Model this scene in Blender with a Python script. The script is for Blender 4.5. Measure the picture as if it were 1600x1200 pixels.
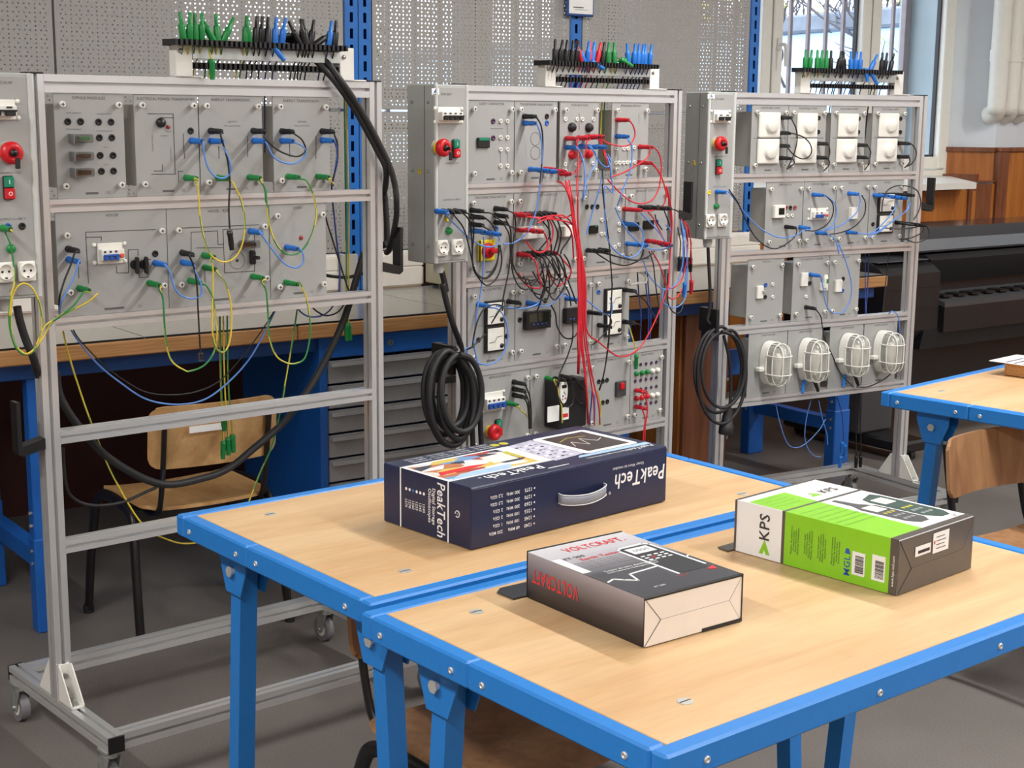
import bpy, bmesh, math, random
from mathutils import Vector, Matrix, Euler
for o in list(bpy.data.objects): bpy.data.objects.remove(o)
S = bpy.context.scene
C = S.collection
rnd = random.Random(7)
# ---------------------------------------------------------------- camera
cam_data = bpy.data.cameras.new('camera'); cam = bpy.data.objects.new('camera', cam_data); C.objects.link(cam)
cam_data.sensor_fit = 'HORIZONTAL'; cam_data.sensor_width = 36.0; cam_data.lens = 36.0*2298.08/1600
cam_data.clip_start = 0.05; cam_data.clip_end = 200
_yaw = math.radians(36.0); _p = math.radians(10.470); _r = math.radians(0.5426)
def _tow(v):
    return Vector((math.cos(_yaw)*v[0]+math.sin(_yaw)*v[1], -math.sin(_yaw)*v[0]+math.cos(_yaw)*v[1], v[2]))
_f = Vector((0, math.cos(_p), -math.sin(_p))); _rt = Vector((1, 0, 0)); _up = _rt.cross(_f)
_rr = math.cos(_r)*_rt+math.sin(_r)*_up; _uu = -math.sin(_r)*_rt+math.cos(_r)*_up
_rr, _uu, _ff = _tow(_rr), _tow(_uu), _tow(_f)
_M = Matrix((_rr, _uu, -_ff)).transposed().to_4x4(); _M.translation = (0, 0, 1.6)
cam.matrix_world = _M
S.camera = cam
# ---------------------------------------------------------------- world, exposure
S.view_settings.view_transform = 'Standard'; S.view_settings.look = 'None'
S.view_settings.gamma = 1.0; S.view_settings.use_curve_mapping = False
S.view_settings.exposure = 0.24
W = bpy.data.worlds.new('overcast_sky'); S.world = W; W.use_nodes = True
wn = W.node_tree.nodes; wl = W.node_tree.links
bg = wn['Background']; bg.inputs['Strength'].default_value = 4.0
sg = wn.new('ShaderNodeTexNoise'); sg.inputs['Scale'].default_value = 2.0; sg.inputs['Detail'].default_value = 3
sr = wn.new('ShaderNodeValToRGB'); sr.color_ramp.elements[0].color = (0.72, 0.84, 1.0, 1); sr.color_ramp.elements[1].color = (0.95, 0.98, 1.0, 1)
tc = wn.new('ShaderNodeTexCoord'); wl.new(tc.outputs['Generated'], sg.inputs['Vector'])
wl.new(sg.outputs['Fac'], sr.inputs['Fac']); wl.new(sr.outputs['Color'], bg.inputs['Color'])
LAMP_POWER = 56.0
# ---------------------------------------------------------------- materials
def _lin(c):
    return tuple(((x/255.0)/12.92 if x/255.0 <= 0.04045 else ((x/255.0+0.055)/1.055)**2.4) for x in c)
MATS = {}
def mat(name, rgb, rough=0.5, metal=0.0, var=0.06, scale=30.0, bump=0.0, bscale=200.0, stretch=None, emit=0.0, spec=0.5, coat=0.0):
    """plain painted / plastic / metal surface, with a faint procedural mottling and optional fine bump; rgb is sRGB 0-255"""
    m = bpy.data.materials.new(name); m.use_nodes = True; n = m.node_tree.nodes; l = m.node_tree.links
    b = n['Principled BSDF']; c = _lin(rgb)
    b.inputs['Roughness'].default_value = rough; b.inputs['Metallic'].default_value = metal
    b.inputs['Specular IOR Level'].default_value = spec
    if coat: b.inputs['Coat Weight'].default_value = coat
    if emit:
        b.inputs['Emission Color'].default_value = c+(1,); b.inputs['Emission Strength'].default_value = emit
    t = n.new('ShaderNodeTexCoord'); mp = n.new('ShaderNodeMapping'); l.new(t.outputs['Object'], mp.inputs['Vector'])
    if stretch: mp.inputs['Scale'].default_value = stretch
    nz = n.new('ShaderNodeTexNoise'); nz.inputs['Scale'].default_value = scale; nz.inputs['Detail'].default_value = 4
    l.new(mp.outputs['Vector'], nz.inputs['Vector'])
    rp = n.new('ShaderNodeValToRGB'); rp.color_ramp.elements[0].position = 0.3; rp.color_ramp.elements[1].position = 0.7
    rp.color_ramp.elements[0].color = tuple(x*(1-var) for x in c)+(1,)
    rp.color_ramp.elements[1].color = tuple(min(1, x*(1+var)) for x in c)+(1,)
    l.new(nz.outputs['Fac'], rp.inputs['Fac']); l.new(rp.outputs['Color'], b.inputs['Base Color'])
    if bump:
        n2 = n.new('ShaderNodeTexNoise'); n2.inputs['Scale'].default_value = bscale; n2.inputs['Detail'].default_value = 3
        l.new(mp.outputs['Vector'], n2.inputs['Vector'])
        bp = n.new('ShaderNodeBump'); bp.inputs['Strength'].default_value = bump; bp.inputs['Distance'].default_value = 0.002
        l.new(n2.outputs['Fac'], bp.inputs['Height']); l.new(bp.outputs['Normal'], b.inputs['Normal'])
    MATS[name] = m
    return m
def wood(name, dark, light, axis_scale=(1.2, 14, 14), rough=0.45, scale=2.2, coat=0.0, contrast=(0.35, 0.65)):
    m = bpy.data.materials.new(name); m.use_nodes = True; n = m.node_tree.nodes; l = m.node_tree.links
    b = n['Principled BSDF']; b.inputs['Roughness'].default_value = rough
    if coat: b.inputs['Coat Weight'].default_value = coat; b.inputs['Coat Roughness'].default_value = 0.25
    t = n.new('ShaderNodeTexCoord'); mp = n.new('ShaderNodeMapping'); mp.inputs['Scale'].default_value = axis_scale
    l.new(t.outputs['Object'], mp.inputs['Vector'])
    nz = n.new('ShaderNodeTexNoise'); nz.inputs['Scale'].default_value = scale; nz.inputs['Detail'].default_value = 6; nz.inputs['Distortion'].default_value = 0.9
    l.new(mp.outputs['Vector'], nz.inputs['Vector'])
    rp = n.new('ShaderNodeValToRGB'); rp.color_ramp.elements[0].position = contrast[0]; rp.color_ramp.elements[1].position = contrast[1]
    rp.color_ramp.elements[0].color = _lin(dark)+(1,); rp.color_ramp.elements[1].color = _lin(light)+(1,)
    l.new(nz.outputs['Fac'], rp.inputs['Fac'])
    n2 = n.new('ShaderNodeTexNoise'); n2.inputs['Scale'].default_value = scale*9; n2.inputs['Detail'].default_value = 5
    l.new(mp.outputs['Vector'], n2.inputs['Vector'])
    mx = n.new('ShaderNodeMix'); mx.data_type = 'RGBA'; mx.blend_type = 'MULTIPLY'; mx.inputs['Factor'].default_value = 0.22
    l.new(rp.outputs['Color'], mx.inputs['A']); l.new(n2.outputs['Fac'], mx.inputs['B'])
    l.new(mx.outputs['Result'], b.inputs['Base Color'])
    MATS[name] = m
    return m
def glass(name, rgb=(255, 255, 255), base=0.04, edge=0.5, rough=0.02, milk=0.0):
    """thin clear pane: see-through straight on, more mirror-like at a glancing angle"""
    m = bpy.data.materials.new(name); m.use_nodes = True; n = m.node_tree.nodes; l = m.node_tree.links
    for x in list(n):
        if x.type == 'BSDF_PRINCIPLED': n.remove(x)
    tr = n.new('ShaderNodeBsdfTransparent'); tr.inputs['Color'].default_value = _lin(rgb)+(1,)
    gl = n.new('ShaderNodeBsdfGlossy'); gl.inputs['Roughness'].default_value = rough
    lw = n.new('ShaderNodeLayerWeight'); lw.inputs['Blend'].default_value = 0.5
    pw = n.new('ShaderNodeMath'); pw.operation = 'POWER'; pw.inputs[1].default_value = 4.0
    if milk:
        df = n.new('ShaderNodeBsdfDiffuse'); df.inputs['Color'].default_value = (.8, .8, .77, 1); m1 = n.new('ShaderNodeMixShader'); m1.inputs['Fac'].default_value = milk
        l.new(tr.outputs['BSDF'], m1.inputs[1]); l.new(df.outputs['BSDF'], m1.inputs[2]); first = m1.outputs['Shader']
    else: first = tr.outputs['BSDF']
    ml = n.new('ShaderNodeMath'); ml.operation = 'MULTIPLY_ADD'; ml.inputs[1].default_value = edge; ml.inputs[2].default_value = base
    mx = n.new('ShaderNodeMixShader'); l.new(lw.outputs['Facing'], pw.inputs[0]); l.new(pw.outputs['Value'], ml.inputs[0]); l.new(ml.outputs['Value'], mx.inputs['Fac'])
    l.new(first, mx.inputs[1]); l.new(gl.outputs['BSDF'], mx.inputs[2])
    l.new(mx.outputs['Shader'], n['Material Output'].inputs['Surface'])
    MATS[name] = m
    return m
def gradient(name, stops, axis='Y', lo=0.0, hi=1.0, rough=0.35):
    """printed colour run along one object axis (packaging print)"""
    m = bpy.data.materials.new(name); m.use_nodes = True; n = m.node_tree.nodes; l = m.node_tree.links
    b = n['Principled BSDF']; b.inputs['Roughness'].default_value = rough
    t = n.new('ShaderNodeTexCoord'); sp = n.new('ShaderNodeSeparateXYZ'); l.new(t.outputs['Object'], sp.inputs['Vector'])
    mr = n.new('ShaderNodeMapRange'); mr.inputs['From Min'].default_value = lo; mr.inputs['From Max'].default_value = hi
    l.new(sp.outputs[axis], mr.inputs['Value'])
    rp = n.new('ShaderNodeValToRGB'); e = rp.color_ramp.elements
    e[0].position = stops[0][0]; e[0].color = _lin(stops[0][1])+(1,)
    e[1].position = stops[-1][0]; e[1].color = _lin(stops[-1][1])+(1,)
    for p, c in stops[1:-1]:
        q = e.new(p); q.color = _lin(c)+(1,)
    l.new(mr.outputs['Result'], rp.inputs['Fac']); l.new(rp.outputs['Color'], b.inputs['Base Color'])
    MATS[name] = m
    return m
mat('panel_grey', (160, 160, 158), 0.45, 0.0, 0.03, 12)
mat('box_grey', (172, 175, 172), 0.45, 0.0, 0.03, 8)
mat('box_edge', (196, 199, 196), 0.4, 0.0, 0.02)
mat('enclosure_grey', (176, 174, 166), 0.5, 0.0, 0.03)
mat('aluminium', (224, 225, 225), 0.3, 0.65, 0.015, 8)
mat('aluminium_groove', (120, 120, 120), 0.5, 0.7)
mat('zinc', (196, 202, 200), 0.38, 0.8, 0.1, 40)
mat('steel', (170, 170, 170), 0.3, 0.9)
mat('chrome_screw', (206, 205, 200), 0.35, 0.45)
mat('white_plastic', (232, 230, 222), 0.35, 0, 0.02)
mat('white_paint', (228, 227, 220), 0.5, 0, 0.02)
mat('cream_plastic', (238, 232, 214), 0.4, 0, 0.02)
mat('beige_metal', (206, 199, 172), 0.45, 0, 0.03)
mat('black_plastic', (26, 25, 27), 0.4, 0, 0.1)
mat('black_rubber', (32, 31, 33), 0.55, 0, 0.15, 20)
mat('black_paint', (22, 21, 22), 0.35, 0, 0.1)
mat('dark_grey', (62, 62, 64), 0.5)
mat('socket_hole', (10, 10, 11), 0.6)
mat('table_blue', (36, 124, 204), 0.38, 0, 0.03, 60, bump=0.06, bscale=500)
mat('bench_blue', (22, 92, 176), 0.4, 0, 0.03)
mat('bench_blue_deep', (24, 72, 140), 0.45, 0, 0.03)
mat('upright_blue', (30, 108, 190), 0.4, 0, 0.03)
mat('drawer_grey', (158, 158, 158), 0.42, 0.1, 0.04)
mat('pegboard_grey', (158, 155, 151), 0.5, 0, 0.02, 3)
mat('plug_blue', (32, 112, 200), 0.35, 0, 0.05)
mat('plug_green', (24, 130, 62), 0.35, 0, 0.05)
mat('plug_red', (188, 26, 42), 0.35, 0, 0.05)
mat('plug_black', (24, 23, 25), 0.35, 0, 0.08)
mat('wire_blue', (92, 140, 216), 0.4, 0, 0.04)
mat('wire_dark_blue', (44, 66, 140), 0.4, 0, 0.04)
mat('wire_red', (204, 34, 50), 0.4, 0, 0.05)
mat('wire_black', (28, 27, 28), 0.4, 0, 0.08)
mat('wire_green', (48, 128, 66), 0.4, 0, 0.05)
mat('wire_yellow', (214, 190, 66), 0.4, 0, 0.05)
mat('wire_white', (235, 235, 230), 0.4)
mat('button_red', (200, 24, 34), 0.3, 0, 0.04)
mat('button_green', (16, 128, 98), 0.3, 0, 0.04)
mat('yellow_plastic', (232, 206, 20), 0.4, 0, 0.04)
mat('breaker_blue', (34, 84, 170), 0.4)
mat('orange_plastic', (226, 96, 60), 0.4)
mat('print_grey', (92, 91, 90), 0.6, 0, 0.02)
mat('print_dark', (58, 57, 56), 0.6, 0, 0.02)
mat('print_white', (240, 240, 240), 0.5, 0, 0.01)
mat('print_red', (214, 48, 52), 0.5, 0, 0.02)
mat('print_black', (30, 30, 32), 0.5, 0, 0.02)
mat('socket_violet', (70, 36, 74), 0.4)
mat('socket_red', (150, 50, 48), 0.4)
mat('lamp_glass', (222, 222, 212), 0.12, 0, 0.03, coat=0.6)
mat('meter_face', (236, 234, 224), 0.4)
mat('lcd_dark', (18, 34, 30), 0.15)
mat('paper', (238, 238, 236), 0.6, 0, 0.02)
mat('navy_print', (28, 36, 68), 0.32, 0, 0.08, 6)
mat('card_white', (232, 224, 214), 0.55, 0, 0.02)
mat('kps_white', (240, 240, 240), 0.3, 0, 0.01)
mat('kps_green', (138, 204, 40), 0.3, 0, 0.02)
mat('kps_grey', (86, 80, 74), 0.3, 0, 0.04)
mat('charcoal_print', (52, 54, 58), 0.28, 0, 0.05)
mat('trunk_white', (240, 234, 224), 0.4, 0, 0.02)
mat('wall_paint', (222, 228, 234), 0.7, 0, 0.03, 4)
mat('ceiling_paint', (238, 238, 234), 0.8, 0, 0.02, 4)
mat('window_pvc', (240, 238, 228), 0.35, 0, 0.015)
mat('gasket', (52, 54, 58), 0.5)
mat('grille_iron', (140, 128, 130), 0.5, 0, 0.12, 20)
mat('outdoor_wall', (186, 212, 242), 0.8, 0, 0.06, 3)
mat('outdoor_coping', (120, 128, 140), 0.8, 0, 0.25, 6)
mat('outdoor_render', (176, 190, 194), 0.8, 0, 0.1, 3)
mat('outdoor_ground', (120, 118, 112), 0.9, 0, 0.1, 3)
mat('bark', (96, 92, 96), 0.8, 0, 0.2, 10)
mat('leaf_yellow', (206, 196, 60), 0.7, 0, 0.25, 5)
mat('pipe_white', (238, 236, 226), 0.4, 0, 0.02)
mat('printer_black', (24, 23, 25), 0.42, 0, 0.08)
mat('printer_lid', (96, 99, 104), 0.16, 0, 0.04)
mat('printer_glossy', (34, 32, 34), 0.1, 0, 0.05)
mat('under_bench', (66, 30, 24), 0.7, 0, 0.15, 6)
mat('tyre_grey', (120, 120, 122), 0.5)
mat('mat_grey', (150, 147, 140), 0.16, 0, 0.02)
wood('birch', (213, 171, 123), (227, 192, 146), (1.0, 7, 7), 0.42, 1.6)
wood('birch_edge', (176, 124, 74), (206, 156, 104), (1.5, 30, 60), 0.5, 3)
wood('bench_oak', (172, 122, 72), (202, 152, 98), (2, 40, 80), 0.5, 3)
wood('chair_ply', (196, 148, 92), (222, 178, 122), (6, 2.0, 6), 0.4, 2)
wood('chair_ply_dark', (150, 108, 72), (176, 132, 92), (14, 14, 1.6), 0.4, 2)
wood('wall_panel_wood', (170, 100, 42), (200, 126, 58), (12, 12, 1.0), 0.4, 2)
wood('wall_trim_wood', (118, 68, 42), (150, 92, 60), (12, 12, 1.0), 0.45, 2)
glass('window_glass', (250, 252, 255), 0.02, 0.3)
glass('clear_plastic', (222, 226, 226), 0.15, 0.5, 0.12)
def floor_material():
    m = bpy.data.materials.new('floor_covering'); m.use_nodes = True; n = m.node_tree.nodes; l = m.node_tree.links
    b = n['Principled BSDF']; b.inputs['Roughness'].default_value = 0.62
    t = n.new('ShaderNodeTexCoord')
    a = n.new('ShaderNodeTexNoise'); a.inputs['Scale'].default_value = 260; a.inputs['Detail'].default_value = 3
    d = n.new('ShaderNodeTexNoise'); d.inputs['Scale'].default_value = 3.2; d.inputs['Detail'].default_value = 6
    for q in (a, d): l.new(t.outputs['Object'], q.inputs['Vector'])
    r1 = n.new('ShaderNodeValToRGB'); r1.color_ramp.elements[0].position = 0.3; r1.color_ramp.elements[1].position = 0.72
    r1.color_ramp.elements[0].color = _lin((98, 92, 88))+(1,); r1.color_ramp.elements[1].color = _lin((130, 123, 117))+(1,)
    l.new(a.outputs['Fac'], r1.inputs['Fac'])
    mx = n.new('ShaderNodeMix'); mx.data_type = 'RGBA'; mx.blend_type = 'MULTIPLY'; mx.inputs['Factor'].default_value = 0.35
    l.new(r1.outputs['Color'], mx.inputs['A']); l.new(d.outputs['Fac'], mx.inputs['B']); l.new(mx.outputs['Result'], b.inputs['Base Color'])
    bp = n.new('ShaderNodeBump'); bp.inputs['Strength'].default_value = 0.15; bp.inputs['Distance'].default_value = 0.001
    l.new(a.outputs['Fac'], bp.inputs['Height']); l.new(bp.outputs['Normal'], b.inputs['Normal'])
    MATS['floor_covering'] = m
floor_material()
# ---------------------------------------------------------------- mesh helpers
class MB:
    def __init__(s): s.v = []; s.f = []; s.mi = []; s.sm = []
    def add(s, vs, fs, mi=0, smooth=False):
        o = len(s.v); s.v += [tuple(v) for v in vs]
        for f in fs: s.f.append(tuple(o+i for i in f)); s.mi.append(mi); s.sm.append(smooth)
        return s
    def box(s, x0, x1, y0, y1, z0, z1, mi=0, b=0.0, M=None):
        if x0 > x1: x0, x1 = x1, x0
        if y0 > y1: y0, y1 = y1, y0
        if z0 > z1: z0, z1 = z1, z0
        if b <= 0:
            vs = [(x, y, z) for z in (z0, z1) for y in (y0, y1) for x in (x0, x1)]
            fs = [(0, 2, 3, 1), (4, 5, 7, 6), (0, 1, 5, 4), (2, 6, 7, 3), (0, 4, 6, 2), (1, 3, 7, 5)]
        else:
            b = min(b, (x1-x0)*.45, (y1-y0)*.45, (z1-z0)*.45)
            bm = bmesh.new(); bmesh.ops.create_cube(bm, size=1.0)
            for v in bm.verts: v.co = Vector(((x0+x1)/2+v.co.x*(x1-x0), (y0+y1)/2+v.co.y*(y1-y0), (z0+z1)/2+v.co.z*(z1-z0)))
            bmesh.ops.bevel(bm, geom=bm.edges[:], offset=b, segments=1, affect='EDGES')
            bm.verts.index_update(); vs = [v.co.copy() for v in bm.verts]; fs = [[v.index for v in f.verts] for f in bm.faces]; bm.free()
        if M is not None: vs = [M @ Vector(v) for v in vs]
        return s.add(vs, fs, mi)
    def cyl(s, p0, p1, r0, r1=None, n=12, mi=0, caps=True, smooth=True):
        p0 = Vector(p0); p1 = Vector(p1); r1 = r0 if r1 is None else r1
        a = (p1-p0).normalized(); t = Vector((0, 0, 1)) if abs(a.z) < .9 else Vector((1, 0, 0))
        u = a.cross(t).normalized(); w = a.cross(u)
        ring = [(math.cos(2*math.pi*i/n), math.sin(2*math.pi*i/n)) for i in range(n)]
        vs = [p0+(u*c+w*q)*r0 for c, q in ring]+[p1+(u*c+w*q)*r1 for c, q in ring]
        s.add(vs, [(i, i+n, (i+1) % n+n, (i+1) % n) for i in range(n)], mi, smooth)
        if caps:
            s.add(vs[:n], [tuple(range(n))], mi); s.add(vs[n:], [tuple(reversed(range(n)))], mi)
        return s
    def rev(s, p0, ax, prof, n=16, mi=0):
        """surface of revolution: prof = [(r, t)] along ax from p0"""
        p0 = Vector(p0); a = Vector(ax).normalized(); t = Vector((0, 0, 1)) if abs(a.z) < .9 else Vector((1, 0, 0))
        u = a.cross(t).normalized(); w = a.cross(u); vs = []
        for r, h in prof:
            vs += [p0+a*h+(u*math.cos(2*math.pi*i/n)+w*math.sin(2*math.pi*i/n))*r for i in range(n)]
        fs = []
        for k in range(len(prof)-1):
            fs += [(k*n+i, (k+1)*n+i, (k+1)*n+(i+1) % n, k*n+(i+1) % n) for i in range(n)]
        s.add(vs, fs, mi, True)
        if prof[0][0] > 1e-6: s.add(vs[:n], [tuple(range(n))], mi)
        if prof[-1][0] > 1e-6: s.add(vs[-n:], [tuple(reversed(range(n)))], mi)
        return s
    def tube(s, pts, r, n=6, mi=0, closed=False, caps=True):
        P = [Vector(p) for p in pts]; m = len(P); vs = []; u = None
        for i in range(m):
            if closed: a = (P[(i+1) % m]-P[i-1])
            else: a = P[min(i+1, m-1)]-P[max(i-1, 0)]
            a = a.normalized() if a.length > 1e-9 else Vector((0, 0, 1))
            if u is None:
                t = Vector((0, 0, 1)) if abs(a.z) < .9 else Vector((1, 0, 0)); u = a.cross(t).normalized()
            else:
                u = (u-a*u.dot(a)); u = u.normalized() if u.length > 1e-6 else a.orthogonal().normalized()
            w = a.cross(u); rr = r[i] if isinstance(r, (list, tuple)) else r
            vs += [P[i]+(u*math.cos(2*math.pi*k/n)+w*math.sin(2*math.pi*k/n))*rr for k in range(n)]
        fs = []
        for i in range(m if closed else m-1):
            j = (i+1) % m
            fs += [(i*n+k, i*n+(k+1) % n, j*n+(k+1) % n, j*n+k) for k in range(n)]
        s.add(vs, fs, mi, True)
        if caps and not closed:
            s.add(vs[:n], [tuple(reversed(range(n)))], mi); s.add(vs[-n:], [tuple(range(n))], mi)
        return s
    def prism(s, poly, axis, a, b, mi=0):
        """extrude a 2-d polygon along axis 'x'|'y'|'z' from a to b"""
        def P(p, t): return {'x': (t, p[0], p[1]), 'y': (p[0], t, p[1]), 'z': (p[0], p[1], t)}[axis]
        n = len(poly); vs = [P(p, a) for p in poly]+[P(p, b) for p in poly]
        fs = [(i, (i+1) % n, (i+1) % n+n, i+n) for i in range(n)]+[tuple(reversed(range(n))), tuple(range(n, 2*n))]
        return s.add(vs, fs, mi)
    def quad(s, a, b, c, d, mi=0): return s.add([a, b, c, d], [(0, 1, 2, 3)], mi)
    def mesh(s, name, mats):
        me = bpy.data.meshes.new(name); me.from_pydata([tuple(v) for v in s.v], [], s.f)
        for m in (mats if isinstance(mats, (list, tuple)) else [mats]): me.materials.append(MATS[m] if isinstance(m, str) else m)
        me.polygons.foreach_set('material_index', s.mi); me.polygons.foreach_set('use_smooth', s.sm)
        me.update()
        bm = bmesh.new(); bm.from_mesh(me); bmesh.ops.recalc_face_normals(bm, faces=bm.faces[:]); bm.to_mesh(me); bm.free()
        return me
    def build(s, name, mats, parent=None, loc=(0, 0, 0), rot=(0, 0, 0)):
        return place(name, s.mesh(name, mats), parent, loc, rot)
def place(name, me, parent=None, loc=(0, 0, 0), rot=(0, 0, 0)):
    o = bpy.data.objects.new(name, me); C.objects.link(o); o.location = loc; o.rotation_euler = rot
    if parent is not None: o.parent = parent
    return o
def tag(o, label, cat, group=None):
    o['label'] = label; o['category'] = cat
    if group: o['group'] = group
    return o
def thing(name, label, cat, loc=(0, 0, 0), rz=0.0, group=None):
    o = bpy.data.objects.new(name, None); o.empty_display_size = 0.05; C.objects.link(o)
    o.location = loc; o.rotation_euler = (0, 0, rz)
    return tag(o, label, cat, group)
def struct(o): o['kind'] = 'structure'; return o
def copy_tree(o, parent=None, loc=None, rz=None):
    c = o.copy(); C.objects.link(c); c.parent = parent
    if loc is not None: c.location = loc
    if rz is not None: c.rotation_euler = (0, 0, rz)
    for ch in list(KIDS(o)): copy_tree(ch, c)
    return c
def KIDS(o): return [x for x in C.objects if x.parent == o]
def spline(pts, sub=6):
    """Catmull-Rom through the points"""
    P = [Vector(p) for p in pts]
    if len(P) < 3: return P
    Q = [P[0]*2-P[1]]+P+[P[-1]*2-P[-2]]; out = []
    for i in range(1, len(Q)-2):
        a, b, c, d = Q[i-1], Q[i], Q[i+1], Q[i+2]
        for k in range(sub):
            t = k/sub
            out.append(0.5*((2*b)+(c-a)*t+(2*a-5*b+4*c-d)*t*t+(3*b-a-3*c+d)*t**3))
    out.append(P[-1]); return out
_txt = {}
def text_mesh(body, size, material, bold=0.0, align='CENTER', shear=0.0, sx=1.0):
    key = (body, round(size, 5), material, bold, align, shear, sx)
    if key in _txt: return _txt[key]
    cu = bpy.data.curves.new('lettering', 'FONT'); cu.body = body; cu.size = size; cu.align_x = align; cu.align_y = 'CENTER'
    cu.offset = bold*size; cu.shear = shear; cu.resolution_u = 2; cu.fill_mode = 'FRONT'; cu.space_character = 1.05
    o = bpy.data.objects.new('lettering', cu); C.objects.link(o)
    dg = bpy.context.evaluated_depsgraph_get(); dg.update()
    me = bpy.data.meshes.new_from_object(o.evaluated_get(dg)); bpy.data.objects.remove(o); bpy.data.curves.remove(cu)
    if sx != 1.0:
        for v in me.vertices: v.co.x *= sx
    me.materials.clear(); me.materials.append(MATS[material]); _txt[key] = me
    return me
# lettering on a plane that faces -y (panel fronts): text x -> +x, text y -> +z
def label_front(parent, body, x, y, z, size, material='print_grey', bold=0.0, align='CENTER', rot=0.0, sx=1.0, shear=0.0):
    return place('lettering', text_mesh(body, size, material, bold, align, shear, sx), parent, (x, y, z), (math.pi/2, 0, 0) if not rot else Euler((math.pi/2, rot, 0)))
# ================================================================ the setting
PI = math.pi
XL, XR, YF, YW, YG, ZC = -3.2, 9.6, -4.6, 5.75, 6.0, 3.25     # room limits, wall front, window plane, ceiling
struct(MB().box(XL-.1, XR+.1, YF-.1, YW+.55, -0.1, 0).build('floor', 'floor_covering'))
struct(MB().box(XL-.1, XR+.1, YF-.1, YW+.6, ZC, ZC+.1).build('ceiling', 'ceiling_paint'))
struct(MB().box(XL-.1, XL, YF, YW, 0, ZC).build('wall_left', 'wall_paint'))
struct(MB().box(XR, XR+.1, YF, YW, 0, ZC).build('wall_right', 'wall_paint'))
struct(MB().box(XL, XR, YF-.1, YF, 0, ZC).build('wall_front', 'wall_paint'))
# timber panelling carried round the unseen lower walls, added to cut bounced light
for i_, q in enumerate(((XL, XL+.03, YF, YW-.02, 0, 1.4), (XR-.03, XR, YF, YW-.06, 0, 1.4), (XL+.03, XR-.03, YF, YF+.03, 0, 1.4))): struct(MB().box(*q, b=.004).build('trim_%d' % (30+i_), 'wall_panel_wood'))
# window wall: below the sills, piers and lintel (0.85 m thick old masonry with window niches)
WX = [(2.42, 4.92), (5.36, 7.72)]            # niches (left, right)
ZS, ZT = 1.2, 2.95
wb = MB()
xs = [XL, WX[0][0], WX[0][1], WX[1][0], WX[1][1]+.2, XR]
wb.box(WX[1][1], WX[1][1]+.2, YG+.04, YW+.65, 0, ZC)
for i in range(0, 6, 2): wb.box(xs[i], xs[i+1], YW, YW+.65, 0, ZC)
for a, b in WX:
    b2 = b+(.2 if a > 5 else 0)
    wb.box(a, b2, YW, YW+.65, 0, ZS); wb.box(a, b2, YW, YW+.65, ZT, ZC)
struct(wb.build('wall_back', 'wall_paint'))
# timber panelling on the lower wall, right of the niche and under the sill
pn = 0
def panel_board(x0, x1, y0, y1, z0, z1, name='trim_panel', m='wall_panel_wood'):
    return struct(MB().box(x0, x1, y0, y1, z0, z1, b=0.004).build(name, m))
c0, c1, c2, c3 = 7.6044, 7.8261, 7.8776, 7.9818
trim = [  # x0,x1,y0,y1,z0,z1,material
    (5.0, c0, YW-.025, YW, 0.1, 1.16, 'wall_panel_wood'), (c0, c1, YW-.04, YW, 0.1, 1.19, 'wall_trim_wood'),
    (c1, c2, YW-.02, YW, 0.1, 1.19, 'wall_panel_wood'), (c2, c3, YW-.04, YW, 0.1, 1.385, 'wall_trim_wood'),
    (c3, 9.57, YW-.025, YW, 0.1, 1.385, 'wall_panel_wood'), (c2, 9.57, YW-.045, YW, 1.385, 1.412, 'wall_trim_wood'),
    (c0+.02, c0+.06, YW-.046, YW-.04, 0.1, 1.15, 'wall_panel_wood')]
# splayed right reveal of the niche: panelled below, painted above
rv = [(7.70, YG-.036), (c2+.0, YW-.001), (c2+.2, YW-.001), (c2+.2, YG-.036)]
struct(MB().prism(rv, 'z', 1.412, ZT-.001).build('wall_reveal', 'wall_paint'))
struct(MB().prism([(7.692, YG-.036), (c2-.008, YW-.002), (c2+.2, YW-.002), (c2+.2, YG-.036)], 'z', 1.2, 1.385).build('trim_20', 'wall_panel_wood'))
struct(MB().prism([(7.672, YG-.036), (c2-.028, YW-.012), (c2+.2, YW-.012), (c2+.2, YG-.036)], 'z', 1.385, 1.412).build('trim_21', 'wall_trim_wood'))
struct(MB().prism([(7.66, YG-.036), (c2-.10, YW+.06), (c2-.06, YW+.06), (7.70, YG-.036)], 'z', 1.2, 1.245).build('trim_22', 'wall_trim_wood'))
for i, t in enumerate(trim): struct(MB().box(*t[:6], b=0.004).build('trim_%d' % (i+1), t[6]))
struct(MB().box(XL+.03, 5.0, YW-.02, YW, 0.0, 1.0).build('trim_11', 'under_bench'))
struct(MB().prism([(7.45, YW-.03), (c2-.01, YW-.03), (c2-.01, YW), (7.70, YG-.037), (7.45, YG-.037)], 'z', 1.2002, 1.207).build('trim_24', 'wall_trim_wood'))
# sills
for i, (a, b) in enumerate(WX):
    sb = MB(); x1 = b-.005
    z0, z1 = 1.232, 1.212; yf = YW-.20 if i else YW-.12; xf = 7.4515 if i else x1
    V = [(a+.005, YG-.036, z0), (x1, YG-.036, z0), (xf, yf, z1), (a+.005, yf, z1)]; V += [(v[0], v[1], v[2]-.036) for v in V]
    sb.add(V, [(0, 1, 2, 3), (7, 6, 5, 4), (0, 4, 5, 1), (1, 5, 6, 2), (2, 6, 7, 3), (3, 7, 4, 0)]); struct(sb.build('trim_%d' % (12+i), 'white_plastic'))
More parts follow.
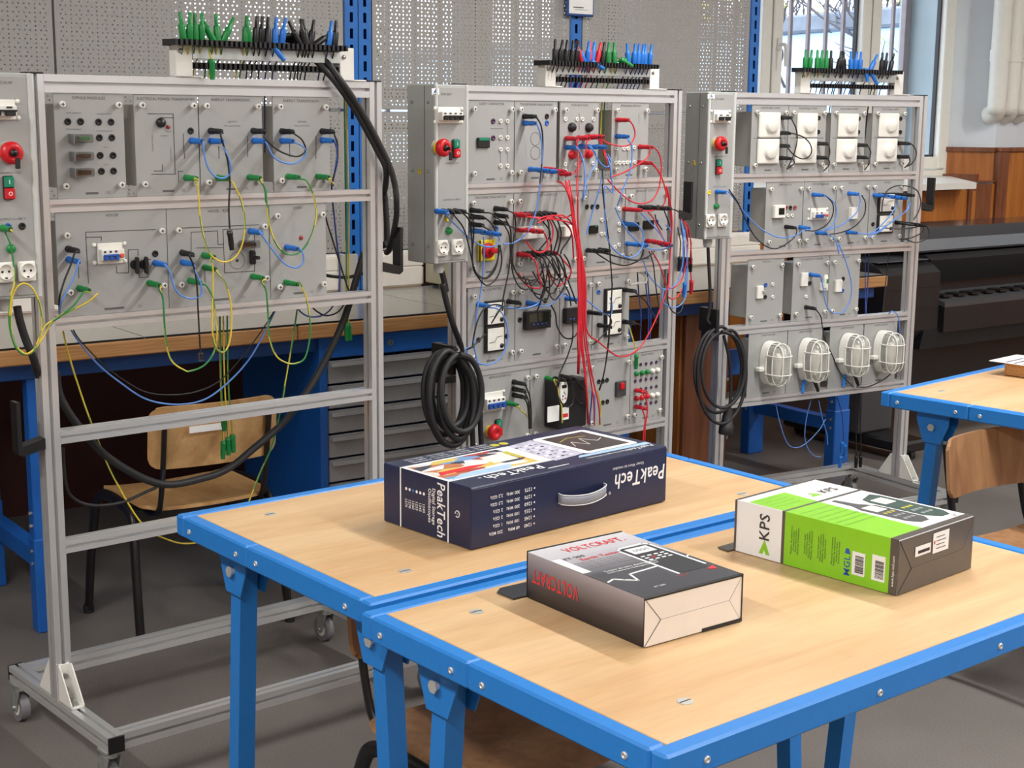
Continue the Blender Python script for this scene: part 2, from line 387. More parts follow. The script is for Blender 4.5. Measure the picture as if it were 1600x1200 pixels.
# windows
def window(n, x0, x1, sashes, handle=None):
    """pvc window between x0..x1; sashes = list of (left, right)"""
    z0, z1 = 1.232, ZT
    w = struct(thing('window_%d' % n, 'x', 'window')); del w['label']; del w['category']
    fr = MB(); t = .055
    for a, b, c, d in ((x0, x0+t, z0, z1), (x1-t, x1, z0, z1), (x0+t, x1-t, z0, z0+.04), (x0+t, x1-t, z1-t, z1)): fr.box(a, b, YG-.035, YG+.035, c, d, b=.004)
    fr.build('window_frame', 'window_pvc', w)
    for a, b in sashes:
        s = MB(); t = .075
        for p in ((a, a+t, z0+.045, z1-.06), (b-t, b, z0+.045, z1-.06), (a+t, b-t, z0+.045, z0+.045+t), (a+t, b-t, z1-.06-t, z1-.06)): s.box(p[0], p[1], YG-.055, YG+.02, p[2], p[3], b=.006)
        so = s.build('window_sash', 'window_pvc', w)
        g = MB()
        for p in ((a+t, a+t+.012, z0+.045+t, z1-.06-t), (b-t-.012, b-t, z0+.045+t, z1-.06-t), (a+t, b-t, z0+.045+t, z0+.057+t), (a+t, b-t, z1-.072-t, z1-.06-t)): g.box(p[0], p[1], YG-.014, YG+.012, p[2], p[3])
        g.build('gasket', 'gasket', so)
        MB().box(a+t+.01, b-t-.01, YG-.004, YG+.004, z0+.055+t, z1-.07-t).build('pane', 'window_glass', w)
    for k in range(len(sashes)-1):
        MB().box(sashes[k][1]+.001, sashes[k+1][0]-.001, YG-.03, YG+.03, z0+.045, z1-.06).build('mullion', 'gasket' if sashes[k+1][0]-sashes[k][1] < .03 else 'window_pvc', w)
    if handle:
        h = MB(); hx, hz = handle
        h.box(hx-.014, hx+.014, YG-.068, YG-.055, hz-.035, hz+.035, b=.004)
        h.cyl((hx, YG-.06, hz), (hx, YG-.1, hz), .009, n=10)
        h.tube(spline([(hx, YG-.1, hz), (hx+.004, YG-.108, hz-.02), (hx+.006, YG-.108, hz-.12)], 4), [.011]*4+[.010]*3+[.008]*2, n=8)
        h.build('window_handle', 'white_plastic', w)
    return w
window(1, 5.36, 7.72, [(5.42, 6.083), (6.097, 6.905), (6.905+.012, 7.66)], handle=(6.135, 1.985))
window(2, 2.42, 4.92, [(2.48, 3.28), (3.295, 4.08), (4.095, 4.86)], handle=(3.25, 1.985))
# outer reveals carry on to the facade; iron grilles stand near the facade
def grille(x0, x1, label, n_scroll):
    t = thing('window_grille', label, 'grille', (x0, YG+.33, 1.2))
    wdt = x1-x0; zt = ZT-1.2
    f = MB()
    f.box(0, .03, -.012, .012, .02, zt, b=.002).box(wdt-.055, wdt, -.02, .02, .02, zt, b=.002)
    f.box(.03, wdt-.03, -.01, .01, .05, .08).box(.03, wdt-.03, -.01, .01, zt-.08, zt-.05)
    f.build('grille_frame', 'grille_iron', t)
    k = int(wdt/.148)
    for i in range(1, k): 
        x = i*wdt/k; MB().box(x-.011, x+.011, -.009, .009, .08, zt-.08).build('bar', 'grille_iron', t)
    for cx, cz, sgn in n_scroll:
        for q in (1, -1):
            pts = []
            for j in range(26):
                a = j/25*2.1*PI; r = .10*(1-j/25*.82)
                pts.append((cx+sgn*(.13-r*math.cos(a)-.02), -.018, cz+q*(.10+r*math.sin(a)*.9)))
            MB().tube(pts, .008, 5).build('scroll', 'grille_iron', t)
        for q in (1, -1): MB().tube([(cx-.16, -.02, cz-.22*q), (cx+.2, -.02, cz+.3*q)], .009, 5).build('cross_bar', 'grille_iron', t)
    return t
grille(5.40, 7.70, 'rusty iron bar grille with scrolls outside the open-view window', [(0.98, 0.86, 1)])
grille(2.44, 4.90, 'iron bar grille outside the window behind the perforated boards', [(1.2, 0.86, 1)])
struct(MB().box(7.706, 7.719, YG+.04, YW+.66, 1.0, ZT+.1).build('trim_23', 'outdoor_render'))
# outside: ground, boundary wall, bare shrub
struct(MB().box(-6, 26, YW+.65, 30, -.6, -.5).build('ground_outside', 'outdoor_ground'))
ow = thing('boundary_wall', 'pale blue rendered boundary wall with grey coping seen through the window', 'wall', (9.05, 6.55, -.5), math.atan2(-.30, 1.65))
wl_ = MB().box(0, .25, 0, 14, 0, 2.78, b=.01); wl_.build('wall_body', 'outdoor_wall', ow)
for i in range(14): MB().box(-.05, .3, i*1.0+.004, i*1.0+.996, 2.78, 2.93, b=.02).build('coping_stone', 'outdoor_coping', ow)
def shrub(loc, seed, label, h=2.6):
    r = random.Random(seed); t = thing('garden_shrub', label, 'shrub', loc)
    br = MB(); lf = MB()
    def grow(p, d, ln, rad, lev):
        pts = [p]; q = p.copy(); dd = d.copy()
        for i in range(4):
            dd = (dd+Vector((r.uniform(-.28, .28), r.uniform(-.28, .28), r.uniform(-.15, .2)))).normalized(); q = q+dd*ln/4; pts.append(q.copy())
        br.tube(pts, [rad*(1-.12*i) for i in range(5)], 4, caps=False)
        if lev < 4:
            for k in range(4 if lev < 3 else 3):
                s = pts[r.randint(1, 4)]; grow(s, (dd+Vector((r.uniform(-1, 1), r.uniform(-1, 1), r.uniform(-.3, .8)))).normalized(), ln*.66, rad*.6, lev+1)
        elif r.random() < .2:
            for k in range(5):
                c = pts[-1]+Vector((r.uniform(-.05, .05), r.uniform(-.05, .05), r.uniform(-.05, .05))); u = Vector((r.uniform(-1, 1), r.uniform(-1, 1), r.uniform(-1, 1))).normalized()*.03; w = u.orthogonal().normalized()*.018
                lf.add([c-u, c+w, c+u, c-w], [(0, 1, 2, 3)])
    for k in range(4): grow(Vector((r.uniform(-.1, .1), r.uniform(-.1, .1), 0)), Vector((r.uniform(-.5, .5), r.uniform(-.6, .4), 1)).normalized(), h*.5, .04, 0)
    br.build('branches', 'bark', t); lf.build('foliage', 'leaf_yellow', t)['kind'] = 'stuff'
for i, (x, y, lab) in enumerate(((10.7, 9.0, 'bare twiggy shrub with yellow leaves above the pale blue wall, nearest the mullion'), (11.2, 11.3, 'bare twiggy shrub above the pale blue wall, behind the scrolled ironwork'), (10.5, 7.4, 'bare shrub above the pale blue wall at the grille post'))):
    shrub((x, y, .55), 20+i, lab, 2.6)
# white pipes on the pier, right
for i in range(3):
    px = 7.7665+i*.125; t = thing('down_pipe', ['white vertical pipe on the pier, nearest the window', 'white vertical pipe on the pier, middle of three', 'white vertical pipe on the pier, at the frame edge'][i], 'pipe', (px, YW-.075, 0), 0, 'white pipes beside the window')
    zb = 1.60-i*.0
    pts = [(0, 0, ZC-.002), (0, 0, zb+.16), (.004, .002, zb+.1), (.026, .018, zb+.045), (.048, .05, zb+.018), (.058, .10, zb+.01)]
    MB().tube(spline(pts, 5), .056, 14).build('pipe', 'pipe_white', t)
    MB().tube([(0, 0, 1.93), (0, 0, 2.0)], .061, 14).build('pipe_collar', 'pipe_white', t)
# ceiling lights: long fluorescent battens
def ceiling_light(x, y, rz, label, ln=1.5):
    t = thing('ceiling_light', label, 'lamp', (x, y, ZC), rz, 'fluorescent ceiling battens')
    MB().box(-ln/2, ln/2, -.08, .08, -.05, -.002, b=.006).build('housing', 'white_paint', t)
    MB().box(-ln/2+.02, ln/2-.02, -.07, .07, -.062, -.05).build('diffuser', 'tube_glow', t)
    L = bpy.data.lights.new('tube_light', 'AREA'); L.shape = 'RECTANGLE'; L.size = ln-.06; L.size_y = .13; L.energy = LAMP_POWER; L.color = (1.0, 0.99, 0.965)
    o = bpy.data.objects.new('tube_light', L); C.objects.link(o); o.parent = t; o.location = (0, 0, -.066)
mat('tube_glow', (255, 250, 240), 0.4, emit=3.0)
LX = (-1.0, 3.4, 7.2); LY = (-2.2, 0.3, 2.5)
for i, x in enumerate(LX):
    for j, y in enumerate(LY):
        ceiling_light(x, y, PI/2, 'long white fluorescent batten on the ceiling, %s row, %s' % (('leftmost', 'middle', 'rightmost')[i], ('at the front', 'in the middle', 'nearest the windows')[j]))
# ================================================================ workbench along the window wall
BY0, BY1, BZ = 4.30, 5.03, 0.90          # front edge, back edge, top of the timber
BX0, BX1 = -1.0, 5.19
bench = thing('workbench', 'long blue steel workbench with oak top and grey mats under the perforated boards', 'workbench', (BX0, BY0, 0))
BW = BX1-BX0; BD = BY1-BY0
for a, b in ((0, 1.2), (1.2, 3.25), (3.25, 4.62), (4.62, BW)):
    MB().box(a+.001, b-.001, 0, BD, BZ-.048, BZ, b=.004).build('worktop', 'bench_oak', bench)
for a, b in ((.02, 1.22), (1.225, 2.72), (2.725, 3.90), (3.905, 4.60), (4.64, BW-.02)):
    m = MB(); m.box(a, b, .008, BD-.03, BZ+.0005, BZ+.006); m.box(a, b, .004, .008, BZ+.0005, BZ+.0065, 1); m.build('bench_mat', ['mat_grey', 'black_plastic'], bench)
MB().box(.03, BW-.03, .05, .09, BZ-.10, BZ-.049, b=.003).build('apron', 'bench_blue_deep', bench)
def bench_leg(x, y, h=BZ-.05, w=.03):
    m = MB(); m.box(x-w, x+w, y, y+.05, .29, h, b=.004); m.box(x-w-.004, x+w+.004, y-.004, y+.054, .0, .30, b=.004)
    o = m.build('leg', 'bench_blue', bench)
    b = MB()
    for z in (.22, .26, .34, .38): b.cyl((x-w, y+.02, z), (x-w-.0085, y+.02, z), .006, n=8)
    b.build('bolt', 'zinc', o)
for x in (.045, 1.4003-BX0, 4.60, 4.72, BW-.19): 
    ww = .046 if x > 5.5 else .03; bench_leg(x, .06, w=ww); bench_leg(x, BD-.14, w=ww)
    MB().box(x-.025, x+.025, .11, BD-.14, .20, .26, b=.003).build('side_beam', 'bench_blue', bench)
MB().box(4.76, BW-.23, BD-.16, BD-.12, .40, .52, b=.003).build('back_beam', 'bench_blue', bench)
# drawer cabinet
cx0, cx1 = 2.345, 3.20
cab = thing('drawer_cabinet', 'blue steel cabinet with wide grey drawers hanging under the bench', 'cabinet', (cx0, BY0+.03, .0))
cw = cx1-cx0
m = MB(); m.box(0, .03, 0, .6, .06, .848, b=.003).box(cw-.03, cw, 0, .6, .06, .848, b=.003).box(.03, cw-.03, .0, .6, .775, .848, b=.003).box(.03, cw-.03, .58, .6, .06, .775).box(.03, cw-.03, .01, .6, .06, .08)
m.build('cabinet_body', 'bench_blue', cab)
z = .768
for i in range(8):
    h = .082; d = MB(); z1 = z-.0; z0 = z-h
    d.box(.034, cw-.034, .004, .022, z0, z1-.004, b=.003)
    o = d.build('drawer', 'drawer_grey', cab)
    g = MB(); g.prism([(.003, z1-.005), (-.016, z1-.007), (-.02, z1-.02), (-.014, z1-.022), (.003, z1-.018)], 'x', .036, cw-.036); g.build('drawer_grip', 'drawer_grey', o)
    z -= h+.004
lk = MB(); lk.cyl((cw*.32, .001, .812), (cw*.32, -.008, .812), .011, n=14); lk.cyl((cw*.32, -.008, .812), (cw*.32, -.011, .812), .007, n=12); lk.build('lock', 'steel', cab)
MB().box(cw*.32-.001, cw*.32+.001, -.0118, -.011, .807, .817).build('keyhole', 'black_plastic', cab)
# second cabinet further right (timber front, in shade behind the middle rack)
tc_ = thing('timber_cabinet', 'brown timber cabinet standing under the bench between middle and right racks', 'cabinet', (4.10, BY0+.14, 0))
m = MB().box(0, .27, .02, .5, .0, .84, b=.003); m.build('cabinet_body', 'wall_panel_wood', tc_)
MB().box(.01, .26, 0, .02, .02, .82, b=.003).build('door', 'wall_trim_wood', tc_)
MB().cyl((.23, 0, .5), (.23, -.03, .5), .008, n=10).build('knob', 'steel', tc_)
# cable trunking at the back of the bench
def trunk(x0, x1, label):
    t = thing('cable_trunking', label, 'trunking', (x0, BY1-.02, BZ+.002)); w = x1-x0
    MB().box(0, w, .0, .05, .0, .148, b=.008).build('trunking_body', 'trunk_white', t)
    for z in (.012, .088): MB().box(.0, w, -.004, .0005, z, z+.046 if z > .05 else z+.07, b=.0015).build('trunking_lid', 'trunk_white', t)
    return t
trunk(.3, 2.845, 'white cable trunking at the back of the bench, left of the blue uprights')
trunk(2.985, 3.19, 'white cable trunking at the back of the bench, between uprights and beige box')
trunk(3.60, 5.10, 'white cable trunking at the back of the bench, behind the right racks')
gp = thing('junction_cover', 'grey end cover standing on the trunking beside the blue uprights', 'cover', (2.80, BY1-.045, BZ+.002)); MB().box(0, .075, 0, .02, 0, .15, b=.003).build('cover_plate', 'enclosure_grey', gp)
bb = thing('instrument_case', 'beige metal case standing on the bench behind the middle rack', 'case', (3.20, BY1-.36, BZ+.008))
MB().box(0, .38, 0, .34, .012, .22, b=.004).build('case_body', 'beige_metal', bb)
MB().box(.01, .37, -.012, .0, .02, .21, b=.004).build('front_plate', 'white_plastic', bb)
for x in (.03, .35):
    for y in (.03, .31): MB().cyl((x, y, 0), (x, y, .0125), .012, n=10).build('rubber_foot', 'black_rubber', bb)
# blue perforated uprights
UPZ = 2.9
def upright(x, label, w=.055, slots=True):
    t = thing('slotted_upright', label, 'upright', (x, BY1-.0, BZ+.001))
    h = UPZ-BZ
    m = MB(); n = int(h/.06); p = h/n
    # front face with slot openings: side strips + bridges
    sw = .014
    m.box(0, (w-sw)/2, -.002, .0, 0, h).box((w+sw)/2, w, -.002, .0, 0, h)
    for i in range(n): m.box((w-sw)/2, (w+sw)/2, -.002, 0, i*p+p*.62, (i+1)*p)
    m.box((w-sw)/2, (w+sw)/2, -.002, 0, 0, .01)
    m.box(0, .002, 0, .04, 0, h).box(w-.002, w, 0, .04, 0, h)
    m.build('upright_profile', 'upright_blue', t)
    MB().box(.002, w-.002, .03, .034, 0, h).build('back_web', 'bench_blue_deep', t)
    MB().box(-.01, w+.01, -.01, .05, -.0, .006).build('foot_plate', 'upright_blue', t)
upright(2.853, 'blue slotted steel upright at the joint of the perforated boards, left of the pair')
upright(2.912, 'blue slotted steel upright at the joint of the perforated boards, right of the pair')
upright(3.945, 'blue slotted steel upright behind the middle rack cable holder')
upright(5.005, 'blue slotted steel upright beside the window')
# perforated boards: real holes, 85 mm repeat (5 holes / 3 holes per row)
def pegboard(x0, x1, z0, z1, label):
    t = thing('perforated_board', label, 'pegboard', (x0, BY1+.0005, z0))
    w = x1-x0; h = z1-z0; rep = .0852; rp = .01435; rh = .0029
    mx = .014; mz = .012
    nrow = int((h-2*mz)/rp); nrep = int((w-2*mx)/rep); rep = (w-2*mx)/nrep
    m = MB(); oc = [(math.cos(PI/4*i+PI/8)*rh, math.sin(PI/4*i+PI/8)*rh) for i in range(8)]
    vs, fs = [], []
    def cell(a, b, c, d):
        o = len(vs); cx_, cz_ = (a+b)/2, (c+d)/2
        vs.extend([(a, 0, c), (b, 0, c), (b, 0, d), (a, 0, d)]); vs.extend([(cx_+p, 0, cz_+q) for p, q in oc])
        k = o+4  # octagon vertex i at angle 22.5+45i : 0 right-up,1 up-right,2 up-left,3 left-up,4 left-down,5 down-left,6 down-right,7 right-down
        fs.extend([(o+1, o+2, k, k+7), (o+2, o+3, k+2, k+1), (o+3, o, k+4, k+3), (o, o+1, k+6, k+5), (o+2, k+1, k), (o+3, k+3, k+2), (o, k+5, k+4), (o+1, k+7, k+6)])
    for r in range(nrow):
        k = 5 if r % 2 == 0 else 3; c = mz+r*rp
        sh = 0 if k == 5 else 0
        for i in range(nrep*k):
            a = mx+i*rep/k; cell(a, a+rep/k, c, c+rp)
    e = mz+nrow*rp; X1 = mx+nrep*rep
    m.add(vs, fs)
    for q in (((0, 0), (w, 0), (w, mz), (0, mz)), ((0, e), (w, e), (w, h), (0, h)), ((0, mz), (mx, mz), (mx, e), (0, e)), ((X1, mz), (w, mz), (w, e), (X1, e))): m.add([(p[0], 0, p[1]) for p in q], [(0, 1, 2, 3)])
    m.box(0, w, 0, .012, 0, .0015).box(0, w, 0, .012, h-.0015, h).box(0, .0015, 0, .012, 0, h).box(w-.0015, w, 0, .012, 0, h)
    m.build('perforated_sheet', 'pegboard_grey', t)
    for x in (.02, w-.02):
        for z in (.006, h-.006): MB().cyl((x, 0, z), (x, -.003, z), .004, n=8).build('fixing_screw', 'steel', t)
    for z in (.06, h-.06): MB().box(-.006, w+.006, .014, .03, z-.02, z+.02).build('stiffener', 'pegboard_grey', t)
BANDS = [(1.055, 1.598), (1.606, 2.9)]  # upper boards carried up beyond view to cut light in the gap behind
for (x0, x1, w) in ((-.49, .615, 'added unseen far left'), (.62, 1.73, 'left'), (1.735, 2.846, 'behind the left rack'), (2.972, 3.938, 'between the blue uprights'), (4.006, 4.998, 'beside the window')):  # far left bay added out of view to stop light leaking behind
    for b, v in zip(BANDS, ('lower', 'upper')): pegboard(x0, x1, b[0], b[1], '%s grey perforated steel board, %s bay' % (v, w))
sg_ = thing('notice_frame', 'small white framed notice hanging high on the blue upright', 'notice', (3.90, BY1-.03, 2.0))
MB().box(0, .145, 0, .01, 0, .2, b=.004).build('frame', 'bench_blue_deep', sg_)
MB().box(.009, .136, -.002, .0, .01, .19).build('paper_sheet', 'paper', sg_)
MB().box(.03, .085, -.0028, -.0021, .034, .038).build('printed_line', 'print_grey', sg_)
MB().box(.04, .11, -.0028, -.0021, .026, .0275).build('printed_line', 'print_grey', sg_)
# ================================================================ aluminium training racks
RACKS = {1: ((1.1583, 3.4478), 4.47), 2: ((2.4856, 3.6599), 6.3), 3: ((3.7811, 3.8601), -5.0)}
RW = 0.915
RZ = [1.677, 1.388, 1.107, 0.831, 0.556]         # tops of the rails
def RM(k):
    (x, y), a = RACKS[k]; return Matrix.Translation((x, y, 0)) @ Matrix.Rotation(math.radians(a), 4, 'Z')
def rthing(k, name, label, cat, loc=(0, 0, 0), group=None):
    """a thing standing in rack k's frame (x along the rails, y into the wall, z up)"""
    p = RM(k) @ Vector(loc)
    return thing(name, label, cat, p, math.radians(RACKS[k][1]), group)
def slot_profile(w, h, groove=.008, depth=.009, depth2=None):
    """outline of a T-slot extrusion, centred, w x h; depth on the w sides, depth2 on the h sides"""
    a, b, g = w/2, h/2, groove/2; P = []
    def edge(p, q, d):
        on = d > 0
        p = Vector(p); q = Vector(q); t = (q-p).normalized(); n = Vector((-t.y, t.x)); m = (p+q)/2
        P.append(tuple(p))
        if on:
            P.extend([tuple(m-t*g), tuple(m-t*g+n*.004), tuple(m-t*g*1.5+n*.0045), tuple(m-t*g*1.5+n*d), tuple(m+t*g*1.5+n*d), tuple(m+t*g*1.5+n*.0045), tuple(m+t*g+n*.004), tuple(m+t*g)])
    d2 = depth if depth2 is None else depth2
    edge((-a, -b), (a, -b), depth); edge((a, -b), (a, b), d2); edge((a, b), (-a, b), depth); edge((-a, b), (-a, -b), d2)
    return P
def bar(m, prof, axis, a, b, off):
    m.prism([(p[0]+off[0], p[1]+off[1]) for p in prof], axis, a, b)
P40 = slot_profile(.040, .040, .0085, .0125); P30 = slot_profile(.040, .031, .0075, .0065, .0145); P42 = slot_profile(.040, .042, .0085, .010, .0145)
P4040 = P40
PW = .040
me_ = {}
def rack(k, label, rails, hooks):
    t = rthing(k, 'training_rack', label, 'rack')
    for x in (-PW/2, RW+PW/2):
        m = MB(); bar(m, P40, 'z', .15, 1.677, (x, .02)); m.build('post', 'aluminium', t)
        MB().box(x-.02, x+.02, 0, .04, 1.677, 1.681, b=.001).build('end_cap', 'black_plastic', t)
        f = MB(); bar(f, [(p[0], p[1]) for p in P4040], 'y', -.28, .31, (x, .13)); f.build('foot', 'aluminium', t)
        for y, s in ((-.284, 1), (.314, -1)): MB().box(x-.0205, x+.0205, y-.001, y+.0035, .1095, .1505, b=.001).build('end_cap', 'black_plastic', t)
        for s in (-1, 1):
            y0 = .0 if s < 0 else .04
            g = MB(); w = .017
            g.prism([(y0, .151), (y0+s*.075, .151), (y0+s*.075, .159), (y0+s*.012, .245), (y0, .245)], 'x', x-w, x-w+.003)
            g.prism([(y0, .151), (y0+s*.075, .151), (y0+s*.075, .159), (y0+s*.012, .245), (y0, .245)], 'x', x+w-.003, x+w)
            g.box(x-w, x+w, min(y0, y0+s*.004), max(y0, y0+s*.004), .151, .245).box(x-w, x+w, min(y0, y0+s*.075), max(y0, y0+s*.075), .151, .155)
            go = g.build('corner_bracket', 'white_paint', t)
            q = MB()
            for z in (.18, .215): q.cyl((x, y0+s*.004, z), (x, y0+s*.012, z), .007, n=10)
            for y in (.03, .058): q.cyl((x, y0+s*y, .155), (x, y0+s*y, .163), .007, n=10)
            q.build('bolt', 'steel', go)
        for y in (-.25, .28):
            c = MB(); c.box(x-.024, x+.024, y-.024, y+.024, .104, .110); c.cyl((x, y, .104), (x, y, .09), .018, n=12)
            c.prism([(y-.022, .092), (y+.022, .092), (y+.028, .04), (y+.014, .026), (y+.002, .034)], 'x', x-.018, x-.015)
            c.prism([(y-.022, .092), (y+.022, .092), (y+.028, .04), (y+.014, .026), (y+.002, .034)], 'x', x+.015, x+.018)
            c.cyl((x-.022, y+.015, .038), (x+.022, y+.015, .038), .006, n=8)
            co = c.build('caster', 'zinc', t)
            wv = MB(); wv.cyl((x-.012, y+.015, .038), (x+.012, y+.015, .038), .038, n=24); wv.cyl((x-.0125, y+.015, .038), (x+.0125, y+.015, .038), .022, n=16, mi=1); wv.build('wheel', ['tyre_grey', 'white_plastic'], co)
    for i, z in enumerate(rails):
        m = MB(); h = .042 if i == 0 else .031
        bar(m, P42 if i == 0 else P30, 'x', .0005, RW-.0005, (.02, z-h/2)); m.build('rail', 'aluminium', t)
    for y in (-.255, .285):
        m = MB(); bar(m, P40, 'x', .0005, RW-.0005, (y, .13)); m.build('base_rail', 'aluminium', t)
    for x, z, s in hooks:
        h = MB(); h.prism([(x, z), (x+s*.055, z-.012), (x+s*.067, z-.004), (x+s*.067, z+.12), (x+s*.057, z+.12), (x+s*.057, z+.012), (x, z+.026)], 'y', -.004, .032)
        h.build('cable_hook', 'black_plastic', t)
    return t
rack(1, 'aluminium training rack on casters at the left with two rows of modules', RZ, [(-.04, .795, -1), (RW+.04, 1.16, 1)])
rack(2, 'aluminium training rack in the middle crowded with red and black leads', RZ+[.28], [(RW+.04, 1.25, 1)])
rack(3, 'aluminium training rack at the right with dimmer and bulkhead lamp modules', RZ, [(RW+.04, 1.24, 1)])
# ================================================================ blue framed folding tables
_ts = {}
def table_screw(dx, dy):
    if (dx, dy) not in _ts: _ts[(dx, dy)] = MB().rev((0, 0, 0), (dx, dy, 0), [(.006, 0), (.006, .0015), (.0045, .003), (.003, .003), (.003, .0015), (0, .0015)], 12).mesh('frame_screw', 'chrome_screw')
    return _ts[(dx, dy)]
def table(label, loc, rz, lx=1.26, ly=.74, seam=.30):
    """origin at the left-back corner on the floor; x right, y toward the wall (table spans y -ly..0)"""
    t = thing('folding_table', label, 'table', loc, rz); zt = .75; h = .046; w = .032
    # steel edge: four sides, the left and right side split by a joint
    def strip(x0, x1, y0, y1): MB().box(x0, x1, y0, y1, zt-h, zt, b=.004).build('edge_frame', 'table_blue', t)
    strip(0, lx, -w, 0); strip(0, lx, -ly, -ly+w)
    for x in (0, lx-w):
        strip(x, x+w, -seam-.0008, -w-.0008); strip(x, x+w, -ly+w+.0008, -seam+.0008-.0024)
    b = MB(); b.box(w+.0008, lx-w-.0008, -ly+w+.0008, -w-.0008, zt-.022, zt-.0015, b=.001); b.build('table_top', 'birch', t)
    sc = MB()
    for x in (.16, lx-.16):
        for y in (-.12, -ly+.12):
            s = MB(); s.cyl((x, y, zt-.002), (x, y, zt-.0002), .0125, n=18); so = s.build('top_screw', 'chrome_screw', t)
            MB().box(x-.0115, x+.0115, y-.0012, y+.0012, zt-.0003, zt+.0001).build('screw_slot', 'print_dark', so)
    def rivet(x, y, dx, dy):
        place('frame_screw', table_screw(dx, dy), t, (x, y, zt-.026))
    for x, d in ((0, -1), (lx, 1)):
        for y in (-.06, -seam+.04, -seam-.04, -ly+.08): rivet(x, y, d, 0)
    for y, d in ((0, 1), (-ly, -1)):
        for x in (.08, lx*.37, lx*.63, lx-.08): rivet(x, y, 0, d)
    # folding legs: plate under the top, hinge plate and splayed square tube
    for sx in (0, 1):
        for sy in (0, 1):
            X = .075 if sx == 0 else lx-.075; d = 1 if sx == 0 else -1
            y = -.16 if sy == 0 else -ly+.062; e = 1 if sy == 0 else -1
            p = MB()
            # hinge plates are parallel to the short side
            for off in (-.030, .026):
                p.prism([(y-.055, zt-h), (y+.055, zt-h), (y+.055, zt-.075), (y+.03, zt-.145), (y-.03, zt-.145), (y-.055, zt-.085)], 'x', X+off, X+off+.004)
            p.box(X-.03, X+.03, y-.055*1, y+.055, zt-h-.004, zt-h)
            po = p.build('hinge_bracket', 'table_blue', t)
            q = MB(); q.cyl((X-.038, y, zt-.095), (X+.038, y, zt-.095), .0085, n=10); q.cyl((X-.04, y+.0, zt-.095), (X-.036, y, zt-.095), .012, n=6); q.build('hinge_bolt', 'chrome_screw', po)
            l = MB(); a = .020; fy = y+e*.05
            top = [(X-a, y-a), (X+a, y-a), (X+a, y+a), (X-a, y+a)]; bot = [(x_, v+(fy-y)) for x_, v in top]
            vs = [(px, py, zt-.06) for px, py in top]+[(px, py, .012) for px, py in bot]
            l.add(vs, [(0, 1, 2, 3), (7, 6, 5, 4), (0, 4, 5, 1), (1, 5, 6, 2), (2, 6, 7, 3), (3, 7, 4, 0)])
            lo = l.build('leg', 'table_blue', t)
            MB().box(X-.022, X+.022, fy-.022, fy+.022, 0, .02, b=.003).build('foot_cap', 'black_plastic', lo)
    return t
TA = math.radians(3.4)
table('blue-edged birch table carrying the dark blue oscilloscope carton', (1.206, 2.876, 0), TA)
table('blue-edged birch table in the foreground carrying the two smaller cartons', (1.216, 2.112, 0), TA)
table('blue-edged birch table at the right edge beside the right rack', (3.597, 2.985, 0), math.radians(8.0))
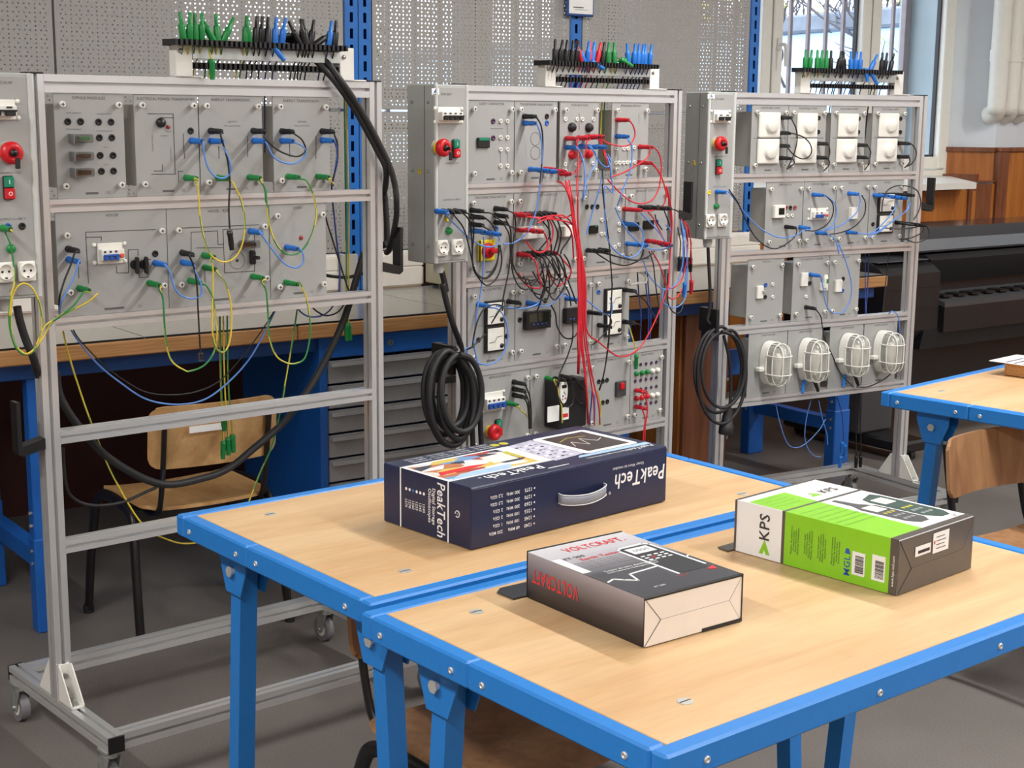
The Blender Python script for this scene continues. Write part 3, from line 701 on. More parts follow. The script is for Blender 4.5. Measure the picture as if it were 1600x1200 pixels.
# ---------------------------------------------------------------- school chairs
def chair(label, loc, rz, ply='chair_ply', zs=1.0):
    """origin on the floor under the seat centre; the sitter faces +y, backrest at -y"""
    t = thing('school_chair', label, 'chair', loc, rz, 'plywood school chairs'); t.scale = (1, 1, zs)
    def sheet(name, f, nu, nv, th):
        mb = MB(); V = [Vector(f(i/nu*2-1, j/nv*2-1)) for j in range(nv+1) for i in range(nu+1)]; n1 = len(V); fs = []; nr = []
        for j in range(nv+1):
            for i in range(nu+1):
                a = V[j*(nu+1)+min(i+1, nu)]-V[j*(nu+1)+max(i-1, 0)]; b = V[min(j+1, nv)*(nu+1)+i]-V[max(j-1, 0)*(nu+1)+i]; nr.append(a.cross(b).normalized())
        lo = [v-n*th for v, n in zip(V, nr)]
        for j in range(nv):
            for i in range(nu):
                a = j*(nu+1)+i; fs.append((a, a+1, a+nu+2, a+nu+1)); fs.append((n1+a, n1+a+nu+1, n1+a+nu+2, n1+a+1))
        rim = [j for j in range(nu+1)]+[j*(nu+1)+nu for j in range(1, nv+1)]+[nv*(nu+1)+i for i in range(nu-1, -1, -1)]+[j*(nu+1) for j in range(nv-1, 0, -1)]
        mb.add(V+lo, fs, 0, True)
        for a, b in zip(rim, rim[1:]+rim[:1]): mb.add([V[a], V[b], lo[b], lo[a]], [(0, 1, 2, 3)])
        return mb.build(name, ply, t)
    def rnd_rect(u, v, a, b, r):
        """square -> rounded rectangle (corner radius r)"""
        x, y = a*u, b*v; qx, qy = a-r, b-r
        if abs(x) > qx and abs(y) > qy:
            ex, ey = (abs(x)-qx)/r, (abs(y)-qy)/r; m = max(ex, ey); h = math.hypot(ex, ey)
            if h > 1e-6: ex, ey = ex*m/h, ey*m/h
            x = math.copysign(qx+ex*r, x); y = math.copysign(qy+ey*r, y)
        return x, y
    def seat(u, v):
        x, y = rnd_rect(u, v, .205, .20, .06); return (x, y, .425+.010*u*u-.03*max(0, v-.45)**2*2-.010*(1-v*v)*(1-u*u))
    def back(u, v):
        x, z = rnd_rect(u, v, .208, .095, .04); return (x, -.225-.22*(z+.095)*.5-.035*(1-u*u), .650+z)
    sheet('seat', seat, 16, 16, .011); sheet('backrest', back, 20, 12, .010)
    def oval_tube(pts, a, b, side):
        # flat-oval steel tube: wide in y, thin in x
        m = MB(); m.tube(pts, b, 10); c = [Vector(p) for p in pts]
        for i, p in enumerate(c):
            d = (c[min(i+1, len(c)-1)]-c[max(i-1, 0)]).normalized(); w = Vector((1, 0, 0)).cross(d).normalized()
            for q in range(10):
                v = Vector(m.v[i*10+q]); k = (v-p).dot(w); v = v+w*k*(a/b-1); m.v[i*10+q] = tuple(v)
        for cap, base in ((len(c)*10, 0), (len(c)*10+10, (len(c)-1)*10)):
            for q in range(10): m.v[cap+q] = m.v[base+q]
        return m
    for s in (-1, 1):
        x = s*.225
        pts = spline([(x+s*.022, -.225, .012), (x+s*.015, -.19, .2), (x+s*.004, -.15, .36), (x, -.115, .405), (x, -.03, .420), (x, .06, .42), (x+s*.002, .12, .405), (x+s*.006, .155, .36), (x+s*.015, .19, .2), (x+s*.022, .215, .012)], 5)
        oval_tube(pts, .018, .013, s).build('leg_arch', 'black_paint', t)
        for y in (-.226, .216): MB().rev((x+s*.0222, y, 0), (0, 0, 1), [(.016, 0), (.017, .02), (.014, .03)], 10).build('foot_cap', 'black_rubber', t)
        x = s*.168
        pts = spline([(x, .10, .405), (x, -.06, .402), (x, -.15, .402), (x, -.205, .425), (x, -.232, .50), (x, -.248, .58), (x, -.262, .66), (x, -.272, .72)], 5)
        oval_tube(pts, .013, .007, s).build('back_support', 'black_paint', t)
    for y in (-.09, .08): MB().tube([(-.226, y, .407), (.226, y, .407)], .009, 8).build('cross_tube', 'black_paint', t)
    for x in (-.165, .165):
        for z in (.62, .68): MB().rev((x, -.229-.11*(z-.555)-.035*(1-(x/.208)**2)+.002, z), (0, 1, 0), [(.006, 0), (.005, .003), (0, .0035)], 8).build('rivet', 'steel', t)
    return t
ch1 = chair('light plywood chair pushed under the bench behind the left rack', (1.812, 4.25, 0), math.radians(0))
MB().box(-.10, .01, -.288, -.2865, .665, .685).build('paper_label', 'paper', ch1)
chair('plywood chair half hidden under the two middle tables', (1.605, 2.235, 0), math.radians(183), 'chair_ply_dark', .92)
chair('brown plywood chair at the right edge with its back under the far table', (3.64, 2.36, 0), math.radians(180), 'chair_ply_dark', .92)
# ================================================================ modules, control boxes, leads
_pm = {}
def pmesh(key, fn, mats):
    if key not in _pm:
        m = MB(); fn(m); _pm[key] = m.mesh(key[0] if isinstance(key, tuple) else key, mats)
    return _pm[key]
def _screw(m):
    m.rev((0, 0, 0), (0, -1, 0), [(.0035, 0), (.0035, .005), (.0072, .006), (.0075, .013), (.0062, .0145)], 14)
    m.box(-.0042, .0042, -.0152, -.0143, -.0011, .0011, 1).box(-.0011, .0011, -.0153, -.0143, -.0042, .0042, 1)
def _sock(m):
    m.rev((0, 0, 0), (0, -1, 0), [(.0082, 0), (.0082, .0022), (.0062, .003), (.0045, .003), (.0045, .0012), (0, .0012)], 16)
def _ringsock(m):
    m.rev((0, 0, 0), (0, -1, 0), [(.0066, 0), (.0066, .004), (.0034, .0045), (.0034, .001), (0, .001)], 14)
    m.rev((0, -.0012, 0), (0, -1, 0), [(.0034, 0), (0, .0002)], 10, 1)
class Mod:
    """a plug-in module in rack k: front plate, enclosure, corner screws, printed lettering"""
    def __init__(s, k, row, u0, u1, label, title, depth=.06, screws=True, z0=None, z1=None, title2=None):
        s.k = k; s.z1 = (RZ[row]-(.042 if row == 0 else .031)) if z1 is None else z1
        s.z0 = (RZ[row+1] if row < 4 else .28) if z0 is None else z0
        s.u0, s.u1 = u0+.0008, u1-.0008; s.w = s.u1-s.u0; s.h = s.z1-s.z0
        s.t = rthing(k, 'training_module', label, 'module', (s.u0, .003, s.z0+.0005)); z = s.h-.001
        MB().box(0, s.w, 0, .004, 0, z, b=.0008).build('front_plate', 'panel_grey', s.t)
        if depth: MB().box(.010, s.w-.010, .0045, depth, .025, z-.025, b=.002).build('enclosure', 'enclosure_grey', s.t)
        if screws:
            for x in (.017, s.w-.017):
                for q in (.030, z-.026): s.screw(x, q)
        if title:
            s.text(title, s.w/2, z-.011, min(.0098, s.w*.92/max(len(title)*.62, 1)), 'print_dark')
        if s.w > .1: s.text('CE', s.w*.72, .012, .009); MB().box(s.w*.40, s.w*.58, -.0006, 0, .009, .014).build('printed_stamp', 'print_grey', s.t)
    def loc(s, p): return (p[0]-s.u0, 0, p[2]-s.z0)
    def screw(s, x, z): return place('thumb_screw', pmesh('thumb_screw', _screw, ['white_plastic', 'print_dark']), s.t, (x, 0, z))
    def text(s, body, x, z, size, material='print_grey', rot=0.0): return label_front(s.t, body, x, -.0004, z, size, material, rot=rot)
    def sock(s, p, c='socket_hole'):
        l = s.loc(p); return place('socket', pmesh(('socket', c), _sock, [c]), s.t, l)
    def socks(s, pts, c='socket_hole'):
        for p in pts: s.sock(p, c)
    def ring(s, pts):
        for p in pts: place('socket', pmesh(('ring_socket',), _ringsock, ['white_plastic', 'socket_hole']), s.t, s.loc(p))
    def dot(s, p, c, r=.005, h=.004, name='indicator'):
        o = pmesh((name, c, r, h), lambda m: m.rev((0, 0, 0), (0, -1, 0), [(r, 0), (r, h*.6), (r*.7, h), (0, h*1.1)], 14), [c]); return place(name, o, s.t, s.loc(p))
    def lines(s, segs, w=.0014, c='print_dark'):
        """printed circuit lines: polyline lists of rack points"""
        for pl in segs:
            m = MB()
            for a, b in zip(pl, pl[1:]):
                a = Vector(s.loc(a)); b = Vector(s.loc(b)); d = (b-a)
                if d.length < 1e-5: continue
                d.normalize(); n = Vector((-d.z, 0, d.x))*w/2; a = a-d*w/2; b = b+d*w/2
                m.prism([((a-n).x, (a-n).z), ((b-n).x, (b-n).z), ((b+n).x, (b+n).z), ((a+n).x, (a+n).z)], 'y', -.0007, 0)
            m.build('printed_line', c, s.t)
    def circle(s, p, r, w=.0012):
        l = s.loc(p); m = MB(); n = 32
        vs = []
        for i in range(n):
            a = 2*PI*i/n; vs += [(l[0]+math.cos(a)*(r-w/2), -.0006, l[2]+math.sin(a)*(r-w/2)), (l[0]+math.cos(a)*(r+w/2), -.0006, l[2]+math.sin(a)*(r+w/2))]
        m.add(vs, [(2*i, 2*i+1, (2*i+3) % (2*n), (2*i+2) % (2*n)) for i in range(n)]); m.build('printed_circle', 'print_dark', s.t)
    def block(s, a, b, name, mats='white_plastic', d=.012, bev=.002):
        """raised box between two rack points"""
        p, q = s.loc(a), s.loc(b); m = MB().box(min(p[0], q[0]), max(p[0], q[0]), -d, 0, min(p[2], q[2]), max(p[2], q[2]), b=bev); return m.build(name, mats, s.t)
    def breaker(s, a, b, n, lever='breaker_blue', d=.022, fix=True, extra=None):
        breaker(s.t, s.loc(a), s.loc(b), n, lever, d, fix, extra)
def breaker(t, p, q, n, lever, d=.022, fix=True, extra=None):
    x0, x1 = min(p[0], q[0]), max(p[0], q[0]); z0, z1 = min(p[2], q[2]), max(p[2], q[2]); y = p[1]
    m = MB(); m.box(x0, x1, y-.006, y, z0, z1, b=.0015); zc = (z0+z1)/2; h = z1-z0
    m.box(x0+.003, x1-.003, y-d, y-.005, z0+h*.18, z0+h*.72, b=.002)
    o = m.build('circuit_breaker', 'white_plastic', t); w = (x1-x0-.008)/(n+(1 if extra else 0))
    for i in range(n):
        xx = x0+.004+w*i
        MB().box(xx+w*.14, xx+w*.86, y-d-.008, y-d+.001, z0+h*.20, z0+h*.48, b=.002).build('toggle', lever, o)
        MB().box(xx+w*.3, xx+w*.7, y-d-.0006, y-d+.001, z0+h*.56, z0+h*.66).build('mark', 'print_dark', o)
    if n > 1: MB().box(x0+.006, x0+.002+w*n, y-d-.009, y-d-.004, z0+h*.40, z0+h*.50, b=.001).build('toggle_tie', lever, o)
    if extra: MB().box(x1-.004-w*.85, x1-.006, y-d-.005, y-d+.001, z0+h*.3, z0+h*.5, b=.002).build('test_button', extra, o)
    if fix:
        for xx in (x0-.007, x1+.007):
            for zz in (z0+.004, z1-.004): place('fixing_cap', pmesh('fixing_cap', lambda m: m.rev((0, 0, 0), (0, -1, 0), [(.0055, 0), (.0055, .002), (.003, .004), (0, .0044)], 12), ['white_plastic']), t, (xx, y, zz))
def _plug(m, L=.050):
    m.rev((0, 0, 0), (0, -1, 0), [(.0072, 0), (.0072, .004), (.0082, .005), (.0082, .010), (.0070, .012), (.0072, L-.012), (.0062, L-.010), (.0062, L)], 12)
    m.rev((0, -L, 0), (0, -1, 0), [(.0042, -.0005), (.0042, .0003), (0, .0003)], 10, 1)
def plug_mesh(c): return pmesh(('plug', c), _plug, ['plug_'+c, 'socket_hole'])
WIRE = {'blue': ['wire_blue'], 'black': ['wire_black'], 'red': ['wire_red'], 'green': ['wire_green', 'wire_yellow'], 'dblue': ['wire_dark_blue'], 'yellow': ['wire_yellow', 'wire_green'], 'white': ['wire_white']}
PL = .050
def cable_mesh(m, pts, r, col, n=6):
    m.tube(pts, r, n)
    if len(WIRE[col]) > 1:
        # two-colour insulation: a stripe slowly winding round the wire
        for i in range(len(pts)-1):
            for kk in range(n):
                if (kk+i//5) % n >= n*(0.62 if col == 'green' else .7): m.mi[i*n+kk] = 1
class Lead: pass
LEADN = {}
def lead(k, label, col, pts, a=None, b=None, r=.0024, group=None, pc=None, sub=6):
    """one test lead in rack k: pts = cable way; a, b = socket points of its plugs (or None when that end is out of sight)"""
    plugs = [q for q in (a, b) if q is not None]; base = Vector(a if a is not None else pts[0])
    t = rthing(k, 'test_lead', label, 'lead', base, group)
    P = [Vector(p) for p in pts]; pc = pc or ('green' if col in ('green', 'yellow') else 'blue' if col == 'dblue' else col)
    ends = []
    if a is not None: P = [Vector(a)+Vector((0, -PL+.006, 0)), Vector(a)+Vector((.002, -PL-.006, -.004))]+P
    if b is not None: P = P+[Vector(b)+Vector((.002, -PL-.006, -.004)), Vector(b)+Vector((0, -PL+.006, 0))]
    m = MB(); cable_mesh(m, [p-base for p in spline(P, sub)], r, col); m.build('cable', WIRE[col], t)
    for q in plugs: place('plug', plug_mesh(pc), t, Vector(q)-base+Vector((0, -.001, 0)))
    return t
def hang_plug(t, p, d, c):
    """a free plug hanging at p, pointing along d"""
    q = Vector(d).normalized(); rot = Vector((0, -1, 0)).rotation_difference(q).to_euler(); o = place('plug', plug_mesh(c), t, p); o.rotation_euler = rot; return o
# ---------------------------------------------------------------- control box at the left post of each rack
def control_box(k, label, zb, brk, stopkey, has_start=None, plugz=None):
    u0, u1, yf, yb = -.185, -.060, -.076, .052
    t = rthing(k, 'control_box', label, 'control box', (u0, 0, zb)); w = u1-u0; h = 1.676-zb
    MB().box(0, w, yf+.002, yb, 0, h, b=.003).build('housing', 'box_grey', t)
    MB().box(.012, w-.012, yf-.001, yf+.004, .008, h-.008, b=.001).build('front_plate', 'panel_grey', t)
    for x in (0, w-.012): MB().box(x, x+.012, yf-.003, yf+.004, 0, h, b=.003).build('edge_strip', 'box_edge', t)
    MB().box(-.001, .0006, yf+.045, yf+.047, .004, h-.004).build('fold_line', 'aluminium_groove', t)
    for yy in (yf+.03, yb-.025):
        for z in (.05, h*.52, h-.05): MB().rev((0, yy, z), (-1, 0, 0), [(.005, 0), (.005, .002), (.003, .004), (0, .0042)], 10).build('side_screw', 'steel', t)
    MB().prism([(yf+.058, h*.52-.008), (yf+.078, h*.52-.008), (yf+.068, h*.52+.010)], 'x', -.0018, -.0004).build('warning_sticker', 'yellow_plastic', t)
    MB().box(-.0022, -.0016, yf+.0672, yf+.0688, h*.52-.003, h*.52+.005).build('warning_mark', 'print_dark', t)
    # gland
    MB().rev((w*.45, yf+.05, 0), (0, 0, -1), [(.017, -.001), (.017, .018), (.013, .032)], 12).build('cable_gland', 'box_edge', t)
    Y = yf-.001
    return t, (u0, yf-.001, zb), w, h
def e_stop(t, x, y, z, ring_off=True, key=True):
    b = MB(); b.rev((x, y, z), (0, -1, 0), [(.019, 0), (.019, .010), (.014, .012)], 20); o = b.build('emergency_stop', 'yellow_plastic', t)
    MB().rev((x, y-.011, z), (0, -1, 0), [(.018, 0), (.0255, .007), (.0255, .018), (.020, .025), (.009, .025), (.008, .022), (0, .022)], 24).build('mushroom_button', 'button_red', o)
    if key:
        m = MB(); m.rev((x, y-.036, z), (0, -1, 0), [(.008, 0), (.008, .006), (0, .006)], 14); m.build('key_barrel', 'black_plastic', o)
        m = MB(); m.box(x-.001, x+.001, y-.055, y-.042, z-.006, z+.002).box(x-.006, x+.006, y-.058, y-.054, z-.034, z-.010, b=.002); m.build('key', 'black_plastic', o)
def start_stop(t, x, y, z):
    m = MB().box(x-.0125, x+.0125, y-.007, y, z-.027, z+.027, b=.003); o = m.build('start_stop_button', 'black_plastic', t)
    MB().box(x-.011, x+.011, y-.013, y-.006, z+.001, z+.025, b=.002).build('green_button', 'button_green', o)
    MB().box(x-.011, x+.011, y-.016, y-.006, z-.025, z-.001, b=.002).build('red_button', 'button_red', o)
    label_front(o, 'I', x, y-.0134, z+.013, .014, 'print_white', .01); label_front(o, 'O', x, y-.0164, z-.013, .013, 'print_white', .01)
def outlet(t, x, y, z, s=.040):
    m = MB().box(x-s/2, x+s/2, y-.011, y, z-s*.58, z+s*.58, b=.003); o = m.build('mains_outlet', 'white_plastic', t)
    q = MB().rev((x, y-.0108, z+.002), (0, -1, 0), [(.0188, 0), (.0186, .0055), (.0166, .0058), (.0150, .0004), (0, .0004)], 24); q.build('outlet_well', 'white_plastic', o)
    for dx in (-.0075, .0075): MB().rev((x+dx, y-.0111, z+.002), (0, -1, 0), [(.0028, 0), (.0028, .0006), (0, .0006)], 8).build('pin_hole', 'socket_hole', o)
    MB().box(x-.002, x+.002, y-.016, y-.010, z-.0145, z-.0105).build('earth_clip', 'print_dark', o)
def box_face(k, pts, zb, label, brk_n):
    """control box with its switches; pts are rack points measured on the box front"""
    t, (ox, oy, oz), w, h = control_box(k, label, zb, None, None)
    def L(p): return (p[0]-ox, oy, p[2]-oz)
    if 'sticker' in pts:
        a, b = [L(q) for q in pts['sticker']]; MB().box(a[0], b[0], oy-.0008, oy, b[2], a[2]).build('maker_sticker', 'paper', t)
        cx, cz = (a[0]+b[0])/2, (a[2]+b[2])/2
        MB().prism([(cx-.007, cz-.003), (cx+.007, cz-.003), (cx, cz+.008)], 'y', oy-.0014, oy-.0007).build('sticker_mark', 'breaker_blue', t); MB().box(cx-.010, cx+.010, oy-.0014, oy-.0007, cz-.008, cz-.006).build('sticker_line', 'print_dark', t)
    a, b = [L(q) for q in pts['breaker']]; breaker(t, (a[0], oy, a[2]), (b[0], oy, b[2]), brk_n, 'black_plastic')
    p = L(pts['stop']); 
    MB().rev((p[0], oy, p[2]), (0, -1, 0), [(.026, 0), (.026, .001), (.024, .0012)], 24).build('stop_plate', 'panel_grey', t)
    e_stop(t, p[0], oy, p[2])
    p = L(pts['start']); start_stop(t, p[0], oy, p[2])
    for q in pts['outlets']: p = L(q); outlet(t, p[0], oy, p[2])
    if 'lamp' in pts:
        p = L(pts['lamp']); MB().rev((p[0], oy, p[2]), (0, -1, 0), [(.0105, 0), (.0105, .004), (.009, .005), (.009, .010), (.006, .012), (0, .0122)], 18).build('indicator_lamp', 'plug_green', t)
    for q, c in pts.get('socks', []):
        p = L(q); place('socket', pmesh(('socket', c), _sock, [c]), t, p)
    label_front(t, pts['name'], L(pts['namep'])[0], oy-.0005, L(pts['namep'])[2], .010)
    for z in (.17,): label_front(t, 'OUTPUT 3 x 400 V', w*.5, oy-.0005, h*.36, .0075)
    label_front(t, 'CE', w*.5, oy-.0005, .012, .008)
    label_front(t, 'EMERGENCY STOP', p[0] if False else w*.5, oy-.0005, L(pts['stop'])[2]-.045, .006)
    return t
F = .076
box_face(1, {'breaker': [(-0.1781,-0.076,1.6172), (-0.1034,-0.076,1.5729)], 'stop': (-0.1252,-0.076,1.5002), 'start': (-0.1287,-0.076,1.4225), 'outlets': [(-0.1476,-0.076,1.2333), (-0.0968,-0.076,1.2328)],
    'lamp': (-0.129,-0.076,1.2856), 'socks': [((-0.133,-0.076,1.3355), 'breaker_blue'), ((-0.1002,-0.076,1.3352), 'socket_hole')], 'name': 'DL BOX-M', 'namep': (-0.1312,-0.076,1.6536)}, 1.1698, 'grey control box with red emergency stop cut off at the left edge of the photo', 2)
box_face(2, {'breaker': [(-0.1794,-0.076,1.6125), (-0.0944,-0.076,1.5669)], 'stop': (-0.1744,-0.076,1.4986), 'start': (-0.1122,-0.076,1.4956), 'outlets': [(-0.1635,-0.076,1.2118), (-0.1068,-0.076,1.2117)],
    'lamp': (-0.136,-0.076,1.2598), 'socks': [((-0.1807,-0.076,1.3186), 'breaker_blue'), ((-0.1585,-0.076,1.3177), 'socket_hole'), ((-0.1361,-0.076,1.3169), 'socket_hole'), ((-0.1136,-0.076,1.3171), 'socket_hole'), ((-0.1399,-0.076,1.2944), 'yellow_plastic')], 'name': 'PUP-08/T', 'namep': (-0.143,-0.076,1.6482), 'sticker': [(-0.1975,-0.076,1.6644), (-0.1707,-0.076,1.6458)]}, 1.1656, 'grey control box with red stop button on the middle rack', 4)
box_face(3, {'breaker': [(-0.1644,-0.076,1.614), (-0.0981,-0.076,1.569)], 'stop': (-0.1434,-0.076,1.499), 'start': (-0.135,-0.076,1.4187), 'outlets': [(-0.1656,-0.076,1.2308), (-0.1104,-0.076,1.2311)],
    'lamp': (-0.1379,-0.076,1.2815), 'socks': [((-0.1706,-0.076,1.3297), 'yellow_plastic'), ((-0.136,-0.076,1.3316), 'breaker_blue')], 'name': 'PUP-08/M', 'namep': (-0.1381,-0.076,1.6514), 'sticker': [(-0.1905,-0.076,1.6673), (-0.1597,-0.076,1.6517)]}, 1.1648, 'grey control box with red stop button on the right rack', 2)
# ---------------------------------------------------------------- left rack, upper row
def u(p): return p[0]
A = Mod(1, 0, u((0.0214,0,1.632)), u((0.1979,0,1.5335)), 'grey module with eight black sockets and three link plugs, left rack top row', 'DIPOLE MODULES', .09)
A.socks([(0.055,0,1.568),(0.0866,0,1.5681),(0.1316,0,1.5674),(0.1633,0,1.5675),(0.1321,0,1.5305),(0.1639,0,1.5304),(0.1324,0,1.4887),(0.1652,0,1.4883),(0.1338,0,1.451),(0.1649,0,1.4513)])
for p, c in zip([(0.0827,0,1.5291),(0.0829,0,1.488),(0.0825,0,1.45)], ('plug_green', 'black_plastic', 'black_plastic')):
    l = A.loc(p); o = MB().box(l[0]-.026, l[0]+.022, -.030, -.001, l[2]-.010, l[2]+.010, b=.003).build('link_plug', 'clear_plastic', A.t)
    MB().box(l[0]-.010, l[0]+.016, -.026, -.004, l[2]-.005, l[2]+.005, b=.002).build('resistor', c, o)
    MB().box(l[0]-.028, l[0]-.0265, -.031, -.0, l[2]-.011, l[2]+.011).build('end_plate', 'steel', o)
for p, s in zip([(0.0707,0,1.5886),(0.1463,0,1.5867),(0.0689,0,1.5506),(0.1458,0,1.5466),(0.1472,0,1.5079),(0.1467,0,1.4666)], ('Earth resistance', 'Leakage current', 'Earth resistance', 'Simulated current', 'Fault', 'Fault')):
    l = A.loc(p); A.text(s, l[0], l[2], .0055)
B = Mod(1, 0, u((0.2235,0,1.6148)), u((0.3973,0,1.5223)), 'grey transformer module with a printed black circuit line, left rack top row', 'ELECTRICAL POWER TRANSFORMER', .09)
B.lines([[(0.2596,0,1.5874),(0.3282,0,1.5878),(0.3285,0,1.4403),(0.264,0,1.4416)], [(0.2933,0,1.5642),(0.2947,0,1.5786),(0.327,0,1.5787)], [(0.2711,0,1.4493),(0.2941,0,1.4489),(0.2947,0,1.4648)], [(0.3544,0,1.5393),(0.3535,0,1.5121),(0.3561,0,1.4785)], [(0.3499,0,1.4471),(0.3372,0,1.4473),(0.3372,0,1.42)]])
B.dot((0.2929,0,1.5662), 'black_plastic', .012, .012, 'rotary_knob'); B.dot((0.3132,0,1.5559), 'socket_red', .005); B.sock((0.3744,0,1.5464)); B.sock((0.376,0,1.5224), 'breaker_blue'); B.sock((0.3578,0,1.4313), 'plug_green')
for p, s in zip([(0.3032,0,1.534),(0.3137,0,1.5448)], ('PRIMARY', 'PULSE')): l = B.loc(p); B.text(s, l[0], l[2], .005)
for p, s in zip([(0.2701,0,1.5168),(0.3187,0,1.4894)], ('PRIMARY SYSTEM', 'SECONDARY')): l = B.loc(p); B.text(s, l[0], l[2], .005, rot=-PI/2)
Cm = Mod(1, 0, u((0.3982,0,1.5223)), u((0.5807,0,1.5323)), 'grey energy transmission module beside the transformer module, left rack top row', 'ENERGY TRANSMISSION', .09)
Cm.socks([(0.4301,0,1.5463),(0.5528,0,1.5462)]); Cm.socks([(0.4294,0,1.5218),(0.5537,0,1.5215)], 'breaker_blue'); Cm.socks([(0.4473,0,1.429),(0.5387,0,1.4284)], 'plug_green')
Cm.lines([[(0.4521,0,1.5072),(0.4522,0,1.4773)], [(0.5355,0,1.5324),(0.5351,0,1.4806)]])
D = Mod(1, 0, u((0.6112,0,1.5757)), u((0.7864,0,1.554)), 'grey energy transmission module at the right end of the left rack top row', 'ENERGY TRANSMISSION', .09)
D.socks([(0.6382,0,1.5452),(0.762,0,1.5451)]); D.socks([(0.6377,0,1.5211),(0.7616,0,1.5218)], 'breaker_blue'); D.socks([(0.6544,0,1.4282),(0.7465,0,1.4263)], 'plug_green')
D.lines([[(0.6611,0,1.5232),(0.6612,0,1.479)], [(0.743,0,1.5317),(0.742,0,1.4736)]])
for mo, p in ((Cm, (0.493,0,1.5689)), (D, (0.7002,0,1.5695))):
    l = mo.loc(p); mo.text('SECTION', l[0], l[2], .006); mo.text('Max. Current Delay', l[0], l[2]-.010, .0055)
# left rack, second row
E1 = Mod(1, 1, u((0.0124,0,1.2955)), u((0.3006,0,1.2605)), 'wide grey HOUSE module with white breaker and fuse pair, left rack second row', 'HOUSE', .09, screws=False)
for p in [(0.0359,0,1.3024),(0.2826,0,1.3024),(0.0379,0,1.1663),(0.2836,0,1.1668)]: l = E1.loc(p); E1.screw(l[0], l[2])
E1.socks([(0.0416,0,1.2697),(0.2666,0,1.2461)]); E1.socks([(0.0417,0,1.2445),(0.2658,0,1.2233)], 'breaker_blue'); E1.socks([(0.0654,0,1.1742),(0.2482,0,1.1743)], 'plug_green')
E1.lines([[(0.0892,0,1.1842),(0.0875,0,1.3074),(0.2689,0,1.306)], [(0.0895,0,1.2951),(0.1269,0,1.2941),(0.1265,0,1.2851)], [(0.1627,0,1.2218),(0.1633,0,1.2043),(0.1937,0,1.2032),(0.1951,0,1.2592),(0.2214,0,1.2595),(0.2208,0,1.2444)], [(0.2219,0,1.2056),(0.2213,0,1.1896),(0.246,0,1.1889),(0.2468,0,1.2329),(0.2537,0,1.2333)], [(0.0657,0,1.2276),(0.0652,0,1.1989)]])
E1.breaker((0.1136,0,1.2791), (0.1786,0,1.2284), 3, 'breaker_blue', extra='orange_plastic')
for p in [(0.2108,0,1.2223),(0.2349,0,1.2217)]:
    l = E1.loc(p); o = MB().rev((l[0], 0, l[2]), (0, -1, 0), [(.012, 0), (.012, .006), (.010, .008)], 16).build('fuse_holder', 'black_plastic', E1.t); MB().box(l[0]-.004, l[0]+.005, -.02, -.006, l[2]-.022, l[2]+.02, b=.003).build('fuse_cap', 'black_plastic', o)
E2 = Mod(1, 1, u((0.3006,0,1.2605)), u((0.5942,0,1.2005)), 'wide grey HOUSE RUN module with coloured leads, left rack second row', 'HOUSE - RUN', .09, screws=False)
for p in [(0.3283,0,1.3017),(0.575,0,1.3011),(0.3306,0,1.1653),(0.5779,0,1.1656)]: l = E2.loc(p); E2.screw(l[0], l[2])
E2.socks([(0.3405,0,1.2447)]); E2.socks([(0.3411,0,1.2206),(0.5376,0,1.2903)], 'breaker_blue'); E2.socks([(0.3595,0,1.1729),(0.401,0,1.2349),(0.4029,0,1.204),(0.5411,0,1.1724)], 'plug_green')
E2.lines([[(0.3356,0,1.3065),(0.5634,0,1.3055)], [(0.3654,0,1.2356),(0.3674,0,1.2948),(0.4418,0,1.295),(0.4427,0,1.2601),(0.4569,0,1.2603)], [(0.458,0,1.2977),(0.5504,0,1.2963),(0.5476,0,1.1854),(0.4597,0,1.1865),(0.458,0,1.2977)], [(0.3814,0,1.2546),(0.4567,0,1.2516)], [(0.4026,0,1.1944),(0.4027,0,1.1661)]])
E2.circle((0.4969,0,1.216), .022); E2.dot((0.4969,0,1.216), 'print_dark', .004, .002)
p = E2.loc((0.5384,0,1.2225)); o = MB().box(p[0]-.007, p[0]+.007, -.016, 0, p[2]-.018, p[2]+.018, b=.003).build('rocker_switch', 'black_plastic', E2.t); MB().cyl((p[0], -.016, p[2]), (p[0]+.006, -.03, p[2]), .005, n=10).build('switch_lever', 'black_plastic', o)
p = E2.loc((0.5292,0,1.2576)); MB().box(p[0]-.03, p[0]+.022, -.03, -.001, p[2]-.010, p[2]+.010, b=.003).build('link_plug', 'clear_plastic', E2.t); MB().box(p[0]-.02, p[0]+.012, -.026, -.004, p[2]-.005, p[2]+.005, b=.002).build('resistor', 'black_plastic', E2.t)
E3 = Mod(1, 1, u((0.5947,0,1.2005)), u((0.7708,0,1.1901)), 'grey LOAD module at the right end of the left rack second row', 'LOAD', .09, screws=False)
for p in [(0.6142,0,1.3266),(0.7545,0,1.3254),(0.6172,0,1.1395),(0.7552,0,1.1383)]: l = E3.loc(p); E3.screw(l[0], l[2])
E3.sock((0.6462,0,1.2427), 'breaker_blue'); E3.sock((0.6416,0,1.1501), 'plug_green'); E3.dot((0.6911,0,1.2658), 'socket_red', .006)
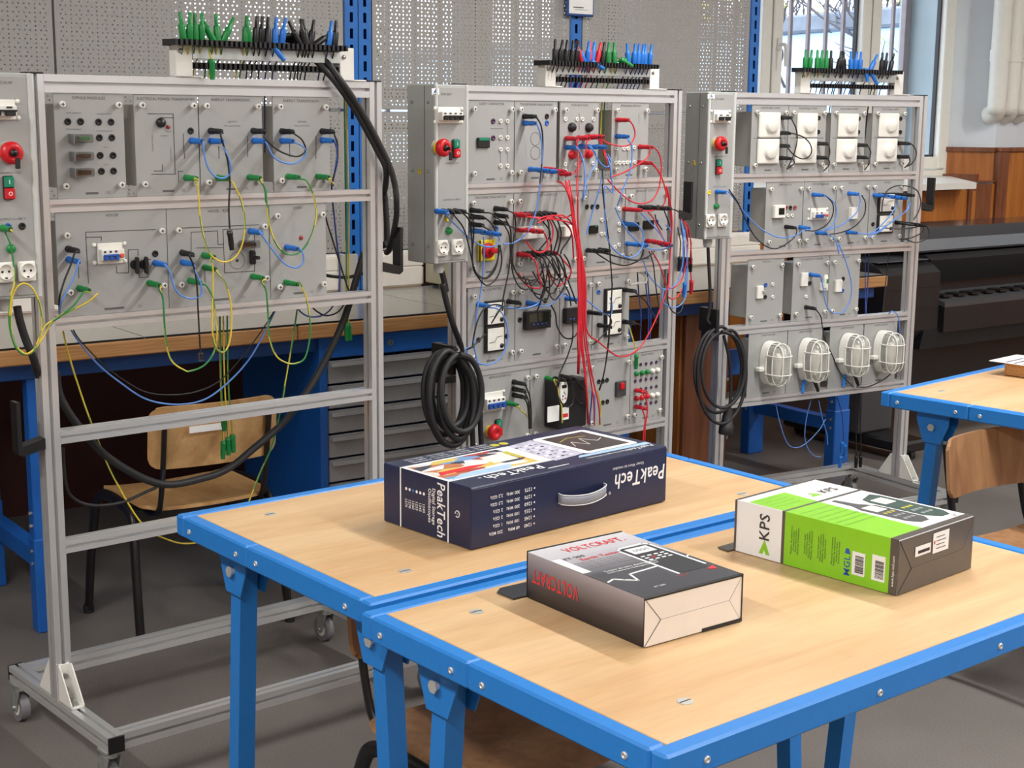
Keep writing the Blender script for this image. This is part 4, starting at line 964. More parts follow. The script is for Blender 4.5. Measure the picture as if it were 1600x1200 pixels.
# ---------------------------------------------------------------- middle rack modules
n1 = Mod(2, 0, .006, u((0.1921,0,1.5142)), 'contactor module with small green display, middle rack top row', 'SAFETY CONTACTOR', .08)
n1.block((0.0392,0,1.5241), (0.0883,0,1.4935), 'display_housing', 'black_plastic', .008); n1.block((0.0432,0,1.5231), (0.0847,0,1.5138), 'display_bar', 'button_green', .0095)
n1.socks([(0.1054,0,1.5724),(0.1058,0,1.5223)], 'socket_violet'); n1.ring([(0.1343,0,1.5725),(0.162,0,1.5726),(0.1348,0,1.5237),(0.1626,0,1.5236),(0.1352,0,1.488),(0.163,0,1.4877),(0.1357,0,1.4388),(0.1636,0,1.4383)])
n1.lines([[(0.0967,0,1.5502),(0.1449,0,1.5512)], [(0.1621,0,1.5629),(0.1639,0,1.5323)], [(0.1353,0,1.4788),(0.137,0,1.448)], [(0.1631,0,1.4785),(0.1649,0,1.4476)]], .0009, 'print_grey')
n2 = Mod(2, 0, u((0.1934,0,1.5142)), u((0.3724,0,1.4999)), 'transformer module printed with two linked circles, middle rack top row', 'TRANSFORMER SINGLE-PHASE', .08)
n2.circle((0.2799,0,1.5189), .020); n2.circle((0.2806,0,1.4761), .020)
n2.socks([(0.2308,0,1.5877),(0.3274,0,1.5877)]); n2.socks([(0.2311,0,1.5671),(0.3278,0,1.5673)], 'breaker_blue'); n2.socks([(0.2585,0,1.4269)], 'breaker_blue')
n3 = Mod(2, 0, u((0.3842,0,1.4998)), u((0.5594,0,1.4985)), 'pushbutton module with two black and two red buttons, middle rack top row', 'PUSH-BUTTONS', .08)
n3.ring([(0.4079,0,1.5794),(0.4587,0,1.5796),(0.4827,0,1.5796),(0.5326,0,1.5798),(0.4091,0,1.4391),(0.4595,0,1.4383),(0.5337,0,1.4394)])
for p, c in zip([(0.4355,0,1.5544),(0.5116,0,1.5535),(0.4388,0,1.4686),(0.5125,0,1.4696)], ('black_plastic', 'black_plastic', 'button_red', 'button_red')):
    l = n3.loc(p); o = MB().rev((l[0], 0, l[2]), (0, -1, 0), [(.015, 0), (.015, .004), (.012, .005), (.012, .012), (.010, .014), (0, .014)], 20).build('push_button', c, n3.t)
n3.lines([[(0.4689,0,1.5973),(0.4702,0,1.546)]], .0012)
n4 = Mod(2, 0, u((0.6182,0,1.4981)), u((0.7946,0,1.4967)), 'module with red and blue leads beside the open gap, middle rack top row', 'REVERSING SWITCH', .08)
n4.ring([(0.6409,0,1.4859),(0.6762,0,1.4855),(0.6954,0,1.4854),(0.726,0,1.4885),(0.6403,0,1.4401),(0.6565,0,1.4399),(0.6756,0,1.4396),(0.6934,0,1.4403),(0.7112,0,1.44),(0.7299,0,1.4407)]); n4.socks([(0.6415,0,1.5783),(0.7512,0,1.4912),(0.7494,0,1.4394)], 'plug_red'); n4.sock((0.6418,0,1.5257), 'breaker_blue')
n4.lines([[(0.7458,0,1.599),(0.747,0,1.5651)], [(0.6482,0,1.4786),(0.6513,0,1.4496)], [(0.6942,0,1.4781),(0.6952,0,1.449)]], .0009, 'print_grey')
o1 = Mod(2, 1, .004, u((0.1917,0,1.2412)), 'module with red and yellow rotary switch, middle rack second row', 'DISCONNECTING SWITCH', .08)
p0, p1 = o1.loc((0.0438,0,1.2177)), o1.loc((0.1083,0,1.1535))
o = MB().box(p0[0], p1[0], -.012, 0, p1[2], p0[2], b=.003).build('switch_plate', 'yellow_plastic', o1.t)
cx, cz = (p0[0]+p1[0])/2, (p0[2]+p1[2])/2
MB().rev((cx, -.012, cz), (0, -1, 0), [(.024, 0), (.022, .010), (.018, .014), (0, .014)], 22).build('switch_dial', 'button_red', o)
MB().box(cx-.008, cx+.024, -.042, -.024, cz-.007, cz+.007, b=.004).build('switch_handle', 'button_red', o)
MB().box(p0[0], p0[0]+.004, -.013, -.011, p1[2], p0[2]).build('plate_edge_strip', 'black_plastic', o)  # narrow black strip along the left edge of the plate
o1.socks([(0.0199,0,1.3094),(0.02,0,1.2901),(0.0201,0,1.2672),(0.1164,0,1.3111),(0.1166,0,1.2898),(0.1168,0,1.2684)]); o1.sock((0.0225,0,1.2477), 'breaker_blue'); o1.sock((0.1203,0,1.2486), 'breaker_blue')
o2 = Mod(2, 1, u((0.193,0,1.2412)), u((0.4727,0,1.2283)), 'contactor module crowded with black and red plugs, middle rack second row', 'CONTACTOR AC3', .08)
for i in range(7): o2.sock((0.1988,0,1.2901) if i == 0 else ((0.1988,0,1.2901)[0]+i*.0205, 0, (0.1988,0,1.2901)[2]-.001), 'plug_red' if i < 2 else 'socket_hole'); o2.sock(((0.2128,0,1.1662)[0]+i*.0195, 0, (0.2128,0,1.1662)[2]), 'plug_red' if i in (0, 6) else 'socket_hole')
for a, b in (((0.1993,0,1.2522), (0.297,0,1.213)), ((0.3863,0,1.2476), (0.4366,0,1.2117))): o2.block(a, b, 'contactor', 'white_paint', .03, .003); 
o3 = Mod(2, 1, u((0.4742,0,1.2282)), u((0.6908,0,1.2182)), 'module with three black sockets and a small display, middle rack second row', 'TIMER RELAY', .08)
o3.socks([(0.5113,0,1.3017),(0.5355,0,1.3009),(0.5598,0,1.3008)]); o3.ring([(0.5791,0,1.2571),(0.5983,0,1.2555),(0.5804,0,1.2112),(0.5996,0,1.2111),(0.6603,0,1.2895),(0.6619,0,1.2402),(0.6626,0,1.2193),(0.6641,0,1.1716),(0.6454,0,1.1648)]); o3.block((0.521,0,1.241), (0.5607,0,1.2144), 'display_housing', 'lcd_dark', .008); o3.block((0.5426,0,1.24), (0.5579,0,1.2363), 'display_bar', 'button_green', .009)
o4 = Mod(2, 1, u((0.6923,0,1.2182)), u((0.9027,0,1.183)), 'module with mixed leads at the right end of the middle rack second row', 'AUXILIARY CONTACTS', .08)
for a, b in (((0.704,0,1.2426), (0.7551,0,1.2138)), ((0.777,0,1.2462), (0.8275,0,1.2164))): o4.block(a, b, 'display_housing', 'lcd_dark', .008)
o4.socks([(0.6844,0,1.2887)], 'plug_red'); o4.socks([(0.758,0,1.2918),(0.7868,0,1.2908),(0.8158,0,1.2898),(0.851,0,1.2885),(0.7569,0,1.1667),(0.7856,0,1.1711)]); o4.socks([(0.6832,0,1.2412),(0.7024,0,1.1734),(0.8471,0,1.2393)], 'breaker_blue'); o4.socks([(0.7999,0,1.1763)], 'plug_red')
# third row: voltmeters and ammeters
def meter(mo, a, b):
    p, q = mo.loc(a), mo.loc(b); x0, x1, z0, z1 = min(p[0], q[0]), max(p[0], q[0]), min(p[2], q[2]), max(p[2], q[2])
    o = MB().box(x0, x1, -.012, 0, z0, z1, b=.002).build('panel_meter', 'black_plastic', mo.t)
    MB().box(x0+.006, x1-.006, -.0135, -.0115, z0+.006, z1-.006, b=.001).build('meter_scale', 'meter_face', o)
    w = x1-x0
    MB().tube([(x0+.012, -.0142, z0+.38*(z1-z0)), (x0+w*.45, -.0142, z0+.40*(z1-z0)), (x0+w*.55, -.0142, z0+.58*(z1-z0)), (x1-.014, -.0142, z0+.6*(z1-z0))], .0008, 4).build('scale_line', 'print_black', o)
    MB().rev((x1-.016, -.0132, z0+.018), (0, -1, 0), [(.0075, 0), (.0075, .002), (0, .0025)], 14).build('meter_pivot', 'black_plastic', o)
q1 = Mod(2, 2, .008, u((0.2023,0,0.9613)), 'module with two analogue meters at the left of the middle rack third row', 'AC VOLTMETERS', .08)
meter(q1, (0.072,0,1.0297), (0.1504,0,0.952)); meter(q1, (0.0727,0,0.9508), (0.1514,0,0.8697)); q1.socks([(0.0509,0,0.9121),(0.1684,0,0.9129)]); q1.socks([(0.0483,0,1.0221)], 'breaker_blue')
q1.lines([[(0.0488,0,0.9544),(0.1764,0,0.9511)]], .0009, 'print_grey')
q2 = Mod(2, 2, u((0.2034,0,0.9612)), u((0.3957,0,0.9444)), 'module with a black digital display, left of the red lead bundle, middle rack third row', 'POWER METER', .08)
q2.block((0.2349,0,0.9837), (0.3411,0,0.9265), 'digital_display', 'black_plastic', .02)
q2.block((0.2415,0,0.9792), (0.3325,0,0.9487), 'display_window', 'lcd_dark', .0215, .001)
for p in [(0.2653,0,0.9427),(0.2827,0,0.9422),(0.3002,0,0.9421),(0.3177,0,0.942)]: l = q2.loc(p); MB().rev((l[0], -.02, l[2]), (0, -1, 0), [(.003, 0), (.003, .001), (0, .0015)], 8).build('key_button', 'breaker_blue', q2.t)
q2.socks([(0.2543,0,1.0105)], 'breaker_blue'); q2.socks([(0.1723,0,1.0218),(0.222,0,0.9593),(0.3314,0,1.0118)])
q3 = Mod(2, 2, u((0.3972,0,0.9443)), u((0.5451,0,0.9314)), 'module with a black digital display behind the red lead bundle, middle rack third row', 'POWER METER', .08)
q3.block((0.4096,0,0.981), (0.4873,0,0.9306), 'digital_display', 'black_plastic', .02)
for p in [(0.4258,0,0.9457),(0.4427,0,0.9452),(0.4597,0,0.9447),(0.4753,0,0.9444)]: l = q3.loc(p); MB().rev((l[0], -.02, l[2]), (0, -1, 0), [(.003, 0), (.003, .001), (0, .0015)], 8).build('key_button', 'breaker_blue', q3.t)
q3.socks([(0.4243,0,1.0123)], 'breaker_blue'); q3.socks([(0.3503,0,0.9604),(0.5279,0,0.9585)])
q4 = Mod(2, 2, u((0.5466,0,0.9312)), u((0.7226,0,0.9159)), 'module with two analogue meters at the right of the middle rack third row', 'AC AMMETERS', .08)
meter(q4, (0.597,0,1.0301), (0.6771,0,0.9511)); meter(q4, (0.5994,0,0.9506), (0.6776,0,0.8704)); q4.sock((0.5728,0,1.0205), 'breaker_blue'); q4.socks([(0.5759,0,0.9113),(0.6936,0,1.0201),(0.6958,0,0.9122)])
# fourth row
s1 = Mod(2, 3, .012, u((0.2697,0,0.7515)), 'module with white breaker and red stop, middle rack fourth row', 'SERVICE INTERFACE', .08)
s1.breaker((0.066,0,0.7437), (0.1502,0,0.6825), 4, 'breaker_blue')
l = s1.loc((0.099,0,0.6192)); e_stop(s1.t, l[0], 0, l[2], key=False); l = s1.loc((0.1312,0,0.6271)); start_stop(s1.t, l[0], 0, l[2])
s1.socks([(0.1983,0,0.7648),(0.1986,0,0.7424),(0.1989,0,0.7225)]); s1.sock((0.1682,0,0.7015), 'plug_green')
s2 = Mod(2, 3, u((0.271,0,0.7513)), u((0.5234,0,0.7346)), 'module carrying the black motor drive with oval keypad, middle rack fourth row', 'INVERTER', .08)
p, q = s2.loc((0.3298,0,0.7545)), s2.loc((0.4562,0,0.6003)); o = MB().box(p[0], q[0], -.075, 0, q[2], p[2]+.005, b=.006).build('motor_drive', 'black_plastic', s2.t)
cx = s2.loc((0.3423,-0.075,0.7274))[0]; cz = s2.loc((0.3423,-0.075,0.7274))[2]
ov = MB(); n = 28; pts = [(cx+math.cos(2*PI*i/n)*.0165, cz+math.sin(2*PI*i/n)*.038) for i in range(n)]; ov.prism(pts, 'y', -.082, -.074); ov.build('keypad', 'meter_face', o)
MB().box(cx-.010, cx+.010, -.0835, -.0815, cz+.012, cz+.022).build('keypad_display', 'black_plastic', o)
for dx, dz, c in ((0, -.002, 'drawer_grey'), (-.005, -.014, 'breaker_blue'), (.006, -.022, 'print_red'), (-.006, -.024, 'drawer_grey'), (.005, -.008, 'drawer_grey')): MB().rev((cx+dx, -.0815, cz+dz), (0, -1, 0), [(.0032, 0), (.0032, .0015), (0, .002)], 10).build('keypad_button', c, o)
a, b = s2.loc((0.2763,-0.075,0.685)), s2.loc((0.3264,-0.075,0.6349)); MB().box(a[0], b[0], -.0768, -.0745, b[2], a[2]).build('rating_sticker', 'paper', o)
a, b = s2.loc((0.3388,-0.075,0.6746)), s2.loc((0.3697,-0.075,0.634)); MB().box(a[0], b[0], -.0768, -.0745, b[2], a[2]).build('warning_sticker', 'paper', o); MB().box(a[0]+.003, b[0]-.003, -.0772, -.0766, b[2]+.008, b[2]+.020).build('warning_print', 'print_red', o)
l = s2.loc((0.4812,0,0.7071)); o = MB().rev((l[0], 0, l[2]), (0, -1, 0), [(.016, 0), (.016, .012), (.012, .014)], 18).build('dial_base', 'white_plastic', s2.t); MB().rev((l[0], -.013, l[2]), (0, -1, 0), [(.010, 0), (.010, .014), (0, .015)], 16).build('dial', 'breaker_blue', o)
l = s2.loc((0.4741,0,0.6305)); MB().rev((l[0], 0, l[2]), (0, -1, 0), [(.013, 0), (.013, .008), (.010, .03), (.007, .036)], 14).build('round_connector', 'black_plastic', s2.t)
s2.sock((0.3396,0,0.7606), 'plug_green')
s3 = Mod(2, 3, u((0.5248,0,0.7344)), u((0.7356,0,0.7101)), 'module with six black sockets and a red rocker, middle rack fourth row', 'PC/PLC INTERFACE 24 V', .08)
s3.socks([(0.5821,0,0.7203),(0.6013,0,0.7195),(0.6212,0,0.7208),(0.6034,0,0.6467),(0.6249,0,0.6476)]); s3.block((0.6604,0,0.7112), (0.7057,0,0.6596), 'switch_housing', 'dark_grey', .012); s3.block((0.6713,0,0.7073), (0.6903,0,0.6846), 'rocker', 'button_red', .020)
s4 = Mod(2, 3, u((0.7364,0,0.7101)), u((0.9,0,0.6912)), 'module with rows of green, white and red indicator lamps, middle rack fourth row', 'PILOT LAMPS', .08)
for i in range(5):
    x = 658+i*36; 
    pass
for pts, c in (([(0.7584,0,0.7565),(0.7852,0,0.7562),(0.8122,0,0.7559),(0.8386,0,0.7557),(0.8644,0,0.756),(0.7596,0,0.7012),(0.7865,0,0.7012),(0.8135,0,0.7012),(0.84,0,0.7013),(0.8658,0,0.7014),(0.7884,0,0.6703),(0.8147,0,0.6697),(0.8412,0,0.6702),(0.8671,0,0.6703),(0.7889,0,0.6165),(0.8152,0,0.6163),(0.8418,0,0.6156),(0.8678,0,0.6154)], None),):
    for p in pts: l = s4.loc(p); place('socket', pmesh(('small_socket',), lambda m: m.rev((0, 0, 0), (0, -1, 0), [(.0062, 0), (.0062, .002), (.004, .0025), (.004, .001), (0, .001)], 12), ['socket_violet']), s4.t, l)
def pil(p, c): l = s4.loc(p); place('pilot_lamp', pmesh(('pilot_lamp', c), lambda m: m.rev((0, 0, 0), (0, -1, 0), [(.0085, 0), (.0085, .006), (.0075, .010), (.004, .012), (0, .0122)], 14), [c]), s4.t, l)
for p, c in zip([(0.7624,0,0.7277),(0.7907,0,0.7271),(0.817,0,0.7278),(0.8435,0,0.728),(0.8686,0,0.7284)], ('plug_green', 'plug_green', 'plug_green', 'white_plastic', 'white_plastic')): pil(p, c)
for p, c in zip([(0.7655,0,0.6413),(0.7924,0,0.6411),(0.8195,0,0.642),(0.8453,0,0.6419),(0.8713,0,0.6419)], ('button_red', 'button_red', 'button_red', 'white_plastic', 'white_plastic')): pil(p, c)
# ---------------------------------------------------------------- right rack modules
def dimmer(mo, a, b):
    p, q = mo.loc(a), mo.loc(b); x0, x1, z0, z1 = min(p[0], q[0]), max(p[0], q[0]), min(p[2], q[2]), max(p[2], q[2])
    o = MB().box(x0, x1, -.012, 0, z0, z1, b=.004).build('dimmer_plate', 'white_plastic', mo.t)
    MB().rev(((x0+x1)/2+.004, -.0115, (z0+z1)/2), (0, -1, 0), [(.031, 0), (.030, .002), (.0275, .0025), (.026, .012), (.022, .015), (0, .015)], 28).build('dimmer_knob', 'white_plastic', o)
r1 = []
for (x0, x1, y, lab, pl) in (((0.0772,0,1.5483), (0.2499,0,1.5062), 0, 'first from the control box', (((0.1063,0,1.6077), (0.2069,0,1.5173)), ((0.1044,0,1.5128), (0.2061,0,1.4229)))),
                      ((0.2514,0,1.5061), (0.4372,0,1.5091), 0, 'second from the control box', (((0.2889,0,1.6065), (0.3872,0,1.5172)), ((0.2855,0,1.5139), (0.3887,0,1.4225)))),
                      ((0.4603,0,1.5058), (0.6366,0,1.5493), 0, 'third from the control box', (((0.4915,0,1.6059), (0.5922,0,1.5188)), ((0.4886,0,1.5121), (0.5914,0,1.4236)))),
                      ((0.6714,0,1.5494), (0.8485,0,1.5498), 0, 'fourth from the control box', (((0.7,0,1.6088), (0.8025,0,1.5187)), ((0.6957,0,1.5139), (0.8002,0,1.4238))))):
    mo = Mod(3, 0, x0[0], x1[0], 'module with two stacked white dimmers, %s on the right rack' % lab, 'ADJUSTABLE LAMPS', .11); r1.append(mo)
    for a, b in pl: dimmer(mo, a, b)
    zc = (mo.loc(pl[0][1])[2]+mo.loc(pl[1][0])[2])/2; MB().box(.01, mo.w-.01, -.0007, 0, zc-.0007, zc+.0007).build('printed_line', 'print_dark', mo.t)
r1[0].socks([(0.2176,0,1.5897),(0.2103,0,1.5343),(0.2111,0,1.4885),(0.2197,0,1.4438)]); r1[1].socks([(0.3989,0,1.5889),(0.3994,0,1.5378),(0.3957,0,1.4959),(0.3963,0,1.4445)]); r1[2].socks([(0.6003,0,1.5878),(0.6011,0,1.5378),(0.5961,0,1.4896),(0.5974,0,1.444)]); r1[3].socks([(0.8182,0,1.5891),(0.8203,0,1.538),(0.8139,0,1.4958),(0.8161,0,1.4445)])
t1 = Mod(3, 1, u((0.1589,0,1.2865)), u((0.3398,0,1.2465)), 'module with a small white time switch, right rack second row', 'TIME SWITCH', .10)
t1.block((0.19,0,1.2725), (0.2424,0,1.2246), 'time_switch', 'white_plastic', .018); t1.block((0.2079,0,1.2621), (0.2355,0,1.2368), 'time_display', 'lcd_dark', .0195, .001)
t1.socks([(0.257,0,1.2609),(0.2994,0,1.2599)], 'socket_red'); t1.socks([(0.2782,0,1.2604),(0.2601,0,1.1905)]); t1.ring([(0.2666,0,1.2319),(0.2887,0,1.2313)])
t2 = Mod(3, 1, u((0.3414,0,1.2465)), u((0.5034,0,1.2423)), 'module with a white and blue breaker, right rack second row', 'CIRCUIT BREAKER', .10)
t2.breaker((0.3765,0,1.256), (0.4535,0,1.2118), 2, 'breaker_blue', extra='orange_plastic'); t2.socks([(0.3868,0,1.307),(0.4138,0,1.1639),(0.3286,0,1.187)], 'breaker_blue')
t3 = Mod(3, 1, u((0.505,0,1.2423)), u((0.6754,0,1.2379)), 'module with a narrow white relay, right rack second row', 'STEP RELAY', .10)
t3.block((0.5704,0,1.2561), (0.6035,0,1.2104), 'step_relay', 'white_plastic', .02); t3.socks([(0.5668,0,1.3077),(0.5676,0,1.161)], 'breaker_blue')
t4 = Mod(3, 1, u((0.6771,0,1.2378)), u((0.8561,0,1.235)), 'module with two analogue meters at the right end of the right rack second row', 'METERS', .10)
meter(t4, (0.7178,0,1.3068), (0.8037,0,1.2293)); meter(t4, (0.7191,0,1.2246), (0.8001,0,1.1504)); t4.sock((0.6994,0,1.2982), 'breaker_blue'); t4.socks([(0.7009,0,1.1866),(0.8234,0,1.19)])
v1 = Mod(3, 2, u((0.0859,0,0.9657)), u((0.262,0,0.9563)), 'module with a single small white switch, right rack third row', 'SWITCH', .11)
v1.block((0.1272,0,0.9766), (0.1575,0,0.929), 'toggle_switch', 'white_plastic', .012); v1.block((0.1492,0,0.959), (0.1599,0,0.9473), 'toggle_lever', 'drawer_grey', .02)
v1.sock((0.1736,0,0.9774), 'breaker_blue'); v1.sock((0.1734,0,0.9328)); v1.ring([(0.2075,0,0.979),(0.2101,0,0.9314)])
v2 = Mod(3, 2, u((0.3054,0,0.954)), u((0.4866,0,0.9506)), 'module with white switch and tube starter, right rack third row', 'FLUORESCENT STARTER', .11)
v2.block((0.3419,0,1.0153), (0.3731,0,0.9638), 'toggle_switch', 'white_plastic', .012); v2.sock((0.3901,0,0.9729)); v2.sock((0.3925,0,1.0063), 'breaker_blue'); v2.ring([(0.3755,0,0.9235)]); v2.sock((0.3762,0,0.8831))
l = v2.loc((0.4547,0,0.9764)); o = MB().box(l[0]-.016, l[0]+.018, -.018, 0, l[2]-.034, l[2]-.004, b=.003).build('starter_base', 'white_plastic', v2.t)
MB().rev((l[0], -.018, l[2]-.022), (0, 0, 1), [(.010, 0), (.010, .036), (.008, .046), (.004, .050), (0, .0505)], 16).build('starter_tube', 'lamp_glass', o); MB().box(l[0]-.004, l[0]+.004, -.0292, -.027, l[2]-.004, l[2]+.012).build('starter_label', 'plug_green', o)
v3 = Mod(3, 2, u((0.4883,0,0.9505)), u((0.6477,0,0.963)), 'module with a narrow switch at the right of the right rack third row', 'BALLAST', .11)
v3.block((0.5157,0,0.9802), (0.5484,0,0.9326), 'toggle_switch', 'white_plastic', .012); v3.sock((0.5605,0,0.9815)); v3.sock((0.56,0,0.9355), 'breaker_blue')
# bulkhead lamps
def bulkhead(k, a, b, label):
    """oval bulkhead lamp: a = top-left, b = bottom-right rack points of its outline"""
    cx, cz = (a[0]+b[0])/2, (a[2]+b[2])/2; hw, hh = abs(b[0]-a[0])/2, abs(b[2]-a[2])/2; n = 32
    t = rthing(k, 'bulkhead_lamp', label, 'lamp', (cx, -.0005, cz), 'caged bulkhead lamps')
    def oval(s, y, w=hw, h=hh): return [(math.copysign(abs(math.cos(2*PI*i/n))**.75, math.cos(2*PI*i/n))*w*s, y, math.copysign(abs(math.sin(2*PI*i/n))**.85, math.sin(2*PI*i/n))*h*s) for i in range(n)]
    def loft(rings, cap):
        m = MB(); vs = [p for r in rings for p in r]; fs = []
        for q in range(len(rings)-1): fs += [(q*n+i, q*n+(i+1) % n, (q+1)*n+(i+1) % n, (q+1)*n+i) for i in range(n)]
        m.add(vs, fs, 0, True)
        if cap: m.add(rings[-1], [tuple(range(n))], 0, True)
        return m
    loft([oval(1, 0), oval(1.0, -.030), oval(.98, -.034), oval(.93, -.034), oval(.91, -.030)], False).build('lamp_base', 'white_plastic', t)
    loft([oval(.92, -.030), oval(.91, -.055), oval(.86, -.076), oval(.70, -.090), oval(.36, -.096)], True).build('glass_dome', 'frosted_glass', t)
    bl = MB().rev((0, -.050, -hh*.62), (0, 0, 1), [(.012, 0), (.014, hh*.3), (.022, hh*.7), (.021, hh*.95), (.012, hh*1.1), (0, hh*1.13)], 16); bl.build('bulb', 'white_plastic', t)
    cg = MB(); cg.tube(oval(.98, -.036), .0030, 6, closed=True); cg.tube(oval(.96, -.070), .0024, 6, closed=True)
    for x in (-.42, .42): cg.tube(spline([(x*hw*1.0, -.034, hh*.90), (x*hw, -.078, hh*.88), (x*hw, -.100, hh*.62), (x*hw, -.104, 0), (x*hw, -.100, -hh*.62), (x*hw, -.078, -hh*.88), (x*hw, -.034, -hh*.90)], 4), .0023, 6)
    for z in (-.42, .42): cg.tube(spline([(-hw*.97, -.034, z*hh), (-hw*.95, -.078, z*hh), (-hw*.6, -.100, z*hh), (0, -.104, z*hh), (hw*.6, -.100, z*hh), (hw*.95, -.078, z*hh), (hw*.97, -.034, z*hh)], 4), .0023, 6)
    cg.build('wire_cage', 'white_plastic', t)
    MB().box(-hw-.022, -hw+.006, -.03, -.004, -.028, -.012, b=.003).build('side_lug', 'white_plastic', t)
    return t
glass('frosted_glass', (246, 246, 240), 0.08, 0.4, 0.2, 0.30)
for i, (x0, x1, nm) in enumerate((((0.1032,0,0.7014), (0.2928,0,0.6866), 'nearest the control box'), ((0.2946,0,0.6864), (0.4695,0,0.6727), 'second from the control box'), ((0.5077,0,0.6762), (0.683,0,0.6626), 'third from the control box'), ((0.6865,0,0.6623), (0.8656,0,0.6743), 'at the right post'))):
    mo = Mod(3, 3, x0[0], x1[0], 'plain module behind the bulkhead lamp %s, right rack' % nm, 'LAMP HOLDER', .06, screws=False)
    c = ((0.1993,-0.03,0.685), (0.3877,-0.03,0.6836), (0.5961,-0.03,0.6877), (0.7791,-0.03,0.6856))[i]
    bulkhead(3, (c[0]-.043, 0, c[2]+.083), (c[0]+.043, 0, c[2]-.083), 'white caged oval bulkhead lamp, %s on the right rack' % nm)
    for dx, cc in ((-.02, 'plug_blue'), (.03, 'plug_black')):
        if i in (1, 2): hang_plug(mo.t, (c[0]-mo.u0+dx, -.02, c[2]-.080-mo.z0), (dx*.5, .02, -1) if False else (-.35 if dx < 0 else .3, -.25, -1), cc.split('_')[1])
# ---------------------------------------------------------------- leads on the left rack
lead(1, 'blue lead looping between the transformer module and its neighbour, left rack', 'blue', [(0.3711,-0.065,1.5176),(0.3776,-0.065,1.4718),(0.3946,-0.065,1.4423),(0.4229,-0.065,1.4312),(0.4474,-0.065,1.4476),(0.4411,-0.065,1.4793),(0.4275,-0.065,1.5068)], (0.376,0,1.5224), (0.4322,0,1.5217))
lead(1, 'black lead hanging from the upper row to a loose plug over HOUSE RUN', 'black', [(0.4204,-0.065,1.5381),(0.4299,-0.065,1.5047),(0.4393,-0.065,1.4667),(0.4431,-0.065,1.416),(0.4425,-0.065,1.4118),(0.438,-0.065,1.3567),(0.439,-0.065,1.3054)], (0.4301,0,1.5463))
hp = bpy.data.objects[[o.name for o in C.objects if o.name.startswith('test_lead')][-1]]
hang_plug(hp, Vector((0.4384,-0.065,1.3012))-Vector((0.4301,0,1.5463)), (.10, -.02, -1), 'black')
lead(1, 'black lead curving between the two energy transmission modules', 'black', [(0.5476,-0.065,1.5293),(0.5771,-0.065,1.5034),(0.6122,-0.065,1.488),(0.6454,-0.065,1.4833),(0.6664,-0.065,1.4983),(0.6565,-0.065,1.5245),(0.6337,-0.065,1.5398)], (0.5528,0,1.5462), (0.6382,0,1.5452))
lead(1, 'blue lead curving between the two energy transmission modules', 'blue', [(0.5523,-0.065,1.5143),(0.5691,-0.065,1.4842),(0.5965,-0.065,1.4687),(0.6296,-0.065,1.4648),(0.6582,-0.065,1.4766),(0.6679,-0.065,1.4939),(0.6562,-0.065,1.5093),(0.6358,-0.065,1.5181)], (0.5537,0,1.5215), (0.6377,0,1.5211))
lead(1, 'blue lead dropping behind the right end of the upper row, left rack', 'dblue', [(0.7562,-0.065,1.5196),(0.7639,-0.065,1.4974),(0.7607,-0.065,1.4619),(0.7742,-0.03,1.4201),(0.8093,0.03,1.4032)], (0.7616,0,1.5218))
lead(1, 'black lead dropping beside the blue one at the right end of the upper row', 'black', [(0.7565,-0.065,1.5373),(0.7657,-0.065,1.5107),(0.7635,-0.065,1.4663),(0.7726,-0.03,1.4179),(0.8066,0.03,1.401)], (0.762,0,1.5451))
lead(1, 'yellow and green lead hanging in a long loop over the HOUSE RUN module', 'yellow', [(0.345,-0.065,1.4329),(0.3527,-0.065,1.414),(0.3548,-0.065,1.3763),(0.3543,-0.065,1.3889),(0.358,-0.065,1.33),(0.3711,-0.065,1.266),(0.393,-0.065,1.2341),(0.4215,-0.065,1.2226),(0.451,-0.065,1.2317),(0.474,-0.065,1.2651),(0.4829,-0.065,1.3207),(0.4745,-0.065,1.3725),(0.4561,-0.065,1.4114)], (0.3578,0,1.4313), (0.4473,0,1.429))
lead(1, 'green lead hanging in a long loop over the LOAD module', 'green', [(0.5301,-0.065,1.4225),(0.5421,-0.065,1.405),(0.5462,-0.065,1.366),(0.546,-0.065,1.4006),(0.5492,-0.065,1.3442),(0.5581,-0.065,1.2959),(0.5774,-0.065,1.2546),(0.6067,-0.065,1.2319),(0.6431,-0.065,1.2352),(0.6751,-0.065,1.2684),(0.6951,-0.065,1.3211),(0.6917,-0.065,1.3702),(0.6701,-0.065,1.4172)], (0.5387,0,1.4284), (0.6544,0,1.4282))
lead(1, 'short green lead tucked in at the right end of the upper row', 'green', [(0.7361,-0.065,1.4223),(0.7751,-0.03,1.4066),(0.812,0.03,1.3985)], (0.7465,0,1.4263))
lead(1, 'black lead leaving the HOUSE module behind the left post', 'black', [(0.0286,-0.065,1.2674),(0.0169,-0.065,1.24),(-0.0017,-0.065,1.2012),(-0.0138,-0.065,1.166),(-0.0012,-0.03,1.1291),(0.0256,0.03,1.1081)], (0.0416,0,1.2697))
lead(1, 'blue lead leaving the HOUSE module behind the left post', 'blue', [(0.0369,-0.065,1.2469),(0.0262,-0.065,1.2154),(0.0057,-0.065,1.1806),(-0.0103,-0.065,1.1537),(-0.0006,-0.03,1.125),(0.0256,0.03,1.1081)], (0.0417,0,1.2445))
